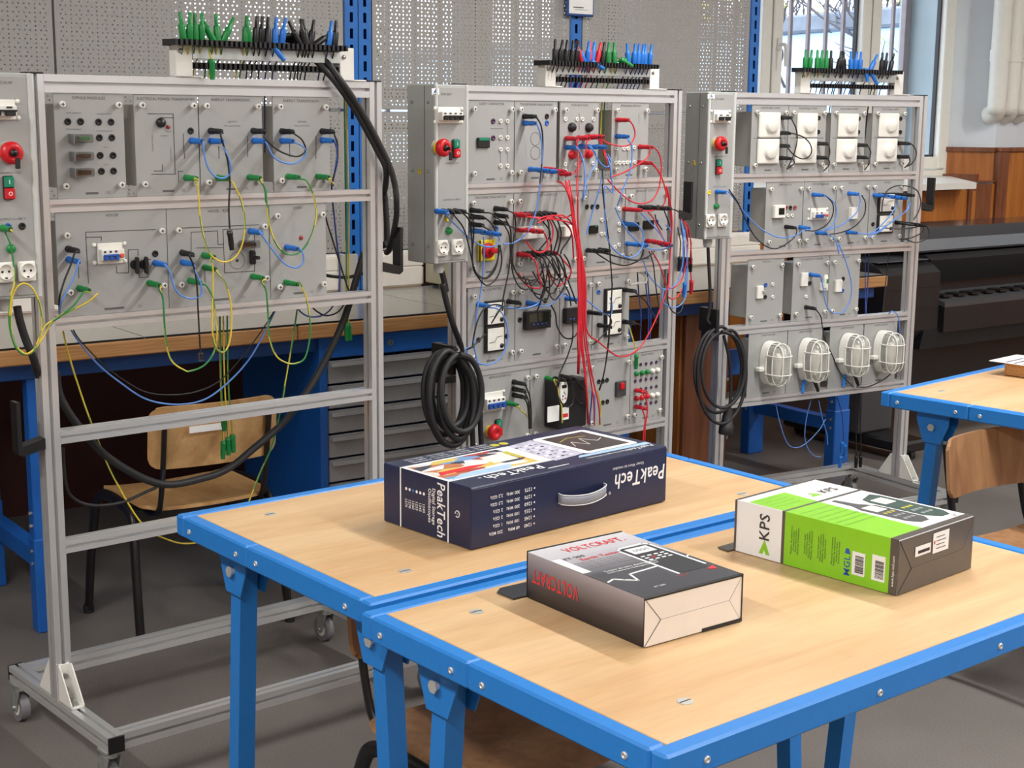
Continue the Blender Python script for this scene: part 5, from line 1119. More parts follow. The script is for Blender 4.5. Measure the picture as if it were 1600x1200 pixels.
lead(1, 'green lead from the left control box to the HOUSE module, looping past the post', 'green', [(-0.1448,-0.09,1.3285),(-0.1347,-0.09,1.2973),(-0.1294,-0.09,1.2508),(-0.1334,-0.1,1.2132),(-0.1445,-0.1,1.1752),(-0.1504,-0.1,1.1174),(-0.1393,-0.1,1.0655),(-0.1165,-0.1,1.0443),(-0.0895,-0.1,1.0587),(-0.0711,-0.1,1.1026),(-0.0309,-0.08,1.1189),(0.0076,-0.08,1.1418),(0.0386,-0.08,1.1737)], (-0.1484,-0.078,1.3336), (0.0654,0,1.1742))
lead(1, 'yellow lead looping round the left post below the HOUSE module', 'yellow', [(0.0815,-0.065,1.168),(0.0571,-0.065,1.1506),(0.0053,-0.065,1.1283),(-0.0332,-0.065,1.1093),(-0.0598,-0.065,1.0735),(-0.1,-0.1,1.0518),(-0.1203,-0.1,1.0479),(-0.1409,-0.1,1.0735),(-0.1476,-0.1,1.1171),(-0.139,-0.1,1.1826),(-0.1159,-0.1,1.2074),(-0.0926,-0.1,1.1949),(-0.0766,-0.1,1.1545),(-0.0747,-0.1,1.103),(-0.0892,-0.1,1.0647)], (0.0654,0,1.1742) if False else None)
lead(1, 'light blue lead hanging between HOUSE and HOUSE RUN modules', 'blue', [(0.2569,-0.065,1.2259),(0.2713,-0.065,1.204),(0.2802,-0.065,1.1698),(0.2979,-0.065,1.1474),(0.3257,-0.065,1.1368),(0.3519,-0.065,1.1434),(0.3542,-0.065,1.169),(0.3375,-0.065,1.2084)], (0.2658,0,1.2233), (0.3411,0,1.2206))
lead(1, 'green lead sagging low under the second row of the left rack', 'green', [(0.241,-0.065,1.1662),(0.2493,-0.065,1.1425),(0.251,-0.065,1.079),(0.2555,-0.065,1.0233),(0.2689,-0.065,0.9835),(0.3008,-0.065,0.9586),(0.3172,-0.065,0.9547),(0.3533,-0.065,0.9639),(0.3806,-0.065,0.9895),(0.394,-0.065,1.0319),(0.393,-0.065,1.0798),(0.386,-0.065,1.1323),(0.3693,-0.065,1.1658)], (0.2482,0,1.1743), (0.3595,0,1.1729))
lead(1, 'black lead hanging straight down from HOUSE RUN with a clear tip', 'black', [(0.3247,-0.065,1.2451),(0.3354,-0.065,1.217),(0.3425,-0.065,1.174),(0.3438,-0.065,1.114),(0.3455,-0.065,1.0493),(0.3472,-0.065,0.9972)], (0.3405,0,1.2447))
hp = [o for o in C.objects if o.name.startswith('test_lead') and o.parent is None][-1]
MB().box(-.008, .008, -.006, .006, -.018, .004, b=.003).build('clear_tip', 'clear_plastic', hp, Vector((0.348,-0.065,0.9949))-Vector((0.3405,0,1.2447)))
lead(1, 'yellow lead in a tall narrow loop below HOUSE RUN', 'yellow', [(0.3844,-0.065,1.2346),(0.3891,-0.065,1.2009),(0.385,-0.065,1.1324),(0.382,-0.065,1.0678),(0.3847,-0.065,1.0306),(0.3955,-0.065,1.0012),(0.4138,-0.065,0.995),(0.4291,-0.065,1.0155),(0.4374,-0.065,1.063),(0.4361,-0.065,1.1199),(0.4224,-0.065,1.1686),(0.3991,-0.065,1.1982)], (0.401,0,1.2349), (0.4029,0,1.204))
lead(1, 'light blue lead from HOUSE RUN to the LOAD module', 'blue', [(0.5244,-0.065,1.2952),(0.5463,-0.065,1.2658),(0.5758,-0.065,1.2291),(0.601,-0.065,1.2056),(0.6318,-0.065,1.1957),(0.653,-0.065,1.207),(0.6544,-0.065,1.2293),(0.6443,-0.065,1.2441)], (0.5376,0,1.2903), (0.6462,0,1.2427))
lead(1, 'green lead from HOUSE RUN to LOAD hanging below the rail', 'green', [(0.5287,-0.065,1.1659),(0.5407,-0.065,1.1386),(0.5447,-0.065,1.0761),(0.5465,-0.065,1.0224),(0.5648,-0.065,0.9712),(0.5954,-0.065,0.9477),(0.6267,-0.065,0.9422),(0.6561,-0.065,0.9575),(0.6722,-0.065,1.0201),(0.6694,-0.065,1.075),(0.6577,-0.065,1.1257),(0.6404,-0.065,1.1562)], (0.5411,0,1.1724), (0.6416,0,1.1501))
B_ = -.10
lead(1, 'blue lead sagging behind the left rack above the chair', 'blue', [(0.0593,0.06,1.0915),(0.0883,0.1,1.0494),(0.1438,0.1,0.9729),(0.2051,0.1,0.9154),(0.2774,0.1,0.862),(0.364,0.1,0.8379),(0.4448,0.1,0.8419),(0.517,0.1,0.8806),(0.5792,0.1,0.9335),(0.6224,0.1,0.9908),(0.6642,0.1,1.0592),(0.6546,0.06,1.0939)])
lead(1, 'thin black lead sagging behind the left rack above the chair', 'black', [(0.0675,0.06,1.0908),(0.0964,0.1,1.0438),(0.1606,0.1,0.9679),(0.2192,0.1,0.9172),(0.2781,0.1,0.8804),(0.352,0.1,0.865),(0.4266,0.1,0.8666),(0.498,0.1,0.8914),(0.5739,0.1,0.9585),(0.6249,0.1,1.0134),(0.6601,0.1,1.0578),(0.6506,0.06,1.0942)], r=.0018)
lead(1, 'yellow and green lead trailing behind the left post down to the floor side', 'yellow', [(0.0415,0.06,1.093),(0.062,0.1,1.0549),(0.0755,0.1,0.9896),(0.107,0.1,0.8742),(0.143,0.1,0.7639),(0.1838,0.1,0.6589),(0.2553,0.1,0.5288),(0.3324,0.1,0.4728),(0.394,0.1,0.4543),(0.481,0.1,0.4543)])
lead(1, 'green lead hanging down behind the rack towards the drawers', 'green', [(0.7151,0.06,1.0894),(0.7355,0.1,1.0553),(0.7194,0.1,0.9729),(0.7057,0.1,0.9116),(0.6922,0.1,0.8556),(0.6852,0.1,0.8204),(0.6517,0.1,0.6982),(0.6069,0.1,0.6141),(0.5665,0.1,0.5298),(0.5296,0.1,0.4271)])
lead(1, 'short blue lead sagging between the rail and the right post, left rack', 'dblue', [(0.709,0.06,1.0898),(0.7417,0.1,1.0584),(0.7704,0.1,1.0382),(0.8103,0.1,1.035),(0.8446,0.1,1.0502),(0.8399,0.06,1.089)])
lead(1, 'short black lead sagging between the rail and the right post, left rack', 'black', [(0.754,0.06,1.0865),(0.7896,0.1,1.0582),(0.8273,0.1,1.0354),(0.868,0.1,1.0411),(0.8921,0.1,1.0647),(0.8721,0.06,1.1045)])
lead(1, 'dark blue lead running down the open gap at the right post', 'dblue', [(0.8277,0.06,1.398),(0.8577,0.1,1.348),(0.8688,0.1,1.2446),(0.8784,0.1,1.1634),(0.8486,0.06,1.1062)])
lead(1, 'black lead slanting down the open gap at the right post', 'black', [(0.7834,0.05,1.365),(0.8338,0.1,1.3064),(0.8683,0.1,1.2088),(0.8972,0.1,1.1261),(0.8827,0.06,1.0984)])
for i, (x0, x1, ye, c) in enumerate(((343, 345, 690, 'yellow'), (348, 352, 684, 'yellow'), (353, 358, 680, 'green'), (338, 339, 640, 'green'))):
    pts = [(0.4905,0.09,1.0861), (0.5062,0.12,1.0473), (0.5048,0.12,0.8738), (0.5045,0.12,0.7328)]
    s = [Vector(p)+Vector(((x0-343)/600+(i*.001), -.004*i, 0)) for p in pts]; s[-1].z -= (ye-680)/620; s[-1].x += (x1-x0)/600
    t = lead(1, ('leftmost yellow lead hanging over the chair behind the left rack', 'second yellow lead hanging over the chair behind the left rack', 'rightmost green lead hanging over the chair behind the left rack', 'short green lead hanging beside the yellow ones over the chair')[i], c, s, r=.0022)
    hang_plug(t, s[-1]-s[0], (.05*(i-1), 0, -1), 'green')
for i, (x, c, lab) in enumerate(((537, 'green', 'green and yellow lead hanging beside the blue uprights, left one'), (541, 'yellow', 'green and yellow lead hanging beside the blue uprights, right one'))):
    s = [Vector(p)+Vector((i*.008, 0, 0)) for p in ((0.887,0.08,1.6823), (0.9004,0.1,1.5177), (0.9021,0.1,1.3234), (0.8999,0.1,1.1621), (0.8978,0.1,1.0077))]
    t = lead(1, lab, c, s); hang_plug(t, s[-1]-s[0], (.04+.05*i, 0, -1), 'green')
# heavy mains cables
def heavy(k, label, pts, r, gland=None, plug=None, cat='cable', nm='mains_cable'):
    base = Vector(pts[0]); t = rthing(k, nm, label, cat, base)
    m = MB(); m.tube([p-base for p in spline(pts, 7)], r, 10); m.build('sheath', 'black_rubber', t)
    if plug is not None:
        p, d = Vector(plug[0])-base, Vector(plug[1]).normalized()
        MB().rev(p, d, [(.012, -.01), (.014, .0), (.02, .02), (.022, .05), (.027, .055), (.027, .085), (.024, .09)], 14).build('mains_plug', 'black_rubber', t)
        MB().cyl(p+d*.088+Vector((.008, 0, 0)), p+d*.108+Vector((.008, 0, 0)), .0035, n=8).build('plug_pin', 'steel', t)
    return t
heavy(1, 'outer thick black cable arching over the right post of the left rack', [(0.6352,0.02,1.7753),(0.6611,0.02,1.7884),(0.6973,0.02,1.7885),(0.7389,0.02,1.7696),(0.7731,0,1.7294),(0.8007,-0.03,1.6789),(0.849,-0.03,1.6218),(0.8926,-0.03,1.5613),(0.9343,-0.03,1.495),(0.9607,-0.03,1.4462),(0.9765,-0.03,1.3971),(0.9809,-0.03,1.3549),(1.0006,0,1.3006),(1.0227,0.06,1.2188),(1.0393,0.1,1.2003)], .0085)
heavy(1, 'inner thick black cable arching over the right post of the left rack', [(0.6463,0.03,1.7717),(0.6671,0.03,1.7803),(0.6981,0.03,1.7758),(0.7344,0.03,1.753),(0.7569,0,1.7179),(0.7912,-0.02,1.6744),(0.8393,-0.02,1.6195),(0.8828,-0.02,1.5589),(0.9271,-0.02,1.4902),(0.9524,-0.02,1.446),(0.9806,0.02,1.3995),(1.0001,0.06,1.364),(1.0203,0.08,1.3624),(1.0256,0.08,1.29),(1.0263,0.08,1.2171)], .0085)
heavy(1, 'heavy black cable sweeping behind the left rack from the post to the chair', [(1.018,0.07,1.228),(1.0036,0.1,1.2168),(0.9651,0.1,1.2042),(0.9381,0.1,1.1428),(0.9031,0.1,1.048),(0.8663,0.1,0.9733),(0.8077,0.1,0.8816),(0.7572,0.1,0.8179),(0.6864,0.1,0.7479),(0.5832,0.1,0.6838),(0.5161,0.1,0.6459),(0.4375,0.1,0.6286),(0.3077,0.1,0.6322),(0.1772,0.1,0.714),(0.0986,0.1,0.8048),(0.049,0.1,0.8894),(0.0392,0.1,0.9591)], .010)
heavy(1, 'thin black cord sagging under the heavy cable behind the left rack', [(0.0464,0.1,0.766),(0.0517,0.1,0.6665),(0.0768,0.1,0.6258),(0.1273,0.1,0.604),(0.1972,0.1,0.6007),(0.2605,0.1,0.6159),(0.3067,0.1,0.6309),(0.3191,0.1,0.667)], .004)
heavy(1, 'black cable leaving the gland of the left control box', [(-0.0987,-0.02,1.1458),(-0.0964,-0.02,1.1276),(-0.0909,-0.02,1.0991),(-0.0806,-0.02,1.0618),(-0.0679,-0.02,1.0282),(-0.0511,0,0.9911),(-0.0195,0.06,0.95)], .0095)
heavy(1, 'black cord crossing the white trunking beside the left rack', [(0.9532,0.3,1.1246),(0.9867,0.3,1.1168),(1.0435,0.3,1.1112),(1.0922,0.3,1.1197),(1.0665,0.2,1.1433)], .005)
def coil(k, label, cx, cz, rx, rz, n, tail, r, seed, hook, y0=.0):
    """cable wound over the hook of a post: loops of slightly different size, then the tail up to the gland"""
    rr = random.Random(seed); pts = []
    for i in range(n*14+1):
        a = PI/2+2*PI*i/14; q = i//14; f = 1+.10*math.sin(q*2.1)-.05*(q % 2); sag = .9+.1*math.sin(q*1.7)
        pts.append(Vector((cx+math.cos(a)*rx*f+(.010*math.sin(q*1.3)), y0-.012-.013*(i/14)*.9+.010*math.sin(a), cz+rz*(1-sag)+math.sin(a)*rz*f*sag)))
    return heavy(k, label, [Vector(p) for p in tail]+pts, r, nm='coiled_cable', cat='cable')
c2 = (-0.1393,-0.05,0.7644); h2 = (-0.1246,-0.05,0.898)
coil(2, 'thick black cable coiled on the left hook of the middle rack', c2[0], c2[2], .074, .135, 7, [(-0.121,-0.03,1.1357),(-0.1143,-0.03,1.1144),(-0.1052,-0.03,1.079),(-0.1172,-0.03,1.0982),(-0.1022,-0.03,1.0418),(-0.0751,-0.03,0.9699),(-0.0223,0,0.9049),(-0.0106,0.01,0.8691),(-0.0322,0.01,0.8904)], .0092, 3, None, -.045)
c3 = (-0.101,-0.05,0.6601)
coil(3, 'thin black cable coiled on the left hook of the right rack', c3[0]+.012, c3[2]+.01, .105, .170, 3, [(-0.13,-0.03,1.1446),(-0.123,-0.03,1.075),(-0.1134,-0.03,0.9795),(-0.1117,-0.03,0.9029),(-0.1181,-0.03,0.8649)], .0062, 5, None, -.045)
heavy(3, 'short black cable end with mains plug hanging in the right rack coil', [(-0.0754,-0.07,0.8159),(-0.0452,-0.07,0.7235),(-0.0325,-0.07,0.6249),(-0.0349,-0.07,0.5532)], .006, plug=((-0.0399,-0.07,0.5372), (-.12, 0, -1)))
for kk, z in ((2, (-0.0819,0,0.892)[2]), (3, (-0.0968,0,0.8855)[2])):
    t = rthing(kk, 'cable_hanger', 'black plastic hook holding the cable coil on the %s rack' % ('middle' if kk == 2 else 'right'), 'hook', (-.04, -.001, z-.1))
    MB().prism([(-.055, 0), (-.001, 0), (-.001, .02), (-.045, .02), (-.045, .125), (-.060, .125), (-.060, .008)], 'y', 0, .03).build('hook_body', 'black_plastic', t)
    MB().prism([(-.072, .04), (-.060, .04), (-.060, .125), (-.072, .125)], 'y', -.07, .03).build('hook_arm', 'black_plastic', t)
heavy(2, 'outer strand of black mains cable hanging left of the middle rack coil', [(-0.0547,-0.06,0.8639),(-0.0239,-0.06,0.8181),(-0.005,-0.06,0.7636),(0.0048,-0.06,0.6954),(0.0097,-0.06,0.6176),(0.0151,-0.06,0.5683)], .0085)
heavy(2, 'inner strand of black mains cable hanging behind the middle rack coil', [(-0.0437,-0.04,0.8412),(-0.0219,-0.04,0.7818),(-0.0123,-0.04,0.7136),(-0.0088,-0.04,0.6458),(-0.0053,-0.04,0.5872)], .0085)
# ---------------------------------------------------------------- plug holders on top of the racks
def holder(k, label, ua, ub, zt, seq, rackname):
    """white end brackets, zinc bar, two black comb strips; seq = list of (position 0..1, colour, tilt_x, tilt_y, back row)"""
    t = rthing(k, 'lead_holder', label, 'rack', (ua, 0, 1.6775)); w = ub-ua; h = zt-1.6775
    for x in (0, w-.045):
        m = MB(); m.box(x, x+.045, -.004, -.001, 0, h, b=.001).box(x, x+.003, -.001, .03, 0, h).box(x-.002 if x else x, x+.075 if x == 0 else x+.085, -.004, .03, -.0, .004, b=.001); o = m.build('end_bracket', 'white_paint', t)
        MB().rev((x+.012, -.004, h*.72), (0, -1, 0), [(.006, 0), (.006, .003), (.003, .005), (0, .005)], 8).build('bolt', 'steel', o)
    MB().box(.045, w-.045, -.006, -.002, h*.52, h*.86, b=.001).build('cross_bar', 'zinc', t)
    def comb(name, x0, x1, z, y0, y1):
        m = MB(); m.box(x0, x1, y1-.012, y1, z-.008, z+.008); n = int((x1-x0)/.0135)
        for i in range(n+1): x = x0+i*(x1-x0)/n; m.box(x-.0035, x+.0035, y0, y1-.011, z-.007, z+.007)
        m.build(name, 'black_plastic', t)['kind'] = 'stuff'
    comb('upper_comb', -.018, w-.05, h*.96, -.045, .03); comb('lower_comb', .045, w-.045, h*.34, .0, .05)
    cnt = {}
    for j, (f, c, tx, ty, ln) in enumerate(seq):
        cnt[c] = cnt.get(c, 0)+1
        nth = ('first', 'second', 'third', 'fourth', 'fifth', 'sixth', 'seventh', 'eighth', 'ninth', 'tenth')[cnt[c]-1]
        p = Vector((ua+f*w, -.018, zt+.002)); q = rthing(k, 'stored_lead', '%s %s plug from the left in the %s rack holder' % (nth, c, rackname), 'lead', p, 'leads stored on the %s rack holder' % rackname)
        o = place('plug', pmesh(('upright_plug', c), lambda m: m.rev((0, 0, -.008), (0, 0, 1), [(.0078, 0), (.0092, .004), (.0090, .042), (.0078, .046), (.0050, .048), (.0046, .070), (.0036, .075)], 8), ['plug_'+c]), q, (0, 0, 0)); o.rotation_euler = (ty, tx, 0)
        wc = {'green': 'yellow' if j % 2 else 'green', 'black': 'black', 'blue': 'dblue', 'red': 'red'}[c]; m = MB()
        cable_mesh(m, [Vector(v) for v in spline([(0, 0, -.004), (.001, .012, -.03), (0, .045, -.07), (rnd.uniform(-.006, .006), .055, -.13), (rnd.uniform(-.012, .012), .06, -ln)], 4)], .0021, wc, 5); m.build('cable', WIRE[wc], q)
G, K, Bl, R_ = 'green', 'black', 'blue', 'red'
def seqx(ua, ub, items): return [((x-ua)/(ub-ua), c, tx, ty, ln) for x, c, tx, ty, ln in items]
a1, b1 = (0.3369,0,1.7085)[0], (0.8623,0,1.7118)[0]
def row1(lst, k):
    out = []
    for p, c, tx, ty in lst: out.append((p[0], c, tx, ty, .17+.25*rnd.random()))
    return out
holder(1, 'white bracketed plug holder on the left rack with green, black and blue plugs', a1, b1, (0.6025,0,1.7641)[2], seqx(a1, b1, row1([
    ((0.3516,0,1.7642), G, -.12, 0), ((0.3678,0,1.7648), G, 0, .1), ((0.3841,0,1.7654), G, 0, 0), ((0.4006,0,1.766), G, 0, .1), ((0.4337,0,1.7672), G, -.5, 0), ((0.4456,0,1.7677), G, 0, -.1), ((0.46,0,1.7682), G, .45, .1),
    ((0.523,0,1.7664), G, .1, 0), ((0.5338,0,1.7668), G, -.12, .1), ((0.5525,0,1.7653), K, .1, 0), ((0.5675,0,1.7659), K, .06, .1), ((0.5874,0,1.7653), K, .12, -.1), ((0.6086,0,1.7661), Bl, .1, 0), ((0.6289,0,1.7659), Bl, .15, .1),
    ((0.6843,0,1.7658), K, -.5, 0), ((0.6973,0,1.7662), K, -.2, .1), ((0.7051,0,1.7665), K, -.1, -.1), ((0.7155,0,1.7656), K, .2, 0), ((0.7286,0,1.766), K, 1.0, 0), ((0.771,0,1.7644), Bl, .2, 0), ((0.7907,0,1.7638), K, .1, 0)], 1)), 'left')
a2, b2 = (0.3132,0,1.705)[0], (0.8335,0,1.7165)[0]
holder(2, 'white bracketed plug holder on the middle rack with mixed coloured plugs', a2, b2, (0.5535,0,1.7532)[2], seqx(a2, b2, row1([
    ((0.3395,0,1.7598), K, 0, 0), ((0.3587,0,1.7604), K, .1, .1), ((0.3845,0,1.7603), K, .1, 0), ((0.4104,0,1.7597), K, .1, 0), ((0.43,0,1.7589), K, .05, .1), ((0.453,0,1.7596), R_, -.3, 0), ((0.4675,0,1.76), Bl, -.6, 0), ((0.4795,0,1.7594), Bl, 0, .1), ((0.4994,0,1.76), Bl, .2, 0), ((0.4915,0,1.7588), R_, .1, -.1),
    ((0.5209,0,1.7583), R_, .3, 0), ((0.5466,0,1.7577), K, .15, 0), ((0.5704,0,1.7574), G, 0, .1), ((0.6011,0,1.7583), G, 0, 0), ((0.6184,0,1.7578), G, 1.2, 0), ((0.6671,0,1.7578), Bl, -.1, 0), ((0.6916,0,1.7585), Bl, 0, .1), ((0.7114,0,1.7586), Bl, .1, 0), ((0.7285,0,1.7591), Bl, .05, .1), ((0.7449,0,1.7586), Bl, .05, 0), ((0.7664,0,1.7592), Bl, .06, .1)], 2)), 'middle')
a3, b3 = (0.2972,0,1.7189)[0], (0.8154,0,1.7214)[0]
holder(3, 'white bracketed plug holder on the right rack in front of the window', a3, b3, (0.4073,0,1.7655)[2], seqx(a3, b3, row1([
    ((0.3013,0,1.7677), G, 0, 0), ((0.3231,0,1.7682), G, .02, .1), ((0.3583,0,1.7683), G, 0, 0), ((0.376,0,1.7687), G, 0, .1), ((0.4026,0,1.7693), G, .05, 0), ((0.425,0,1.7685), K, 0, 0), ((0.4609,0,1.7693), K, .15, .1), ((0.4835,0,1.7685), K, -.1, 0), ((0.4924,0,1.7686), K, -.2, .1),
    ((0.5262,0,1.7661), Bl, -.05, 0), ((0.5472,0,1.7665), Bl, 0, .1), ((0.572,0,1.7664), Bl, .03, 0), ((0.6248,0,1.7649), Bl, .5, 0), ((0.6808,0,1.7661), K, .05, 0), ((0.6978,0,1.7651), K, .05, .1), ((0.7261,0,1.7644), K, .25, 0)], 3)), 'right')
def loose(k, label, p, d, c, pts, wc):
    t = lead(k, label, wc, pts); hang_plug(t, Vector(p)-Vector(pts[0]), d, c)
loose(1, 'green plug dangling in front of the left holder bracket on a yellow lead', (0.4218,-0.03,1.7227), (-.02, 0, -1), 'green', [(0.4164,-0.01,1.7684), (0.4119,-0.03,1.7533), (0.416,-0.03,1.7328), (0.4218,-0.03,1.7207)], 'yellow')
loose(1, 'blue plug lying over the front of the left holder', (0.5933,-0.03,1.763), (.5, -.4, -.8), 'blue', [(0.6026,0,1.7693), (0.5955,-0.02,1.7663), (0.5943,-0.03,1.763)], 'blue')
loose(2, 'blue plug lying over the front of the middle holder', (0.486,-0.03,1.7591), (1, -.3, -.5), 'blue', [(0.5061,0,1.7625), (0.4926,-0.02,1.7613), (0.4866,-0.03,1.7591)], 'blue')
loose(2, 'green plug lying over the front of the middle holder', (0.6178,-0.03,1.7699), (1, -.3, -.5), 'green', [(0.6351,0,1.7757), (0.6212,-0.02,1.7735), (0.6192,-0.03,1.7695)], 'green')
loose(3, 'blue plug hanging over the front of the right holder, right one', (0.6174,-0.03,1.7575), (.5, -.2, -.8), 'blue', [(0.6243,0,1.7716), (0.6144,-0.02,1.7676), (0.6203,-0.03,1.7563)], 'blue')
loose(3, 'blue plug hanging over the front of the right holder, left one', (0.5885,-0.03,1.7735), (.1, -.2, -1), 'blue', [(0.6041,0,1.7698), (0.5918,-0.02,1.7738), (0.5895,-0.03,1.7729)], 'blue')
# ---------------------------------------------------------------- leads on the right rack
lead(3, 'black lead from the top dimmer sockets curling down, first dimmer module', 'black', [(0.2064,-0.065,1.585),(0.23,-0.065,1.5496),(0.2366,-0.065,1.5107),(0.2263,-0.065,1.4653),(0.2069,-0.065,1.4264),(0.1952,-0.065,1.4057)], (0.2176,0,1.5897))
lead(3, 'black lead looping over the second dimmer module from the upper socket', 'black', [(0.205,-0.065,1.5354),(0.2664,-0.065,1.5205),(0.3031,-0.065,1.491),(0.3051,-0.065,1.4583),(0.2711,-0.065,1.4422),(0.2268,-0.065,1.4555),(0.1951,-0.065,1.4817)], (0.2103,0,1.5343), (0.2111,0,1.4885))
lead(3, 'short black lead at the lowest socket of the first dimmer module', 'black', [(0.2144,-0.065,1.4459),(0.2283,-0.065,1.4295),(0.2118,-0.065,1.4166),(0.2348,-0.02,1.4036)], (0.2197,0,1.4438))
lead(3, 'black lead joining the lower sockets of the second dimmer module', 'black', [(0.3916,-0.065,1.4907),(0.3987,-0.065,1.4643),(0.3906,-0.065,1.4379)], (0.3957,0,1.4959))
lead(3, 'short black lead curling below the second dimmer module', 'black', [(0.3901,-0.065,1.4445),(0.3995,-0.065,1.4246),(0.3862,-0.065,1.4081),(0.4142,-0.02,1.3961)], (0.3963,0,1.4445))
lead(3, 'black lead joining the lower sockets of the third dimmer module', 'black', [(0.589,-0.065,1.4864),(0.6035,-0.065,1.4662),(0.5996,-0.065,1.4426)], (0.5961,0,1.4896))
lead(3, 'short black lead curling below the third dimmer module', 'black', [(0.5968,-0.065,1.4426),(0.5958,-0.065,1.419),(0.6207,-0.02,1.3967)], (0.5974,0,1.444))
lead(3, 'black lead bulging right from the fourth dimmer module', 'black', [(0.8103,-0.065,1.4959),(0.8361,-0.065,1.4752),(0.8413,-0.065,1.4476),(0.8213,-0.065,1.4202),(0.8198,-0.03,1.4038)], (0.8139,0,1.4958))
lead(3, 'short black lead curling below the fourth dimmer module', 'black', [(0.8048,-0.065,1.4445),(0.811,-0.065,1.4272),(0.8291,-0.03,1.4085)], (0.8161,0,1.4445))
lead(3, 'light blue lead from the right control box to the breaker module', 'blue', [(-0.1232,-0.12,1.3373),(-0.0643,-0.1,1.2971),(0.0213,-0.06,1.2412),(0.1001,-0.06,1.1866),(0.1788,-0.06,1.159),(0.2483,-0.06,1.1619),(0.2912,-0.06,1.1804)], (-0.1376,-0.078,1.3317), (0.3286,0,1.187))
lead(3, 'black lead from the right control box to the time switch module', 'black', [(-0.1153,-0.12,1.3403),(-0.0558,-0.1,1.2905),(0.0135,-0.06,1.2284),(0.0586,-0.06,1.1684),(0.1116,-0.06,1.1304),(0.1638,-0.06,1.1185),(0.2148,-0.06,1.1364),(0.2527,-0.06,1.1617)], (-0.1344,-0.079,1.3317) if False else None, (0.2601,0,1.1905))
lead(3, 'black lead arching down beside the breaker module', 'black', [(0.3855,-0.065,1.3084),(0.4234,-0.065,1.2775),(0.4279,-0.065,1.237),(0.4014,-0.065,1.2008),(0.3489,-0.065,1.1789),(0.2956,-0.065,1.1806)], None, (0.3286,0,1.187) if False else None)
lead(3, 'light blue lead arching down beside the breaker module', 'blue', [(0.3855,-0.065,1.3084),(0.4343,-0.065,1.2772),(0.446,-0.065,1.2365),(0.4287,-0.065,1.1966),(0.3936,-0.065,1.1808)], (0.3868,0,1.307), (0.4138,0,1.1639))
lead(3, 'light blue lead from the relay module back to the breaker module', 'blue', [(0.5555,-0.065,1.3079),(0.563,-0.065,1.2805),(0.5464,-0.065,1.2401),(0.498,-0.065,1.2075),(0.4356,-0.065,1.1857),(0.373,-0.065,1.1776)], (0.5668,0,1.3077))
lead(3, 'black lead looping down from the relay module', 'black', [(0.5697,-0.065,1.3042),(0.5905,-0.065,1.2731),(0.5846,-0.065,1.2255),(0.5364,-0.065,1.1859),(0.4733,-0.065,1.1675),(0.419,-0.065,1.1625)], None)
lead(3, 'light blue lead dangling below the breaker module over the third row', 'blue', [(0.4128,-0.065,1.1633),(0.4509,-0.065,1.1349),(0.4678,-0.065,1.0866),(0.4626,-0.065,1.126),(0.5016,-0.065,1.064),(0.5363,-0.065,0.9841),(0.5405,-0.065,0.9225),(0.5091,-0.065,0.8673),(0.4508,-0.065,0.8664),(0.4138,-0.065,0.9035),(0.3915,-0.065,0.9827),(0.3781,-0.065,1.0135)], None, (0.3925,0,1.0063))
lead(3, 'blue lead from the meter module to the relay module, upper', 'blue', [(0.7501,-0.065,1.2867),(0.7477,-0.065,1.2556),(0.7126,-0.065,1.215),(0.6587,-0.065,1.1752),(0.6177,-0.065,1.1558)], (0.6994,0,1.2982))
lead(3, 'blue lead from the meter module to the relay module, lower', 'blue', [(0.8234,-0.065,1.2747),(0.8159,-0.065,1.247),(0.7606,-0.065,1.2137),(0.6962,-0.065,1.1809),(0.641,-0.065,1.1585),(0.5659,-0.065,1.161)], None, (0.5676,0,1.161))
lead(3, 'blue lead slanting across the lower meter', 'blue', [(0.8286,-0.065,1.2711),(0.7976,-0.065,1.2335),(0.7328,-0.065,1.2006),(0.6782,-0.065,1.1676),(0.6321,-0.065,1.1519),(0.614,-0.065,1.1422)])
lead(3, 'black lead circling above the meters at the right end', 'black', [(0.6777,-0.065,1.2367),(0.6793,-0.065,1.2779),(0.6999,-0.065,1.3187),(0.7509,-0.065,1.3371),(0.8089,-0.065,1.334),(0.859,-0.065,1.3157),(0.8821,-0.065,1.2733),(0.8709,-0.065,1.2316),(0.8486,-0.065,1.2042)])
lead(3, 'black lead trailing right of the post beside the meters', 'black', [(0.7716,-0.065,1.1959),(0.8305,-0.065,1.1872),(0.9095,-0.065,1.1813),(0.9365,-0.065,1.1556),(0.9239,-0.065,1.1277),(0.8657,-0.065,1.1157),(0.8058,-0.065,1.1319),(0.7768,-0.065,1.1308)], (0.8234,0,1.19))
t = lead(3, 'thin black cord drooping at the right post by the printer', 'black', [(0.6964,-0.065,1.1774),(0.7832,-0.065,1.1712),(0.8414,-0.065,1.1728),(0.8999,-0.065,1.178),(0.897,-0.065,1.1534),(0.8445,-0.065,1.1355),(0.7865,-0.065,1.1305)])
def stackplugs(k, label, pts, c):
    """plugs stuck into one another, sticking out of a socket"""
    t = rthing(k, 'stacked_plugs', label, 'plugs', pts[0])
    for p in pts: place('plug', plug_mesh(c), t, Vector(p)-Vector(pts[0]))
stackplugs(3, 'row of blue plugs stacked across the upper meter, right rack', [(0.7134,-0.01,1.2977), (0.7271,-0.03,1.2957), (0.7458,-0.045,1.2933), (0.7596,-0.06,1.2911)], 'blue')
stackplugs(3, 'black plugs stacked beside the lower meter, right rack', [(0.8378,-0.01,1.1881), (0.8568,-0.03,1.1861), (0.8807,-0.05,1.1825)], 'black')
stackplugs(3, 'black plugs stacked beside the upper meter, right rack', [(0.8047,-0.01,1.3), (0.8281,-0.03,1.2992)], 'black')
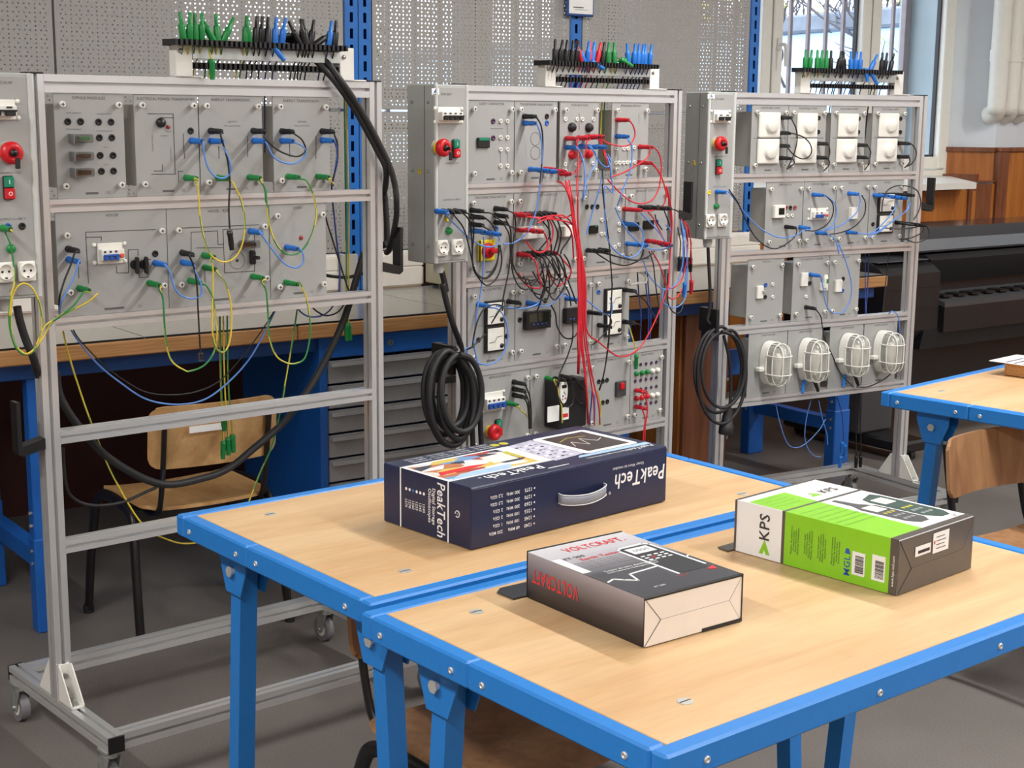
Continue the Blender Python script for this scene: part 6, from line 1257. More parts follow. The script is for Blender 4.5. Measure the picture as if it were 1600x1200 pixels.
lead(3, 'black lead from the starter module down past the bulkhead lamps', 'black', [(0.3582,-0.065,0.8885),(0.391,-0.065,0.8565),(0.4024,-0.065,0.8156),(0.4515,-0.03,0.7603),(0.476,-0.05,0.6953),(0.5026,-0.05,0.6487),(0.5347,-0.05,0.6103),(0.5919,-0.03,0.5751),(0.6427,0,0.5521)], (0.3762,0,0.8831))
lead(3, 'light blue lead looping over the rail at the right post', 'blue', [(0.8103,0,0.832),(0.8079,-0.02,0.8437),(0.8303,-0.03,0.8253),(0.8534,-0.02,0.7723),(0.8769,0,0.7312)])
lead(3, 'dark lead sagging along the foot of the lamp modules', 'black', [(0.6354,-0.02,0.5561),(0.6943,-0.02,0.5509),(0.7548,-0.02,0.564),(0.8031,-0.02,0.5829),(0.7859,-0.06,0.609)])
for i, (pts, lab) in enumerate((([(0.2718,0.03,0.5133),(0.2981,0.03,0.435),(0.338,0.03,0.3545),(0.3842,0.03,0.3299),(0.4376,0.03,0.3437),(0.4987,0.03,0.3865),(0.5242,0.03,0.4192),(0.5315,0.03,0.4284)], 'left'), ([(0.4501,0.03,0.5104),(0.4316,0.03,0.4425),(0.4267,0.03,0.373),(0.4451,0.03,0.3222),(0.4804,0.03,0.2875),(0.5143,0.03,0.2785)], 'middle'), ([(0.4912,0.03,0.5066),(0.514,0.03,0.4343),(0.5413,0.03,0.368),(0.5487,0.03,0.3246)], 'right'))):
    lead(3, 'thin blue lead looping below the right rack lamps, %s one' % lab, 'blue', pts, r=.0019)
t = lead(3, 'blue lead hanging low behind the right rack with its plugs down', 'dblue', [(0.6056,0.05,0.5076),(0.6381,0.05,0.427),(0.6521,0.05,0.3215),(0.6531,0.05,0.2559)]); hang_plug(t, Vector((0.6452,0.05,0.3222))-Vector((0.6056,0.05,0.5076)), (0, 0, -1), 'blue'); hang_plug(t, Vector((0.6597,0.05,0.3102))-Vector((0.6056,0.05,0.5076)), (.1, 0, -1), 'blue'); hang_plug(t, Vector((0.6422,0.05,0.265))-Vector((0.6056,0.05,0.5076)), (-.1, 0, -1), 'blue')
for i, x in enumerate((1337, 1346)):
    pts = [(0.7016,0.05,0.5506), (0.7107,0.05,0.4199), (0.7257,0.05,0.2556)]; pts = [Vector(p)+Vector((i*.025, 0, 0)) for p in pts]
    t = lead(3, 'black lead hanging to the foot of the right rack, %s of two' % ('left' if i == 0 else 'right'), 'black', pts); hang_plug(t, pts[-1]-pts[0], (0, 0, -1), 'black')
for i, (x, c) in enumerate(((1352, 'dblue'), (1357, 'dblue'), (1372, 'black'))):
    lead(3, ('dark blue lead behind the gap of the right rack third row, left', 'dark blue lead behind the gap of the right rack third row, right', 'thin black lead behind the gap of the right rack third row')[i], c, [(0.7132,0.05,1.1093), (0.7419,0.07,0.9805), (0.7351,0.05,0.8051)] if i == 0 else [(0.7337,0.05,1.1086), (0.7575,0.07,0.9543), (0.7367,0.05,0.8305)] if i == 1 else [(0.8451,0.05,1.0918), (0.8566,0.07,0.975), (0.8255,0.05,0.7993)], r=.0019)
# ---------------------------------------------------------------- leads on the middle rack
L2 = lambda lab, col, pts, a=None, b=None, **kw: lead(2, lab, col, pts, a, b, **kw)
L2('black lead falling from the transformer module sockets in front of the middle rack', 'black', [(0.2215,-0.065,1.5841),(0.2396,-0.065,1.5613),(0.2483,-0.065,1.5152),(0.2452,-0.065,1.4483),(0.233,-0.07,1.3868)], (0.2308,0,1.5877))
L2('light blue lead falling from the transformer module to the rotary switch', 'blue', [(0.2254,-0.065,1.5612),(0.2403,-0.065,1.5255),(0.245,-0.065,1.4587),(0.2379,-0.065,1.3761),(0.2193,-0.065,1.2937),(0.1845,-0.065,1.238),(0.1356,-0.065,1.2119),(0.0904,-0.065,1.2091)], (0.2311,0,1.5671))
L2('light blue lead from the middle control box to the rotary switch module', 'blue', [(-0.1802,-0.12,1.3117),(-0.1239,-0.1,1.2746),(-0.0621,-0.08,1.2397),(-0.0209,-0.08,1.2152),(0.0208,-0.08,1.205),(0.0487,-0.08,1.2098),(0.0617,-0.08,1.2231),(0.0555,-0.08,1.2374)], (-0.1824,-0.078,1.3187))
for i, (s, m_, e_) in enumerate(((300, 560, 1), (335, 600, 2), (365, 640, 3))):
    pts = [[(-0.1537,-0.12,1.3112), (-0.1065,-0.11,1.2695), (-0.0663,-0.09,1.2065), (-0.0341,-0.08,1.1343), (0.0117,-0.07,1.1094), (0.0443,-0.07,1.1248), (0.0628,-0.07,1.159), (0.067,-0.07,1.2081)],
           [(-0.1217,-0.12,1.3149), (-0.0839,-0.11,1.2882), (-0.0565,-0.09,1.226), (-0.0434,-0.08,1.1523), (-0.0162,-0.07,1.1183), (0.0212,-0.07,1.0893), (0.0633,-0.07,1.113), (0.0794,-0.07,1.158), (0.0717,-0.07,1.2078)],
           [(-0.0958,-0.12,1.309), (-0.0688,-0.11,1.2876), (-0.0503,-0.09,1.2432), (-0.0458,-0.08,1.1732), (-0.0209,-0.07,1.1291), (0.0163,-0.07,1.1126), (0.0535,-0.07,1.1454), (0.0719,-0.07,1.1937)]][i]
    L2('black lead from the middle control box looping under the rotary switch, %s' % ('inner', 'outer', 'between the other two')[i], 'black', pts, ((-0.1602,-0.078,1.3179), (-0.1378,-0.078,1.3171), (-0.1153,-0.078,1.3172))[i])
for i, (a, pts) in enumerate((((0.0199,0,1.3094), [(0.0377,-0.065,1.3036),(0.0707,-0.065,1.2848),(0.1136,-0.065,1.2619),(0.1524,-0.07,1.2516)]), ((0.02,0,1.2901), [(0.01,-0.065,1.2942),(0.038,-0.065,1.2757),(0.0522,-0.065,1.2593),(0.0815,-0.04,1.2511)]), ((0.0201,0,1.2672), [(0.0056,-0.065,1.2666),(0.0382,-0.065,1.2512),(0.0745,-0.04,1.2409)]),
                              ((0.1164,0,1.3111), [(0.1323,-0.065,1.2964),(0.14,-0.065,1.2607),(0.1287,-0.065,1.2045),(0.1245,-0.065,1.1549),(0.1541,-0.065,1.11),(0.1983,-0.065,1.0926),(0.2427,-0.06,1.0927)]), ((0.1166,0,1.2898), [(0.0991,-0.065,1.2836),(0.1185,-0.065,1.2511),(0.1231,-0.065,1.1906),(0.1294,-0.065,1.1474),(0.1541,-0.065,1.1064),(0.1886,-0.065,1.0842),(0.228,-0.065,1.0942),(0.2572,-0.06,1.1173)]), ((0.1168,0,1.2684), [(0.0945,-0.065,1.2662),(0.1139,-0.065,1.2336),(0.1194,-0.065,1.1765),(0.1298,-0.065,1.1188),(0.1545,-0.065,1.0776),(0.1889,-0.065,1.0642),(0.2232,-0.065,1.0836),(0.2526,-0.065,1.1144),(0.2618,-0.06,1.1389)]))):
    L2('black lead curving out of the rotary switch module, %s socket on the %s' % (('top', 'middle', 'bottom')[i % 3], 'left' if i < 3 else 'right'), 'black', pts, a)
L2('black lead dropping from the rotary switch module to the meters', 'black', [(0.1149,-0.07,1.1772),(0.1083,-0.07,1.1278),(0.0877,-0.07,1.0507),(0.0834,-0.07,1.0081),(0.0838,-0.07,1.0217),(0.059,-0.07,0.9954),(0.0758,-0.03,0.9659)])
L2('blue lead dropping behind the rotary switch to the meter module', 'blue', [(0.0148,-0.06,1.2346),(0.0175,-0.06,1.189),(0.0133,-0.06,1.126),(0.0022,-0.06,1.0562),(-0.0068,-0.06,1.028),(-0.0156,-0.06,0.968),(-0.0214,-0.06,0.9169),(-0.012,-0.06,0.8783),(-0.0006,-0.06,0.8392),(0.0326,-0.02,0.7869)])
L2('light blue lead looping round the left meters', 'blue', [(0.0632,-0.065,1.0158),(0.0885,-0.065,0.9971),(0.108,-0.065,0.9574),(0.1098,-0.065,0.9094),(0.0837,-0.065,0.8642),(0.0335,-0.065,0.8466),(-0.0162,-0.065,0.8605),(-0.05,-0.065,0.8875),(-0.0579,-0.065,0.9047),(-0.014,-0.03,0.9007)], (0.0483,0,1.0221))
L2('light blue lead from the left meters to the digital display', 'blue', [(0.0631,-0.065,1.0228),(0.1201,-0.065,1.0125),(0.1779,-0.065,1.0064),(0.23,-0.065,1.0142),(0.2462,-0.065,1.0274)], None, (0.2543,0,1.0105))
L2('black lead curling from the socket above the left meters', 'black', [(0.1518,-0.065,1.0324),(0.1661,-0.065,1.0217),(0.1521,-0.065,1.0109),(0.1137,-0.065,1.013),(0.0631,-0.065,1.0275),(0.0196,-0.065,1.0217),(-0.0048,-0.065,0.9956),(-0.0229,-0.065,0.9505),(-0.0189,-0.05,0.9013)], (0.1723,0,1.0218))
L2('black lead with a plug in the lower left meter', 'black', [(0.0203,-0.065,0.9417),(-0.0104,-0.065,0.9211),(-0.0379,-0.065,0.9051),(-0.0232,-0.03,0.8945)])
L2('black lead slanting down past the digital display', 'black', [(0.2773,-0.07,1.1461),(0.2635,-0.07,1.0812),(0.2493,-0.07,1.031),(0.2576,-0.07,1.0512),(0.2385,-0.07,1.014),(0.2666,-0.03,0.9881)])
# second-row plugs: black and red crowd
lk0, lk1 = (0.1988,0,1.2901), (0.2128,0,1.1662)
for i in range(7):
    c = 'red' if i < 2 else 'black'; a = (lk0[0]+i*.0205, 0, lk0[2]-.001); nth = ('first', 'second', 'third', 'fourth', 'fifth', 'sixth', 'seventh')[i]
    q = Vector(a); rr = random.Random(40+i)
    if c == 'red': pts = [q+Vector((.04, -.075, -.008)), q+Vector((.10, -.085, -.012+.01*i)), q+Vector((.16, -.08, -.05)), q+Vector((.185, -.07, -.14))]
    else: pts = [q+Vector((.01, -.07, -.02)), q+Vector((.02+rr.uniform(-.01, .03), -.075, -.06)), q+Vector((.03+rr.uniform(-.03, .02), -.06, -.11)), q+Vector((.02, -.055, -.125))]
    L2('%s lead in the upper socket row of the contactor module, %s from the left' % (c, nth), c, pts, a)
    c = 'red' if i in (0, 6) else 'black'; a = (lk1[0]+i*.0195, 0, lk1[2]); q = Vector(a)
    d = .10+.02*(i % 3)
    pts = [q+Vector((.008, -.07, -.02)), q+Vector((.015+.004*i, -.075, -d*.6)), q+Vector((.03-.006*i, -.07, -d)), q+Vector((-.02, -.06, -d*.9)), q+Vector((-.05, -.055, -d*.5))]
    L2('%s lead in the lower socket row of the contactor module, %s from the left' % (c, nth), c, pts, a)
for i, (pts, lab) in enumerate((([(0.2311,-0.08,1.2469),(0.2512,-0.08,1.228),(0.2593,-0.08,1.1987),(0.2422,-0.08,1.1779),(0.2125,-0.08,1.1796),(0.1828,-0.08,1.1991),(0.1728,-0.08,1.2139)], 'small loop under the upper row'), ([(0.2161,-0.08,1.2815),(0.2557,-0.08,1.2817),(0.2786,-0.08,1.2555),(0.2817,-0.08,1.2265),(0.2673,-0.08,1.1946),(0.2426,-0.08,1.1797),(0.2179,-0.08,1.1792)], 'larger loop beside the left contactor'), ([(0.2068,-0.09,1.2789),(0.2362,-0.09,1.2866),(0.2809,-0.09,1.2884),(0.3214,-0.09,1.2796),(0.3517,-0.09,1.2893)], 'bow towards the red bundle, lower'), ([(0.207,-0.09,1.2682),(0.2462,-0.09,1.2791),(0.2963,-0.09,1.2734),(0.3369,-0.09,1.2663),(0.3628,-0.09,1.2524)], 'bow towards the red bundle, upper'))):
    L2('red lead in the contactor crowd, %s' % lab, 'red', pts)
for i, pts in enumerate(([(0.3026,-0.07,1.1664),(0.3159,-0.07,1.1364),(0.3241,-0.07,1.1101),(0.3143,-0.07,1.0887),(0.2888,-0.07,1.0978),(0.2732,-0.07,1.1244)], [(0.3229,-0.07,1.1653),(0.3389,-0.07,1.135),(0.3473,-0.07,1.1049),(0.3322,-0.07,1.0875),(0.3036,-0.07,1.1151),(0.2877,-0.07,1.1527)], [(0.3408,-0.07,1.1643),(0.3603,-0.07,1.141),(0.3729,-0.07,1.1107),(0.3854,-0.05,1.082)], [(0.2878,-0.07,1.149),(0.3192,-0.07,1.0994),(0.3455,-0.07,1.068),(0.3668,-0.07,1.0368),(0.3952,-0.05,0.9951)], [(0.3182,-0.07,1.1472),(0.3446,-0.07,1.1088),(0.3661,-0.07,1.0703),(0.3878,-0.07,1.0277),(0.4187,-0.05,1.0008)], [(0.2729,-0.07,1.1354),(0.2662,-0.07,1.092),(0.2543,-0.07,1.0599),(0.2587,-0.05,1.0246)])):
    L2('black lead falling below the contactor module, %s of six' % ('first', 'second', 'third', 'fourth', 'fifth', 'sixth')[i], 'black', pts)
# the red bundle
rb = random.Random(11)
topr = [(160, 15), (175, 20), (205, 35), (235, 20), (250, 10), (262, 0)]
ends = [(j, y) for j, y in ((268, 670), (275, 560), (330, 1000), (340, 1000), (345, 985), (380, 1010), (390, 960), (400, 1000))]
bund = [
 [(0.3249,-0.05,1.3896),(0.3064,-0.09,1.3863),(0.3173,-0.1,1.3667),(0.3359,-0.1,1.3266),(0.3523,-0.1,1.279),(0.3665,-0.1,1.2237),(0.3756,-0.1,1.1646),(0.3802,-0.1,1.1053),(0.3827,-0.1,1.0459),(0.3846,-0.1,0.9849),(0.3819,-0.1,0.909),(0.3813,-0.1,0.8517),(0.4201,-0.06,0.7745)],
 [(0.3324,-0.05,1.3913),(0.3115,-0.09,1.3844),(0.3225,-0.1,1.3594),(0.3386,-0.1,1.3193),(0.355,-0.1,1.2716),(0.372,-0.1,1.2088),(0.3822,-0.1,1.1495),(0.3859,-0.1,1.0865),(0.3883,-0.1,1.0306),(0.3907,-0.1,0.9559),(0.3925,-0.1,0.8841),(0.408,-0.1,0.8007),(0.4224,-0.1,0.7117),(0.4802,-0.05,0.6027)],
 [(0.382,-0.08,1.3967),(0.3658,-0.1,1.3546),(0.3685,-0.1,1.2892),(0.3741,-0.1,1.227),(0.387,-0.1,1.1639),(0.3918,-0.1,1.0972),(0.3946,-0.1,1.0301),(0.3973,-0.1,0.9553),(0.3992,-0.1,0.8834),(0.4134,-0.1,0.8001),(0.4251,-0.1,0.7113),(0.4852,-0.05,0.597)],
 [(0.3486,-0.07,1.3862),(0.3328,-0.1,1.3519),(0.3468,-0.1,1.2973),(0.3634,-0.1,1.2421),(0.3791,-0.1,1.1938),(0.3944,-0.1,1.1414),(0.3974,-0.1,1.082),(0.3998,-0.1,1.0297),(0.4027,-0.1,0.9548),(0.4092,-0.1,0.8824),(0.428,-0.1,0.8082),(0.4448,-0.1,0.7382),(0.4574,-0.1,0.678),(0.5118,-0.05,0.5909)],
 [(0.3424,-0.07,1.3918),(0.326,-0.1,1.3593),(0.3414,-0.1,1.3084),(0.357,-0.1,1.2533),(0.3747,-0.1,1.2013),(0.3906,-0.1,1.1453),(0.4027,-0.1,1.0816),(0.4062,-0.1,1.0255),(0.4094,-0.1,0.9543),(0.4178,-0.1,0.8864),(0.4361,-0.1,0.8073),(0.4571,-0.1,0.7368),(0.4797,-0.1,0.6653),(0.5384,-0.05,0.5898)],
 [(0.3577,-0.07,1.3933),(0.3403,-0.1,1.3553),(0.3507,-0.1,1.3044),(0.3606,-0.1,1.2532),(0.3722,-0.1,1.2015),(0.3772,-0.1,1.1424),(0.3776,-0.1,1.0833),(0.3801,-0.1,1.0275),(0.3877,-0.1,0.9419),(0.3895,-0.1,0.87),(0.3876,-0.1,0.8126),(0.4255,-0.06,0.7739)],
 [(0.3478,-0.1,1.2537),(0.3589,-0.1,1.2168),(0.3832,-0.1,1.1715),(0.4001,-0.1,1.1189),(0.4093,-0.1,1.0663),(0.4116,-0.1,1.0214),(0.4123,-0.1,0.9444),(0.4288,-0.1,0.9046),(0.4667,-0.1,0.8817),(0.5087,-0.1,0.8532),(0.5511,-0.1,0.8269),(0.5936,-0.1,0.8175),(0.636,-0.1,0.8255),(0.6714,-0.1,0.8419),(0.7062,-0.1,0.8785),(0.7409,-0.1,0.9253),(0.7684,-0.1,0.9731),(0.7903,-0.1,1.0164),(0.8022,-0.1,1.0506),(0.8139,-0.09,1.1153),(0.8193,-0.09,1.1933),(0.8197,-0.09,1.2517),(0.8084,-0.09,1.3103),(0.7887,-0.09,1.3648)],
 [(0.3558,-0.06,1.3893),(0.3301,-0.1,1.3592),(0.3388,-0.1,1.3121),(0.3503,-0.1,1.2572),(0.3644,-0.1,1.2019),(0.371,-0.1,1.1428),(0.3747,-0.1,1.0761),(0.378,-0.1,1.0277),(0.379,-0.1,0.9426),(0.3778,-0.1,0.8855),(0.4236,-0.06,0.8228)]]
for i, pts in enumerate(bund): L2(('red lead of the thick bundle ending at a short tail, leftmost', 'red lead of the bundle running down to the drive, second', 'red lead dropping straight from the top row into the bundle', 'red lead of the bundle running down to the sockets, fourth', 'red lead of the bundle bending right at the bottom', 'red lead of the bundle with a free end beside the leftmost', 'red lead sweeping from the bundle to the right post', 'red lead of the bundle ending at the meter row')[i], 'red', pts, r=.0026)
for i, pts in enumerate(([(0.5394,-0.03,0.702),(0.5544,-0.03,0.67),(0.5624,-0.03,0.6338),(0.5534,-0.03,0.5819)], [(0.5081,-0.03,0.7008),(0.5293,-0.03,0.6882),(0.5342,-0.03,0.6374),(0.5321,-0.03,0.5873)], [(0.5184,-0.03,0.7045),(0.5161,-0.03,0.6598),(0.5104,-0.03,0.6154),(0.5124,-0.03,0.59)])):
    L2(('yellow lead', 'blue lead', 'dark blue lead')[i]+' joining the bundle beside the motor drive', ('yellow', 'blue', 'dblue')[i], pts)
# top row of the middle rack
L2('red lead from the pushbutton module, first plug', 'red', [(0.3915,-0.065,1.5104),(0.3995,-0.065,1.4782),(0.3857,-0.08,1.4098),(0.3847,-0.08,1.3683),(0.3877,-0.08,1.3748)], (0.4092,0,1.5206))
L2('red lead from the pushbutton module, second plug', 'red', [(0.4375,-0.065,1.5101),(0.4317,-0.065,1.4778),(0.4096,-0.065,1.4411),(0.384,-0.065,1.4162),(0.3581,-0.065,1.4075),(0.3452,-0.065,1.4055)], (0.4601,0,1.5227))
L2('red lead from the pushbutton module, third plug', 'red', [(0.4769,-0.065,1.5284),(0.5011,-0.065,1.5051),(0.5154,-0.065,1.4769),(0.5211,-0.07,1.4536),(0.5632,-0.04,1.4236)], (0.4922,0,1.5235))
L2('red lead from the pushbuttons over to the right module', 'red', [(0.487,-0.065,1.5261),(0.5212,-0.065,1.5096),(0.5624,-0.065,1.4999),(0.6039,-0.065,1.4958),(0.6385,-0.065,1.5041),(0.6571,-0.065,1.5325),(0.647,-0.065,1.561),(0.629,-0.065,1.5775)], None, (0.6415,0,1.5783))
L2('red lead slanting across the gap of the top row, upper', 'red', [(0.4937,-0.065,1.526),(0.508,-0.065,1.5004),(0.5223,-0.065,1.4722),(0.5248,-0.07,1.4441)])
L2('blue lead from the pushbutton module, first plug', 'blue', [(0.3919,-0.065,1.4944),(0.4155,-0.065,1.4688),(0.4147,-0.08,1.4277),(0.4149,-0.08,1.3721),(0.4113,-0.08,1.3596),(0.4195,-0.07,1.3296)], (0.4099,0,1.4927))
L2('blue lead from the pushbutton module, second plug', 'blue', [(0.4478,-0.065,1.4962),(0.475,-0.065,1.4774),(0.4824,-0.065,1.454),(0.4448,-0.08,1.4178),(0.4159,-0.08,1.3814),(0.4266,-0.08,1.3738),(0.4145,-0.08,1.3376)], (0.4695,0,1.4954))
L2('blue lead swinging under the pushbuttons to the gap', 'blue', [(0.4543,-0.065,1.5008),(0.4821,-0.065,1.4633),(0.5098,-0.065,1.4372),(0.5371,-0.065,1.432),(0.5469,-0.065,1.4483),(0.5377,-0.06,1.4718)])
L2('dark blue lead falling through the top row gap, left', 'blue', [(0.5412,-0.05,1.4715),(0.5282,-0.08,1.4397),(0.5364,-0.08,1.3972),(0.5447,-0.08,1.3498),(0.5083,-0.08,1.3717),(0.5071,-0.08,1.3199),(0.5147,-0.08,1.2451),(0.5268,-0.08,1.1996),(0.5549,-0.08,1.168),(0.5938,-0.08,1.1468),(0.6329,-0.08,1.1377),(0.6716,-0.08,1.15),(0.6929,-0.08,1.1835),(0.6858,-0.08,1.2222),(0.6512,-0.08,1.2497)], None, (0.6832,0,1.2412))
L2('dark blue lead falling through the top row gap, right', 'blue', [(0.5254,-0.05,1.4293),(0.5229,-0.05,1.3964),(0.5138,-0.05,1.3587),(0.5152,-0.05,1.3628),(0.4902,-0.05,1.304),(0.4704,-0.05,1.2526),(0.458,-0.05,1.2196)])
L2('black lead falling straight from the top row gap past the meters', 'black', [(0.5255,-0.05,1.4246),(0.4994,-0.08,1.384),(0.496,-0.08,1.372),(0.5045,-0.08,1.3199),(0.5201,-0.08,1.2449),(0.5327,-0.08,1.1842),(0.543,-0.08,1.1119),(0.5503,-0.08,1.0544),(0.5508,-0.08,1.0565),(0.5465,-0.08,0.9694),(0.542,-0.08,0.8916),(0.5336,-0.08,0.8237),(0.5182,-0.08,0.7563),(0.5329,-0.05,0.7057)])
L2('light blue lead from the right module dropping to the white rings', 'blue', [(0.6241,-0.065,1.5161),(0.6422,-0.065,1.4993),(0.6456,-0.065,1.4612),(0.6348,-0.065,1.4088),(0.6084,-0.065,1.3616),(0.5954,-0.065,1.3332),(0.5981,-0.05,1.3058)], (0.6418,0,1.5257))
L2('red lead arching right from the top right module', 'red', [(0.7455,-0.065,1.4937),(0.7755,-0.065,1.4692),(0.7881,-0.065,1.4301),(0.783,-0.065,1.3764),(0.7732,-0.065,1.3473),(0.7452,-0.065,1.3188),(0.7022,-0.065,1.3095),(0.6521,-0.065,1.317),(0.6021,-0.065,1.3426),(0.5595,-0.065,1.3724),(0.5401,-0.06,1.3916)], (0.7512,0,1.4912))
L2('red lead from the top right module to the gap, lower', 'red', [(0.7312,-0.065,1.4914),(0.7251,-0.065,1.465),(0.6971,-0.065,1.4461),(0.6621,-0.065,1.4322),(0.6205,-0.065,1.4162),(0.5792,-0.065,1.4052),(0.5502,-0.06,1.3985)], None)
L2('red lead hanging down the right post from the top right module', 'red', [(0.7403,-0.065,1.443),(0.7779,-0.065,1.4108),(0.8054,-0.065,1.3661),(0.8182,-0.065,1.3263),(0.8203,-0.065,1.3474),(0.8341,-0.065,1.2965),(0.8458,-0.065,1.2296),(0.8426,-0.065,1.1668)], (0.7494,0,1.4394))
L2('red lead hanging down the right post, outer', 'red', [(0.7442,-0.065,1.4357),(0.7704,-0.065,1.4158),(0.7974,-0.065,1.381),(0.8136,-0.065,1.3462),(0.8167,-0.065,1.363),(0.8128,-0.065,1.3166),(0.7906,-0.065,1.2941),(0.7507,-0.065,1.2859),(0.7052,-0.065,1.2857),(0.6823,-0.06,1.2893)])
stackplugs(2, 'blue and long plug stack below the transformer circles', [(0.2492,-0.01,1.4274), (0.2633,-0.03,1.4251), (0.2761,-0.05,1.4228)], 'blue')
stackplugs(2, 'red plug stack behind the blue one below the transformer circles', [(0.317,0,1.4267), (0.3239,-0.04,1.4211), (0.3241,-0.06,1.4149)], 'red')
stackplugs(2, 'red plug stack across the pushbutton module', [(0.4483,-0.012,1.522), (0.4755,-0.03,1.5259), (0.4838,-0.045,1.5271)], 'red')
stackplugs(2, 'blue plug stack across the pushbutton module', [(0.4576,-0.012,1.4949), (0.4764,-0.03,1.4942), (0.4948,-0.045,1.4944)], 'blue')
stackplugs(2, 'blue plug stack over the rotary switch', [(0.0169,-0.012,1.2488), (0.0316,-0.03,1.2451), (0.0512,-0.045,1.2416)], 'blue')
stackplugs(2, 'red plug stack at the left contactor', [(0.172,-0.03,1.2464), (0.1998,-0.045,1.2453), (0.2198,-0.05,1.2419)], 'red')
stackplugs(2, 'black plug stack below the small display', [(0.5123,0,1.1625), (0.509,-0.03,1.1637), (0.5205,-0.045,1.1672)], 'black')
stackplugs(2, 'black plug stack at the upper right of the second row', [(0.7451,-0.012,1.2929), (0.7599,-0.03,1.2941), (0.7894,-0.04,1.2909), (0.8015,-0.05,1.291)], 'black')
stackplugs(2, 'red plug stack at the upper right of the second row', [(0.6844,0,1.2887), (0.6807,-0.03,1.2893)], 'red')
stackplugs(2, 'red plug stack at the lower right of the second row', [(0.7751,-0.02,1.1809), (0.7823,-0.04,1.178), (0.8005,-0.05,1.1739)], 'red')
stackplugs(2, 'blue plug stack at the lower right of the second row', [(0.7024,0,1.1734), (0.713,-0.03,1.1731), (0.8123,-0.05,1.1693)], 'blue')
for i, pts in enumerate(([(0.4948,-0.06,1.1585),(0.5275,-0.06,1.1415),(0.5716,-0.06,1.1218),(0.6272,-0.06,1.1107),(0.6773,-0.06,1.1173),(0.7051,-0.06,1.1311),(0.7183,-0.06,1.1575)], [(0.4952,-0.07,1.163),(0.5495,-0.07,1.1505),(0.6158,-0.07,1.1352),(0.6719,-0.07,1.1261),(0.717,-0.07,1.1312),(0.7452,-0.07,1.1412),(0.762,-0.07,1.152)], [(0.5166,-0.07,1.1637),(0.5659,-0.07,1.1477),(0.627,-0.07,1.1326),(0.6832,-0.07,1.1255),(0.7269,-0.05,1.1407)])):
    L2('black lead sagging right from the plug stack below the small display, %s' % ('lowest', 'middle', 'highest')[i], 'black', pts)
for i, (c, pts) in enumerate((('blue', [(0.6996,-0.06,1.2779),(0.7463,-0.06,1.2452),(0.7939,-0.06,1.2081),(0.8244,-0.06,1.1753)]), ('red', [(0.7335,-0.06,1.2805),(0.76,-0.06,1.2601),(0.7874,-0.06,1.224),(0.8213,-0.06,1.1794)]), ('black', [(0.7682,-0.06,1.2714),(0.7778,-0.06,1.2478),(0.8161,-0.05,1.2182)]), ('blue', [(0.8107,-0.07,1.2353),(0.8348,-0.07,1.2186),(0.8422,-0.07,1.1829),(0.8313,-0.07,1.1619),(0.7966,-0.07,1.154),(0.7503,-0.07,1.1573),(0.7042,-0.07,1.1706),(0.6581,-0.07,1.1999),(0.6237,-0.07,1.2283),(0.5894,-0.07,1.2676),(0.5665,-0.07,1.3024)]), ('black', [(0.8029,-0.07,1.2823),(0.8217,-0.07,1.2504),(0.8313,-0.07,1.2305),(0.8396,-0.05,1.2171)]),
        ('blue', [(0.7168,-0.06,1.1227),(0.7353,-0.06,1.0864),(0.7653,-0.06,1.0531),(0.8013,-0.06,1.0269),(0.831,-0.06,1.0168),(0.8663,-0.06,1.0222),(0.895,-0.06,1.0481),(0.9137,-0.06,1.0989),(0.9138,-0.06,1.1627),(0.9114,-0.06,1.2145),(0.9404,-0.02,1.2465)]), ('red', [(0.7557,-0.06,1.1516),(0.7859,-0.06,1.1185),(0.8045,-0.06,1.0899),(0.8236,-0.06,1.053),(0.8425,-0.06,1.0239),(0.8783,-0.06,1.0213),(0.9131,-0.06,1.0469),(0.9318,-0.06,1.0978),(0.9379,-0.06,1.1615),(0.9292,-0.06,1.2176),(0.9557,-0.02,1.2419)]), ('black', [(0.8313,-0.06,1.2885),(0.8727,-0.06,1.2811),(0.9032,-0.06,1.2622),(0.962,-0.02,1.2376)]), ('black', [(0.7443,-0.06,1.1503),(0.7661,-0.06,1.108),(0.7768,-0.06,1.0562),(0.7908,-0.06,0.9959),(0.8676,0,0.9518)]),
        ('blue', [(0.825,-0.06,1.0212),(0.8148,-0.06,0.9822),(0.8453,-0.06,0.9598),(0.8814,-0.06,0.9509),(0.9169,-0.06,0.9621),(0.9367,-0.06,0.9929),(0.9394,-0.06,1.0652),(0.9326,-0.06,1.1458),(0.9633,-0.02,1.2095)]), ('red', [(0.8482,-0.05,1.0146),(0.8551,-0.05,0.99),(0.8854,-0.05,0.9797),(0.9148,-0.05,0.9936),(0.9375,-0.04,1.0111)]), ('black', [(0.8405,-0.06,1.0717),(0.8409,-0.06,0.9921),(0.8575,-0.06,0.9508),(0.8883,-0.06,0.9301),(0.915,-0.06,0.938),(0.946,-0.04,0.9578)]), ('red', [(0.9381,-0.03,1.2472),(0.981,-0.02,1.2208),(0.9951,-0.02,1.1798),(1.004,-0.02,1.1227),(1.0068,-0.02,1.09)]), ('dblue', [(0.929,-0.03,1.2476),(0.9401,-0.03,1.2032),(0.955,-0.03,1.1423),(0.9541,-0.03,1.094),(0.9526,-0.03,1.0618)]))):
    L2(('light blue lead slanting right across the second row', 'red lead slanting right beside the blue one', 'short black lead under the right black plugs', 'light blue lead bowing low across the right of the second row', 'short black lead at the right end of the second row', 'light blue lead swinging out to the right post hook', 'red lead swinging out to the right post hook', 'black lead reaching over the right post', 'black lead falling past the third row gap', 'light blue lead looping low outside the right post', 'red lead looping inside the blue one at the right post', 'black lead looping lowest at the right post', 'red lead hanging straight outside the right post', 'dark blue lead hanging straight outside the right post')[i], c, pts, r=.0022)
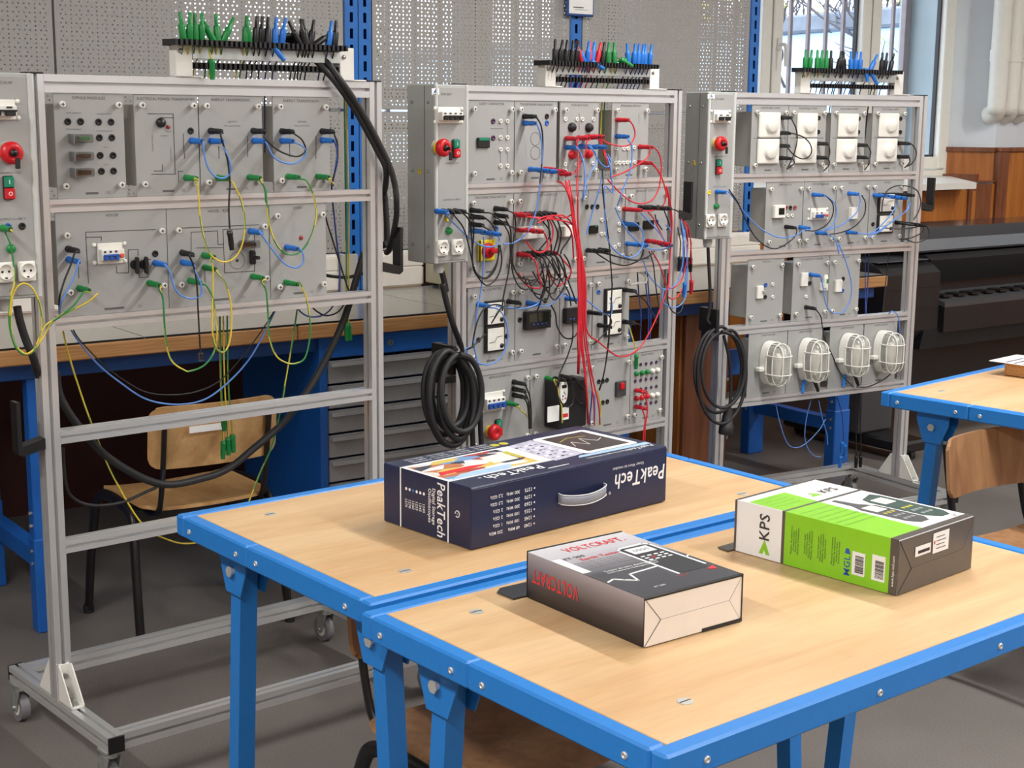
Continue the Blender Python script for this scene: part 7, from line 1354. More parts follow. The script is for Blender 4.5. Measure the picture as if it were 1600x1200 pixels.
for i, (x, c) in enumerate(((870, 'dblue'), (960, 'dblue'), (985, 'dblue'))):
    pts = [(0.8083,0.05,1.0684), (0.8273,0.06,1.0016), (0.8313,0.05,0.9212)]; pts = [Vector(p)+Vector(((x-870)/2300, 0, 0)) for p in pts]; pts.append(pts[-1]+Vector((0, 0, -.09)))
    L2('dark blue lead behind the third row gap, %s' % ('left', 'middle', 'right')[i], c, pts)
heavy2 = L2('white hose end curling in the third row gap', 'white', [(0.7612,0.04,1.0284),(0.8048,0.04,1.0313),(0.8371,0.04,1.0311),(0.8424,0.04,1.0469),(0.8211,0.04,1.0644),(0.7975,0.04,1.0699)], r=.0045)
L2('light blue lead from the right meters to the display', 'blue', [(0.4561,-0.06,1.0085),(0.4907,-0.06,0.9865),(0.5327,-0.06,0.9611),(0.5677,-0.06,0.9547),(0.5737,-0.06,0.9846),(0.5729,-0.05,1.0082)], (0.4243,0,1.0123), (0.5728,0,1.0205) if False else None)
L2('light blue lead from the left display crossing to the middle one', 'blue', [(0.2396,-0.06,1.0091),(0.2844,-0.06,1.0055),(0.323,-0.06,1.0237),(0.3554,-0.06,1.0377),(0.3818,-0.05,1.0276)])
L2('black lead looping below the middle display', 'black', [(0.2973,-0.06,1.0068),(0.3174,-0.06,0.9768),(0.3247,-0.06,0.9382),(0.3517,-0.06,0.9024),(0.3851,-0.06,0.892),(0.4149,-0.06,0.906),(0.4175,-0.06,0.9347),(0.4069,-0.05,0.949)])
L2('black lead from the middle display down to the drive', 'black', [(0.3937,-0.06,0.9512),(0.3951,-0.06,0.8934),(0.3763,-0.06,0.8423),(0.3506,-0.06,0.8016),(0.3301,-0.07,0.786)])
L2('black lead curling over the right lower meter', 'black', [(0.5257,-0.06,0.9641),(0.5573,-0.06,0.9517),(0.5719,-0.06,0.9308),(0.562,-0.06,0.912),(0.5348,-0.06,0.8899),(0.5076,-0.06,0.8729),(0.5279,-0.02,0.8537)], (0.5279,0,0.9585))
L2('black lead falling from the lower right meter to the sockets', 'black', [(0.5617,-0.06,0.9218),(0.5598,-0.06,0.8678),(0.5482,-0.06,0.7899),(0.5357,-0.06,0.7416),(0.5308,-0.05,0.7059)], (0.5759,0,0.9113))
L2('thin black lead drooping right of the ammeter module', 'black', [(0.6716,-0.06,1.0239),(0.7309,-0.06,0.987),(0.7617,-0.06,0.9494),(0.785,-0.06,0.9222),(0.8596,0,0.8936)], (0.6936,0,1.0201))
L2('short black lead right of the lower ammeter', 'black', [(0.6754,-0.06,0.9167),(0.7047,-0.06,0.9091),(0.7159,-0.06,0.9005),(0.7234,-0.05,0.8911)], (0.6958,0,0.9122))
t = L2('yellow lead with a green plug above the pilot lamps', 'yellow', [(0.6663,-0.05,0.9064),(0.6803,-0.05,0.875),(0.6961,-0.05,0.8383),(0.7044,-0.05,0.8122)]); hang_plug(t, Vector((0.706,-0.05,0.8069))-Vector((0.6663,-0.05,0.9064)), (0, 0, -1), 'green')
for i, (a, pts) in enumerate((((0.1983,0,0.7648), [(0.1847,-0.065,0.7683),(0.205,-0.065,0.729),(0.2124,-0.065,0.6787),(0.246,-0.03,0.6137)]), ((0.1986,0,0.7424), [(0.1785,-0.065,0.747),(0.1986,-0.065,0.72),(0.2059,-0.065,0.6697),(0.2393,-0.03,0.6146)]), ((0.1989,0,0.7225), [(0.1787,-0.065,0.7273),(0.1955,-0.065,0.7056),(0.2028,-0.065,0.6602),(0.2373,-0.03,0.6149)]))):
    L2('black lead from the stacked sockets right of the white breaker, %s' % ('top', 'middle', 'bottom')[i], 'black', pts, a)
L2('yellow lead with green plug below the stacked black plugs', 'yellow', [(0.153,-0.065,0.7011),(0.1828,-0.065,0.6776),(0.2354,-0.03,0.6477)], (0.1682,0,0.7015))
L2('yellow lead running down the front of the motor drive', 'yellow', [(0.2862,-0.09,0.7746),(0.3031,-0.09,0.7439),(0.307,-0.09,0.7147),(0.3207,-0.09,0.6889),(0.3252,-0.09,0.6303)], (0.3396,0,0.7606))
L2('black lead arching over the motor drive keypad', 'black', [(0.3024,-0.1,0.7837),(0.2899,-0.1,0.7565),(0.2973,-0.1,0.7174),(0.3308,-0.1,0.6843),(0.3605,-0.1,0.6902),(0.3627,-0.1,0.7383),(0.3519,-0.1,0.7732)])
L2('black lead from the drive to the bundle', 'black', [(0.365,-0.09,0.7752),(0.406,-0.09,0.7414),(0.4705,-0.05,0.7082)]); L2('black lead sagging right of the motor drive', 'black', [(0.3619,-0.09,0.7659),(0.3764,-0.09,0.7158),(0.3972,-0.09,0.6889),(0.4716,-0.05,0.6675)])
stackplugs(2, 'black plugs clustered on top of the motor drive', [(0.3247,-0.05,0.7694), (0.351,-0.05,0.7736), (0.3728,-0.055,0.767)], 'black')
L2('red lead from the upper red pilot socket', 'red', [(0.7278,-0.06,0.6786),(0.7513,-0.06,0.6449),(0.7566,-0.06,0.603),(0.7487,-0.06,0.5575),(0.7476,-0.06,0.5058)], (0.7592,0,0.6712)); L2('red lead from the lower red pilot socket', 'red', [(0.7299,-0.06,0.6219),(0.7462,-0.06,0.5837),(0.7418,-0.06,0.5429),(0.7387,-0.06,0.5071)], (0.7613,0,0.6138))
for i, p in enumerate(((0.9558,-0.01,1.1166), (0.9844,0,1.1133), (0.9926,-0.01,1.1124), (1.0227,0,1.1086))):
    t = rthing(2, 'hanging_plug', 'black plug hanging outside the right post of the middle rack, %s of four' % ('first', 'second', 'third', 'fourth')[i], 'plug', p)
    hang_plug(t, (0, 0, 0), (.04*(i-1.5), 0, -1), 'black'); MB().tube([(0, 0, -.002), (.002, 0, .05), (-.004, .01, .10)], .0022, 6).build('cable', 'wire_black', t)
t = L2('red plug lead hanging at the right post hook', 'red', [(1.0159,0,1.096),(1.0272,0,1.0543),(1.0317,0,1.0252)]); hang_plug(t, Vector((1.0327,0,1.0293))-Vector((1.0159,0,1.096)), (0, 0, -1), 'red')
t = L2('blue plug hanging at the right post of the middle rack', 'blue', [(0.9586,-0.04,1.0784),(0.9549,-0.04,1.0544),(0.9536,-0.04,1.0302)]); hang_plug(t, Vector((0.9524,-0.04,1.0303))-Vector((0.9586,-0.04,1.0784)), (-.1, 0, -1), 'blue')
# ================================================================ cartons on the tables
def face_text(parent, body, origin, xd, yd, size, material, bold=0.0, align='CENTER', sx=1.0, shear=0.0, name='lettering'):
    """lettering on any face: origin, reading direction xd and letter-up direction yd (unit axes)"""
    xd = Vector(xd); yd = Vector(yd); zd = xd.cross(yd); o = place(name, text_mesh(body, size, material, bold, align, shear, sx), parent)
    M = Matrix((xd, yd, zd)).transposed().to_4x4(); M.translation = Vector(origin)+zd*.0006; o.matrix_local = M; return o
def patch(parent, name, m, o, xd, yd, poly, h=.0005):
    """flat printed patch: polygon in (x, y) of the face plane"""
    xd = Vector(xd); yd = Vector(yd); zd = xd.cross(yd); o = Vector(o); n = len(poly)
    a = [o+xd*p[0]+yd*p[1]+zd*.0001 for p in poly]; b = [p+zd*h for p in a]; mb = MB()
    mb.add(a+b, [(i, (i+1) % n, (i+1) % n+n, i+n) for i in range(n)]+[tuple(range(n, 2*n))]); return mb.build(name, m, parent)
def rect(x0, y0, x1, y1): return [(x0, y0), (x1, y0), (x1, y1), (x0, y1)]
def stroke(parent, name, m, o, xd, yd, pts, w, h=.0008):
    xd = Vector(xd); yd = Vector(yd); zd = xd.cross(yd); o = Vector(o); mb = MB()
    for a, b in zip(pts, pts[1:]):
        d = (Vector(b)-Vector(a)).normalized(); nn = Vector((-d.y, d.x))*w/2; a2 = Vector(a)-d*w*.4; b2 = Vector(b)+d*w*.4
        q = [a2-nn, b2-nn, b2+nn, a2+nn]; lo = [o+xd*p.x+yd*p.y+zd*.0001 for p in q]; hi = [p+zd*h for p in lo]
        mb.add(lo+hi, [(0, 1, 5, 4), (1, 2, 6, 5), (2, 3, 7, 6), (3, 0, 4, 7), (4, 5, 6, 7)])
    return mb.build(name, m, parent)
def rrect(x0, y0, x1, y1, r, n=4):
    P = []
    for cx, cy, a0 in ((x1-r, y1-r, 0), (x0+r, y1-r, 90), (x0+r, y0+r, 180), (x1-r, y0+r, 270)):
        for i in range(n+1): a = math.radians(a0+90*i/n); P.append((cx+math.cos(a)*r, cy+math.sin(a)*r))
    return P
X, Y, Z = Vector((1, 0, 0)), Vector((0, 1, 0)), Vector((0, 0, 1))
TZ = .7500
def collage():
    m = bpy.data.materials.new('tool_collage_print'); m.use_nodes = True; n = m.node_tree.nodes; l = m.node_tree.links; b = n['Principled BSDF']; b.inputs['Roughness'].default_value = .3
    t = n.new('ShaderNodeTexCoord'); mp = n.new('ShaderNodeMapping'); mp.inputs['Scale'].default_value = (18, 46, 30); mp.inputs['Rotation'].default_value = (0, 0, .25); l.new(t.outputs['Object'], mp.inputs['Vector'])
    v = n.new('ShaderNodeTexVoronoi'); v.inputs['Scale'].default_value = 1.0; l.new(mp.outputs['Vector'], v.inputs['Vector'])
    sp = n.new('ShaderNodeSeparateColor'); l.new(v.outputs['Color'], sp.inputs['Color'])
    rp = n.new('ShaderNodeValToRGB'); rp.color_ramp.interpolation = 'CONSTANT'; e = rp.color_ramp.elements
    cols = [(226, 224, 220), (176, 60, 44), (60, 64, 78), (222, 196, 96), (230, 232, 236), (120, 160, 206), (196, 120, 80), (236, 236, 236)]
    e[0].position = 0; e[0].color = _lin(cols[0])+(1,); e[1].position = .13; e[1].color = _lin(cols[1])+(1,)
    for i, c in enumerate(cols[2:]): q = e.new(.26+i*.125); q.color = _lin(c)+(1,)
    l.new(sp.outputs['Red'], rp.inputs['Fac']); l.new(rp.outputs['Color'], b.inputs['Base Color']); MATS['tool_collage_print'] = m
collage()
mat('keypad_print', (206, 204, 222), .3, 0, .25, 60)
mat('screen_print', (62, 54, 54), .3, 0, .1)
mat('sky_print', (176, 208, 240), .3); mat('yellow_print', (196, 188, 70), .4)
# ---- dark blue oscilloscope carton
pk = thing('oscilloscope_carton', 'long dark blue oscilloscope carton with grey carry handle on the table', 'box', (1.577, 2.304, TZ), math.radians(6.6))
PX, PY, PZ = .575, .28, .126
MB().box(0, PX, 0, PY, 0, PZ, b=.0022).build('carton_body', 'navy_print', pk)
MB().box(-.0006, .004, -.0009, .0005, .004, PZ-.002).build('carton_flap_edge', 'card_white', pk) if False else None
MB().box(.0015, PX-.0015, -.0012, .0, .0015, PZ-.004, b=.0005).build('front_flap', 'navy_print', pk)
o = (0, -.0014, 0)
face_text(pk, 'PeakTech', (PX*.848, -.0014, PZ*.58), -X, -Z, .046, 'print_white', .014, shear=.12, sx=.86); face_text(pk, 'Unser Wert ist messbar', (PX*.78, -.0014, PZ*.80), -X, -Z, .0095, 'print_white'); face_text(pk, '\u00ae', (PX*.682, -.0014, PZ*.40), -X, -Z, .010, 'print_white')
for i, (a, b_, c) in enumerate((('1275', '300 MHz', '3,2 GS/s'), ('1270', '300 MHz', '2,5 GS/s'), ('1260', '200 MHz', '2 GS/s'), ('1255', '100 MHz', '2 GS/s'), ('1245', '100 MHz', '1 GS/s'), ('1240', '60 MHz', '250 MS/s'))):
    z = PZ*(.78-.118*i); 
    for s, x, al in (('\u25b8 ' if False else '', 0, 'LEFT'),): pass
    patch(pk, 'bullet', 'print_white', (PX*.298, -.0014, z), -X, -Z, [(0, -.0022), (.004, 0), (0, .0022)])
    face_text(pk, a, (PX*.285, -.0014, z), -X, -Z, .0105, 'print_white', .01, 'LEFT'); face_text(pk, b_, (PX*.225, -.0014, z), -X, -Z, .0095, 'print_white', .01, 'LEFT'); face_text(pk, c, (PX*.145, -.0014, z), -X, -Z, .0095, 'print_white', .01, 'LEFT')
hd = MB(); hx0, hx1, hz = PX*.415, PX*.648, PZ*.50
pts = spline([(hx0, 0, hz+.002), (hx0+.003, -.012, hz), (hx0+.03, -.020, hz-.004), ((hx0+hx1)/2, -.024, hz-.006), (hx1-.03, -.020, hz-.004), (hx1-.003, -.012, hz), (hx1, 0, hz+.002)], 4)
vs = []
for p in pts: vs += [p+Vector((0, -.001, .011)), p+Vector((0, .001, .011)), p+Vector((0, .001, -.011)), p+Vector((0, -.001, -.011))]
for i in range(len(pts)-1): hd.add([vs[4*i+j] for j in range(4)]+[vs[4*i+4+j] for j in range(4)], [(0, 1, 5, 4), (1, 2, 6, 5), (2, 3, 7, 6), (3, 0, 4, 7)], 0, True)
mat('handle_grey', (138, 142, 152), .3, 0, .05); hd.build('carry_handle', 'handle_grey', pk)
for q in (-.0113, .0095): 
    m = MB(); m.tube([p+Vector((0, -.0016, q+.001)) for p in pts], .0009, 5); m.build('handle_edge', 'print_white', pk)
# end face
for y in (.221, .068): stroke(pk, 'white_line', 'print_white', (-.0002, y, 0), -Y, Z, [(0, .002), (0, PZ-.001)], .0035)
E_ = (-.0004, 0, 0)
face_text(pk, 'PeakTech', (-.0004, .091, PZ*.50), -Z, -Y, .035, 'print_white', .014, shear=.12, sx=.80); face_text(pk, 'Digital Storage', (-.0004, .113, PZ*.52), -Z, -Y, .0135, 'print_white', .015, sx=.9); face_text(pk, 'Oscilloscopes', (-.0004, .126, PZ*.52), -Z, -Y, .0135, 'print_white', .015, sx=.9)
for i, s in enumerate(('1240', '1245', '1255', '1260', '1270', '1275')):
    y = .145+i*.0115; face_text(pk, s, (-.0004, y, PZ*.60-.010), -Z, -Y, .0105, 'print_white', .01, 'LEFT', .9); patch(pk, 'check_box', 'plug_blue' if i == 3 else 'print_white', (-.0002, y, PZ*.68), -Z, -Y, [(math.cos(a*PI/4)*.0034, math.sin(a*PI/4)*.0034) for a in range(8)])
MB().tube([(-.0006, .040+math.cos(a)*.0065, PZ*.52+math.sin(a)*.0065) for a in [i*2*PI/14 for i in range(13)]], .0011, 5).build('recycle_mark', 'print_white', pk); face_text(pk, '2', (-.0004, .040, PZ*.52), -Y, Z, .006, 'print_white')
# top print
T = (0, 0, PZ)
y0, y1 = .068, .221
patch(pk, 'picture_ground', 'kps_white', T, X, Y, rect(.0005, y0, PX*.60, y1)); patch(pk, 'tool_picture', 'tool_collage_print', (0, 0, PZ+.0005), X, Y, rect(.010, y0+.012, PX*.45, y1-.006))
patch(pk, 'sky_picture', 'sky_print', (0, 0, PZ+.0004), X, Y, [(PX*.02, y0+.004), (PX*.30, y0+.004), (PX*.34, y0+.03), (PX*.10, y0+.03)], .0008)
patch(pk, 'red_probe', 'print_red', (0, 0, PZ+.0006), X, Y, [(PX*.03, y0+.045), (PX*.20, y0+.050), (PX*.27, y0+.062), (PX*.2, y0+.07), (PX*.05, y0+.066)], .0008)
patch(pk, 'meter_case', 'meter_face', (0, 0, PZ+.0006), X, Y, [(PX*.30, y0+.055), (PX*.42, y0+.055), (PX*.43, y0+.115), (PX*.31, y0+.11)], .0008); patch(pk, 'meter_rim', 'yellow_print', (0, 0, PZ+.0006), X, Y, [(PX*.43, y0+.055), (PX*.45, y0+.06), (PX*.46, y0+.12), (PX*.43, y0+.118)], .0008)
patch(pk, 'instrument_front', 'keypad_print', (0, 0, PZ+.0003), X, Y, [(PX*.50, y0-.010), (PX*.66, y0+.000), (PX*.66, y1+.012), (PX*.52, y1)], .0007)
for i in range(5):
    for j in range(6): patch(pk, 'instrument_key', ('handle_grey', 'print_white', 'navy_print')[(i+j) % 3], (PX*(.525+.024*i), y0+.012+j*.023, PZ+.001), X, Y, rrect(-.004, -.003, .004, .003, .001, 1), .0004)
patch(pk, 'screen_bezel', 'print_white', (0, 0, PZ+.0004), X, Y, rrect(PX*.665, y0-.008, PX*.955, y1+.016, .012), .0007); patch(pk, 'screen', 'screen_print', (0, 0, PZ+.0011), X, Y, rect(PX*.70, y0+.006, PX*.925, y1+.002), .0003)
stroke(pk, 'trace', 'meter_face', (PX*.70, y0+.006, PZ+.0013), X, Y, [(.01, .05), (.03, .085), (.05, .045), (.07, .10), (.09, .06), (.115, .075)], .0012); stroke(pk, 'trace', 'yellow_print', (PX*.70, y0+.006, PZ+.0013), X, Y, [(.01, .10), (.05, .12), (.10, .11)], .0010)
patch(pk, 'light_stripe', 'sky_print', T, X, Y, [(PX*.60, y0-.022), (PX*.985, y0-.028), (PX*.985, y0-.010), (PX*.62, y0-.010)])
face_text(pk, 'PeakTech', (PX*.27, y0-.026, PZ+.0002), -X, -Y, .040, 'print_white', .014, shear=.12, sx=.95); face_text(pk, '\u00ae', (PX*.115, y0-.018, PZ+.0002), -X, -Y, .010, 'print_white')
face_text(pk, 'PeakTech', (PX*.90, y0-.040, PZ+.0002), -X, -Y, .020, 'print_white', .01, shear=.12); face_text(pk, 'Digital Storage Oscilloscopes', (PX*.72, y0-.040, PZ+.0002), -X, -Y, .010, 'print_white', .005)
stroke(pk, 'white_line', 'print_white', (0, 0, PZ), X, Y, [(PX*.40, y0-.048), (PX*.50, y0-.048)], .0022); stroke(pk, 'white_line', 'print_white', T, X, Y, [(.001, y0), (PX*.62, y0)], .003); stroke(pk, 'white_line', 'print_white', T, X, Y, [(.001, y1), (PX*.62, y1)], .003)
for i in range(4):
    for j in range(3): face_text(pk, ('60 MHz 250 MS/s', '100 MHz 1 GS/s', '200 MHz 2 GS/s')[j], (PX*(.12+.105*i), y1+.016+.014*j, PZ+.0002), -X, -Y, .0095, 'print_white', .01, sx=.75)
for x in (.50, .545): patch(pk, 'seal_mark', 'yellow_print', (PX*x, y1+.030, PZ), X, Y, [(math.cos(i*PI/8)*.011, math.sin(i*PI/8)*.011) for i in range(16)])
# ---- envelope-folded carton end (faces -y)
def folded_end(t, w, h, mtl, line, kx, kz, yy=-.0006):
    P = [(.001, .001), (w-.001, .001), (w-.001, h-.001), (.001, h-.001)]; a, b = (w*kx, h*kz), (w*(1-kx*.85), h*(kz+.02))
    for nm, poly, d in (('fold_panel', [P[0], a, P[3]], .0010), ('fold_panel', [P[1], P[2], b], .0010), ('fold_panel', [P[3], a, b, P[2]], .0016), ('fold_panel', [P[0], P[1], b, a], .0022)):
        c = Vector((sum(p[0] for p in poly)/len(poly), sum(p[1] for p in poly)/len(poly))); q = [Vector(p)+(c-Vector(p)).normalized()*.0007 for p in poly]
        MB().prism([(p.x, p.y) for p in q], 'y', yy-d, yy).build(nm, mtl, t)
    for p, q in ((P[3], a), (P[0], a), (P[1], b), (P[2], b), (a, b)): MB().tube([(p[0], yy-.0012, p[1]), (q[0], yy-.0012, q[1])], .0007, 4).build('fold_line', line, t)
# ---- grey and white tester carton
vt = thing('tester_carton', 'grey fading to charcoal tester carton with red lettering and white folded end', 'box', (1.505, 1.704, TZ), math.radians(1.0))
VX, VY, VZ = .222, .308, .084
gradient('grey_fade_top', [(0, (62, 63, 68)), (.45, (74, 75, 80)), (.62, (150, 148, 154)), (.8, (190, 188, 194)), (1, (206, 204, 208))], 'Y', 0, VY)
gradient('grey_fade_side', [(0, (30, 26, 27)), (.35, (66, 60, 62)), (.75, (128, 121, 124)), (1, (164, 157, 162))], 'Z', 0, VZ)
MB().box(.001, VX-.001, 0, VY-.001, .0005, VZ-.001, b=.001).build('carton_body', 'charcoal_print', vt)
MB().box(0, .0012, .001, VY-.001, .0005, VZ-.0006).build('side_print', 'grey_fade_side', vt); MB().box(0, VX, .001, VY-.001, VZ-.0012, VZ).build('top_print', 'grey_fade_top', vt)
folded_end(vt, VX, VZ-.002, 'card_white', 'print_grey', .16, .50)
MB().box(0, VX, -.003, .0, VZ-.004, VZ-.001).build('end_edge', 'print_black', vt); MB().box(VX*.58, VX+.0008, -.0035, -.0005, .0, .006).build('end_edge', 'print_black', vt); MB().box(VX-.0012, VX+.0008, -.003, .002, 0, VZ).build('end_edge', 'print_black', vt)
face_text(vt, 'VOLTCRAFT', (-.0002, VY*.745, VZ*.55), Y, -Z, .036, 'print_red', .008, sx=.62)
face_text(vt, 'VOLTCRAFT.', (VX*.56, VY*.885, VZ), X, Y, .032, 'print_red', .008, sx=.72)
patch(vt, 'name_label', 'kps_white', (0, 0, VZ), X, Y, [(.0, VY*.50), (.018, VY*.50), (.018, VY*.78), (0, VY*.78)]); patch(vt, 'name_band', 'paper', (0, 0, VZ), X, Y, rect(.018, VY*.52, VX*.42, VY*.76), .0002) if False else None
face_text(vt, 'ET-200', (.022, VY*.755, VZ), X, Y, .015, 'print_dark', .01, 'LEFT'); face_text(vt, 'Earth Tester', (.045, VY*.70, VZ), X, Y, .017, 'print_red', .01, 'LEFT')
for i in range(5): face_text(vt, 'Erdungsmessger\u00e4t  Earth resistance tester', (.020, VY*(.655-.028*i), VZ), X, Y, .0062, 'print_dark', 0, 'LEFT')
face_text(vt, 'Testeur de terre  Aardingstester', (.035, VY*.455, VZ), X, Y, .009, 'print_white', .01, 'LEFT', .95); face_text(vt, 'Earth resistance / Erdungswiderstand', (.035, VY*.425, VZ), X, Y, .008, 'print_white', .005, 'LEFT', .9)
stroke(vt, 'pulse_line', 'print_white', (0, 0, VZ), X, Y, [(.004, VY*.305), (.022, VY*.330), (.034, VY*.285), (.052, VY*.235), (.062, VY*.345), (.128, VY*.365)], .0035)
out = rrect(VX*.60, VY*.17, VX*.94, VY*.74, .014); stroke(vt, 'device_outline', 'print_white', (0, 0, VZ), X, Y, [(VX*.60, VY*.20)]+[p for p in rrect(VX*.60, VY*.17, VX*.94, VY*.74, .014)[:10]][::-1]+[(VX*.94, VY*.24)], .0045) if False else None
stroke(vt, 'device_outline', 'print_white', (0, 0, VZ), X, Y, [(VX*.60, VY*.20), (VX*.60, VY*.70), (VX*.63, VY*.735), (VX*.90, VY*.745), (VX*.935, VY*.71), (VX*.945, VY*.25)], .0045)
patch(vt, 'device_print', 'charcoal_print', (0, 0, VZ), X, Y, rrect(VX*.615, VY*.20, VX*.93, VY*.725, .012), .0004); patch(vt, 'device_screen', 'print_white', (0, 0, VZ+.0004), X, Y, rect(VX*.655, VY*.60, VX*.885, VY*.70), .0004); face_text(vt, '0000', (VX*.77, VY*.645, VZ+.0008), X, Y, .018, 'drawer_grey', .005)
for i in range(3):
    for j in range(4): patch(vt, 'device_key', 'print_red' if (i, j) == (1, 1) else 'print_white', (VX*(.665+.068*j), VY*(.545-.035*i), VZ+.0004), X, Y, rrect(-.0045, -.0022, .0045, .0022, .001, 1), .0004)
patch(vt, 'red_tip', 'print_red', (0, 0, VZ), X, Y, [(VX*.86, VY*.17), (VX*.96, VY*.20), (VX*.93, VY*.14), (VX*.90, VY*.155)], .0006); face_text(vt, 'CAT III', (VX*.60, VY*.165, VZ), X, Y, .008, 'print_red', 0)
face_text(vt, 'ET 200', (VX*.28, VY*.10, VZ), X, Y, .008, 'print_white', 0)
stroke(vt, 'device_lead', 'print_white', (0, 0, VZ), X, Y, [(VX*.945, VY*.40), (VX*.99, VY*.42)], .003)
MB().box(-.001, VX, VY, VY+.002, .0, VZ+.002, b=.0008).build('back_flap', 'print_black', vt)
fl = MB(); fl.prism([(-.028, VY+.004), (VX*.5, VY+.004), (VX*.5, VY+.065), (-.012, VY+.065), (-.030, VY+.050)], 'z', .0004, .0022); fl.build('open_flap', 'charcoal_print', vt)
# ---- white and green tester carton
kp = thing('green_carton', 'white and lime green meter carton with dark grey folded end on the foreground table', 'box', (2.053, 1.644, TZ), math.radians(6.6))
KX, KY, KZ = .254, .367, .104
MB().box(.0006, KX-.0006, .0, KY-.0006, .0003, KZ-.0006, b=.0015).build('carton_body', 'kps_white', kp)
f1, f2 = KY*.69, KY*.045      # white part from the back to f1, green to f2, grey beyond
def side(nm, m, ya, yb): MB().box(-.0002, .0012, ya, yb, .0003, KZ-.0003).build(nm, m, kp)
side('side_white', 'kps_white', f1+.004, KY); side('side_band', 'kps_grey', f1-.003, f1+.004); side('side_green', 'kps_green', f2, f1-.003); side('side_grey', 'kps_grey', 0, f2)
# top: white ground, green field, grey band, front strip
T = (0, 0, KZ-.0004)
patch(kp, 'top_green', 'kps_green', T, X, Y, [(.0, f2), (KX*.40, f2), (KX*.43, f1-.003), (0, f1-.003)]); patch(kp, 'top_green', 'kps_green', T, X, Y, [(.004, f1+.004), (KX*.44, f1+.004), (KX*.46, KY*.93), (.004, KY*.93)])
patch(kp, 'top_band', 'kps_grey', T, X, Y, rect(0, f1-.003, KX, f1+.004)); patch(kp, 'top_strip', 'kps_grey', T, X, Y, rect(0, 0, KX, f2))
folded_end(kp, KX, KZ-.001, 'kps_grey', 'print_dark', .17, .42)
# side print
face_text(kp, 'KPS', (-.0004, KY*.808, KZ*.60), Z, Y, .034, 'print_dark', .012, sx=.95); patch(kp, 'logo_mark', 'kps_green', (-.0002, KY*.808, KZ*.22), Z, Y, [(-.014, -.013), (.015, 0), (-.014, .013), (-.014, .004), (-.004, .001), (-.014, -.004)], .0006)
for i in range(4):
    for j in range(4): face_text(kp, ('Medidor de aislamiento', 'Insulation tester', 'Sound level meter', 'Mesureur d isolement')[(i+j) % 4], (-.0004, f1-.020-i*.031-j*.0052, KZ*.50), Z, Y, .0056, 'print_dark', 0, sx=1.0)
face_text(kp, 'MGL', (-.0004, KY*.288, KZ*.30), Z, Y, .019, 'breaker_blue', .004); patch(kp, 'mgl_mark', 'breaker_blue', (-.0002, KY*.288, KZ*.56), Z, Y, [(-.004, -.006), (.006, -.002), (.006, .004), (-.004, .006)], .0006)
for yy in (KY*.222, KY*.105):
    patch(kp, 'barcode_label', 'paper', (-.0002, yy, 0), Z, Y, rect(.018, -.014, .062 if yy > .06 else .066, .014), .0006); rb_ = random.Random(int(yy*1e4)); z = .023
    while z < .056:
        w = rb_.choice((.0007, .0012, .0018)); patch(kp, 'barcode_bar', 'print_black', (-.0009, yy, 0), Z, Y, rect(z, -.011, z+w, .007), .0003); z += w+rb_.choice((.0007, .0012))
    face_text(kp, '8 436009', (-.0009, yy-.0 - .0125*0+.010*0-.0115*0+.0105*0+.0 , .040), Z, Y, .0035, 'print_black') if False else None
face_text(kp, 'www.kps-intl.com', (-.0004, KY*.022, KZ*.42), Z, Y, .0075, 'print_white', .005)
# top print
for i in range(6): face_text(kp, 'Medidor digital de resistencia de aislamiento', (KX*.03, KY*(.60-.055*i), KZ+.0002), X, Y, .0062, 'plug_green', 0, 'LEFT', .9)
for i in range(4): face_text(kp, 'Sonometro / Sound level meter', (KX*.05, KY*(.90-.045*i), KZ+.0002), X, Y, .0062, 'plug_green', 0, 'LEFT', .9)
face_text(kp, 'KPS', (KX*.78, KY*.80, KZ), X, Y, .030, 'print_dark', .01); patch(kp, 'logo_mark', 'kps_green', (KX*.58, KY*.80, KZ-.0003), X, Y, [(-.016, -.010), (.016, -.010), (0, .014), (-.004, 0)], .0006)
mat('tester_green', (60, 84, 76), .3); mat('tester_grey', (84, 84, 86), .3)
patch(kp, 'meter_picture', 'tester_green', (0, 0, KZ-.0003), X, Y, [(KX*.74, KY*.56), (KX*.92, KY*.60), (KX*.955, KY*.55), (KX*.95, KY*.16), (KX*.90, KY*.10), (KX*.80, KY*.10), (KX*.72, KY*.17), (KX*.71, KY*.50)], .0006); patch(kp, 'meter_screen', 'meter_face', (0, 0, KZ+.0003), X, Y, rect(KX*.755, KY*.42, KX*.90, KY*.52), .0004)
patch(kp, 'meter_picture', 'tester_grey', (0, 0, KZ-.0003), X, Y, [(KX*.52, KY*.65), (KX*.56, KY*.65), (KX*.60, KY*.52), (KX*.68, KY*.45), (KX*.69, KY*.16), (KX*.64, KY*.11), (KX*.54, KY*.11), (KX*.48, KY*.17), (KX*.47, KY*.44), (KX*.52, KY*.52)], .0006); patch(kp, 'meter_screen', 'meter_face', (0, 0, KZ+.0003), X, Y, rect(KX*.51, KY*.36, KX*.645, KY*.46), .0004)
for bx, n_ in ((.53, 'a'), (.77, 'b')):
    for i in range(3):
        for j in range(3): patch(kp, 'meter_key', 'yellow_print' if i == 0 else 'drawer_grey', (KX*(bx+.05*j), KY*(.32-.06*i), KZ+.0003), X, Y, rrect(-.004, -.004, .004, .004, .001, 1), .0004)
face_text(kp, 'EC', (KX*.90, KY*.065, KZ), X, Y, .014, 'print_dark')
for x0, z0, x1, z1 in ((.20, .60, .40, .78), (.43, .55, .64, .92)): patch(kp, 'end_label', 'paper', (0, -.0030, 0), X, Z, rect(KX*x0, KZ*z0, KX*x1, KZ*z1), .0005)
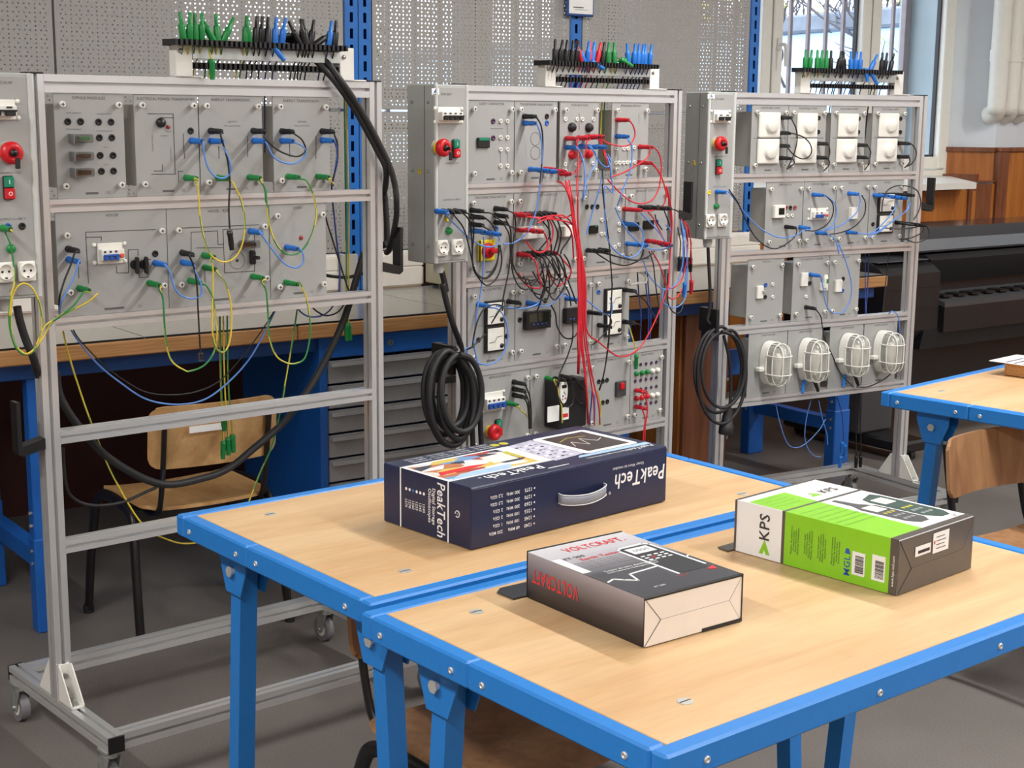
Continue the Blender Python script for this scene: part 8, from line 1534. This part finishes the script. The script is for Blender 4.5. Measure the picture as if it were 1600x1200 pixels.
patch(kp, 'label_print', 'print_black', (0, -.0036, 0), X, Z, rect(KX*.235, KZ*.645, KX*.385, KZ*.70), .0003); patch(kp, 'label_print', 'print_red', (0, -.0036, 0), X, Z, rect(KX*.44, KZ*.72, KX*.455, KZ*.78), .0003)
for i in range(4): patch(kp, 'label_print', 'print_grey', (0, -.0036, 0), X, Z, rect(KX*.47, KZ*(.62+.07*i), KX*(.60-.02*(i % 2)), KZ*(.635+.07*i)), .0003)
MB().box(-.004, KX, KY, KY+.003, .0, KZ+.001, b=.001).build('back_flap', 'kps_grey', kp); MB().prism([(-.018, KY+.004), (KX*.4, KY+.004), (KX*.4, KY+.034), (-.014, KY+.034)], 'z', .0004, .0024).build('open_flap', 'kps_grey', kp)
# ---- small wooden block with a sheet on the far table
wbk = thing('wooden_block', 'small wooden block under a sheet of paper at the right photo edge', 'block', (4.1906,2.9083,0.75), math.radians(8))
MB().box(0, .12, -.03, .05, 0, .045, b=.003).build('block', 'bench_oak', wbk); MB().box(-.03, .16, -.05, .09, .0455, .0475).build('paper_sheet', 'paper', wbk)
for i in range(3): MB().box(-.02, .1, -.03+i*.03, -.022+i*.03, .0476, .0480).build('printed_line', 'socket_violet', wbk)
# ================================================================ large-format printer at the right
PRX, PRY = 5.36, 4.46
pr = thing('plotter', 'large black wide-format printer with grey glossy lid right of the racks', 'printer', (PRX, PRY, 0))
L = 2.2
# cross sections are (y, z)
MB().prism([(.14, .62), (.62, .62), (.62, .98), (.56, 1.035), (.30, 1.035), (.20, .99), (.14, .93)], 'x', .40, L-.3).build('printer_body', 'printer_black', pr)
MB().prism([(.20, .995), (.30, 1.038), (.56, 1.038), (.63, .99), (.63, 1.0), (.57, 1.052), (.29, 1.052), (.18, 1.0)], 'x', -.02, L-.28).build('printer_lid', 'printer_glossy', pr)
MB().prism([(.10, .955), (.19, .995), (.19, 1.006), (.09, .965)], 'x', .34, L-.3).build('lid_lip', 'printer_lid', pr)
MB().prism([(.12, .80), (.20, .86), (.20, .93), (.10, .945), (.06, .92)], 'x', .40, L-.3).build('front_cover', 'printer_black', pr)
MB().prism([(-.02, .70), (.16, .745), (.16, .76), (-.02, .725)], 'x', .42, L-.3).build('paper_ledge', 'dark_grey', pr)
for i in range(12): MB().box(.46+i*.11, .53+i*.11, .02, .10, .742, .752).build('ledge_rib', 'printer_black', pr)
MB().prism([(-.02, .58), (.20, .56), (.20, .70), (-.02, .70)], 'x', .42, L-.3).build('lower_cover', 'printer_black', pr)
# left end housing
e = MB(); e.prism([(.0, .60), (.0, .87), (.04, .90), (.10, .925), (.60, .925), (.62, .90), (.62, .52), (.06, .52)], 'x', .0, .40); e.build('end_housing', 'printer_black', pr)
MB().prism([(.06, .9255), (.60, .9255), (.60, .932), (.06, .929)], 'x', .02, .38).build('end_top', 'printer_lid', pr)
for z in (.80, .70): MB().box(-.001, .402, -.0012, .001, z, z+.004).build('housing_joint', 'black_paint', pr)
MB().prism([(.02, .50), (.60, .50), (.60, .62), (.0, .60)], 'x', .30, L-.3).build('roll_cover', 'printer_black', pr)
# stand
MB().box(.02, .26, .12, .24, .10, .52, b=.01).build('stand_column', 'dark_grey', pr)
MB().box(L-.5, L-.28, .12, .24, .10, .52, b=.01).build('stand_column', 'dark_grey', pr)
MB().box(.06, .24, -.12, .66, .045, .10, b=.012).build('stand_foot', 'black_plastic', pr); MB().box(L-.48, L-.30, -.12, .66, .045, .10, b=.012).build('stand_foot', 'black_plastic', pr)
MB().box(.26, L-.5, .16, .20, .22, .32, b=.006).build('stand_beam', 'black_plastic', pr)
MB().box(.28, L-.5, .10, .13, .20, .50).build('catch_basket', 'black_paint', pr)
for x in (.15, L-.39):
    for y in (-.08, .62): MB().cyl((x-.015, y, .024), (x+.015, y, .024), .024, n=14).build('stand_wheel', 'black_rubber', pr)
so = thing('wall_outlet', 'white outlet box on the timber panelling behind the right rack post', 'outlet', (7.0654,5.67,0.888))
MB().box(0, .16, 0, .048, 0, .075, b=.004).build('outlet_body', 'trunk_white', so); MB().box(.02, .07, -.002, 0, .012, .062, b=.001).build('outlet_face', 'white_plastic', so)
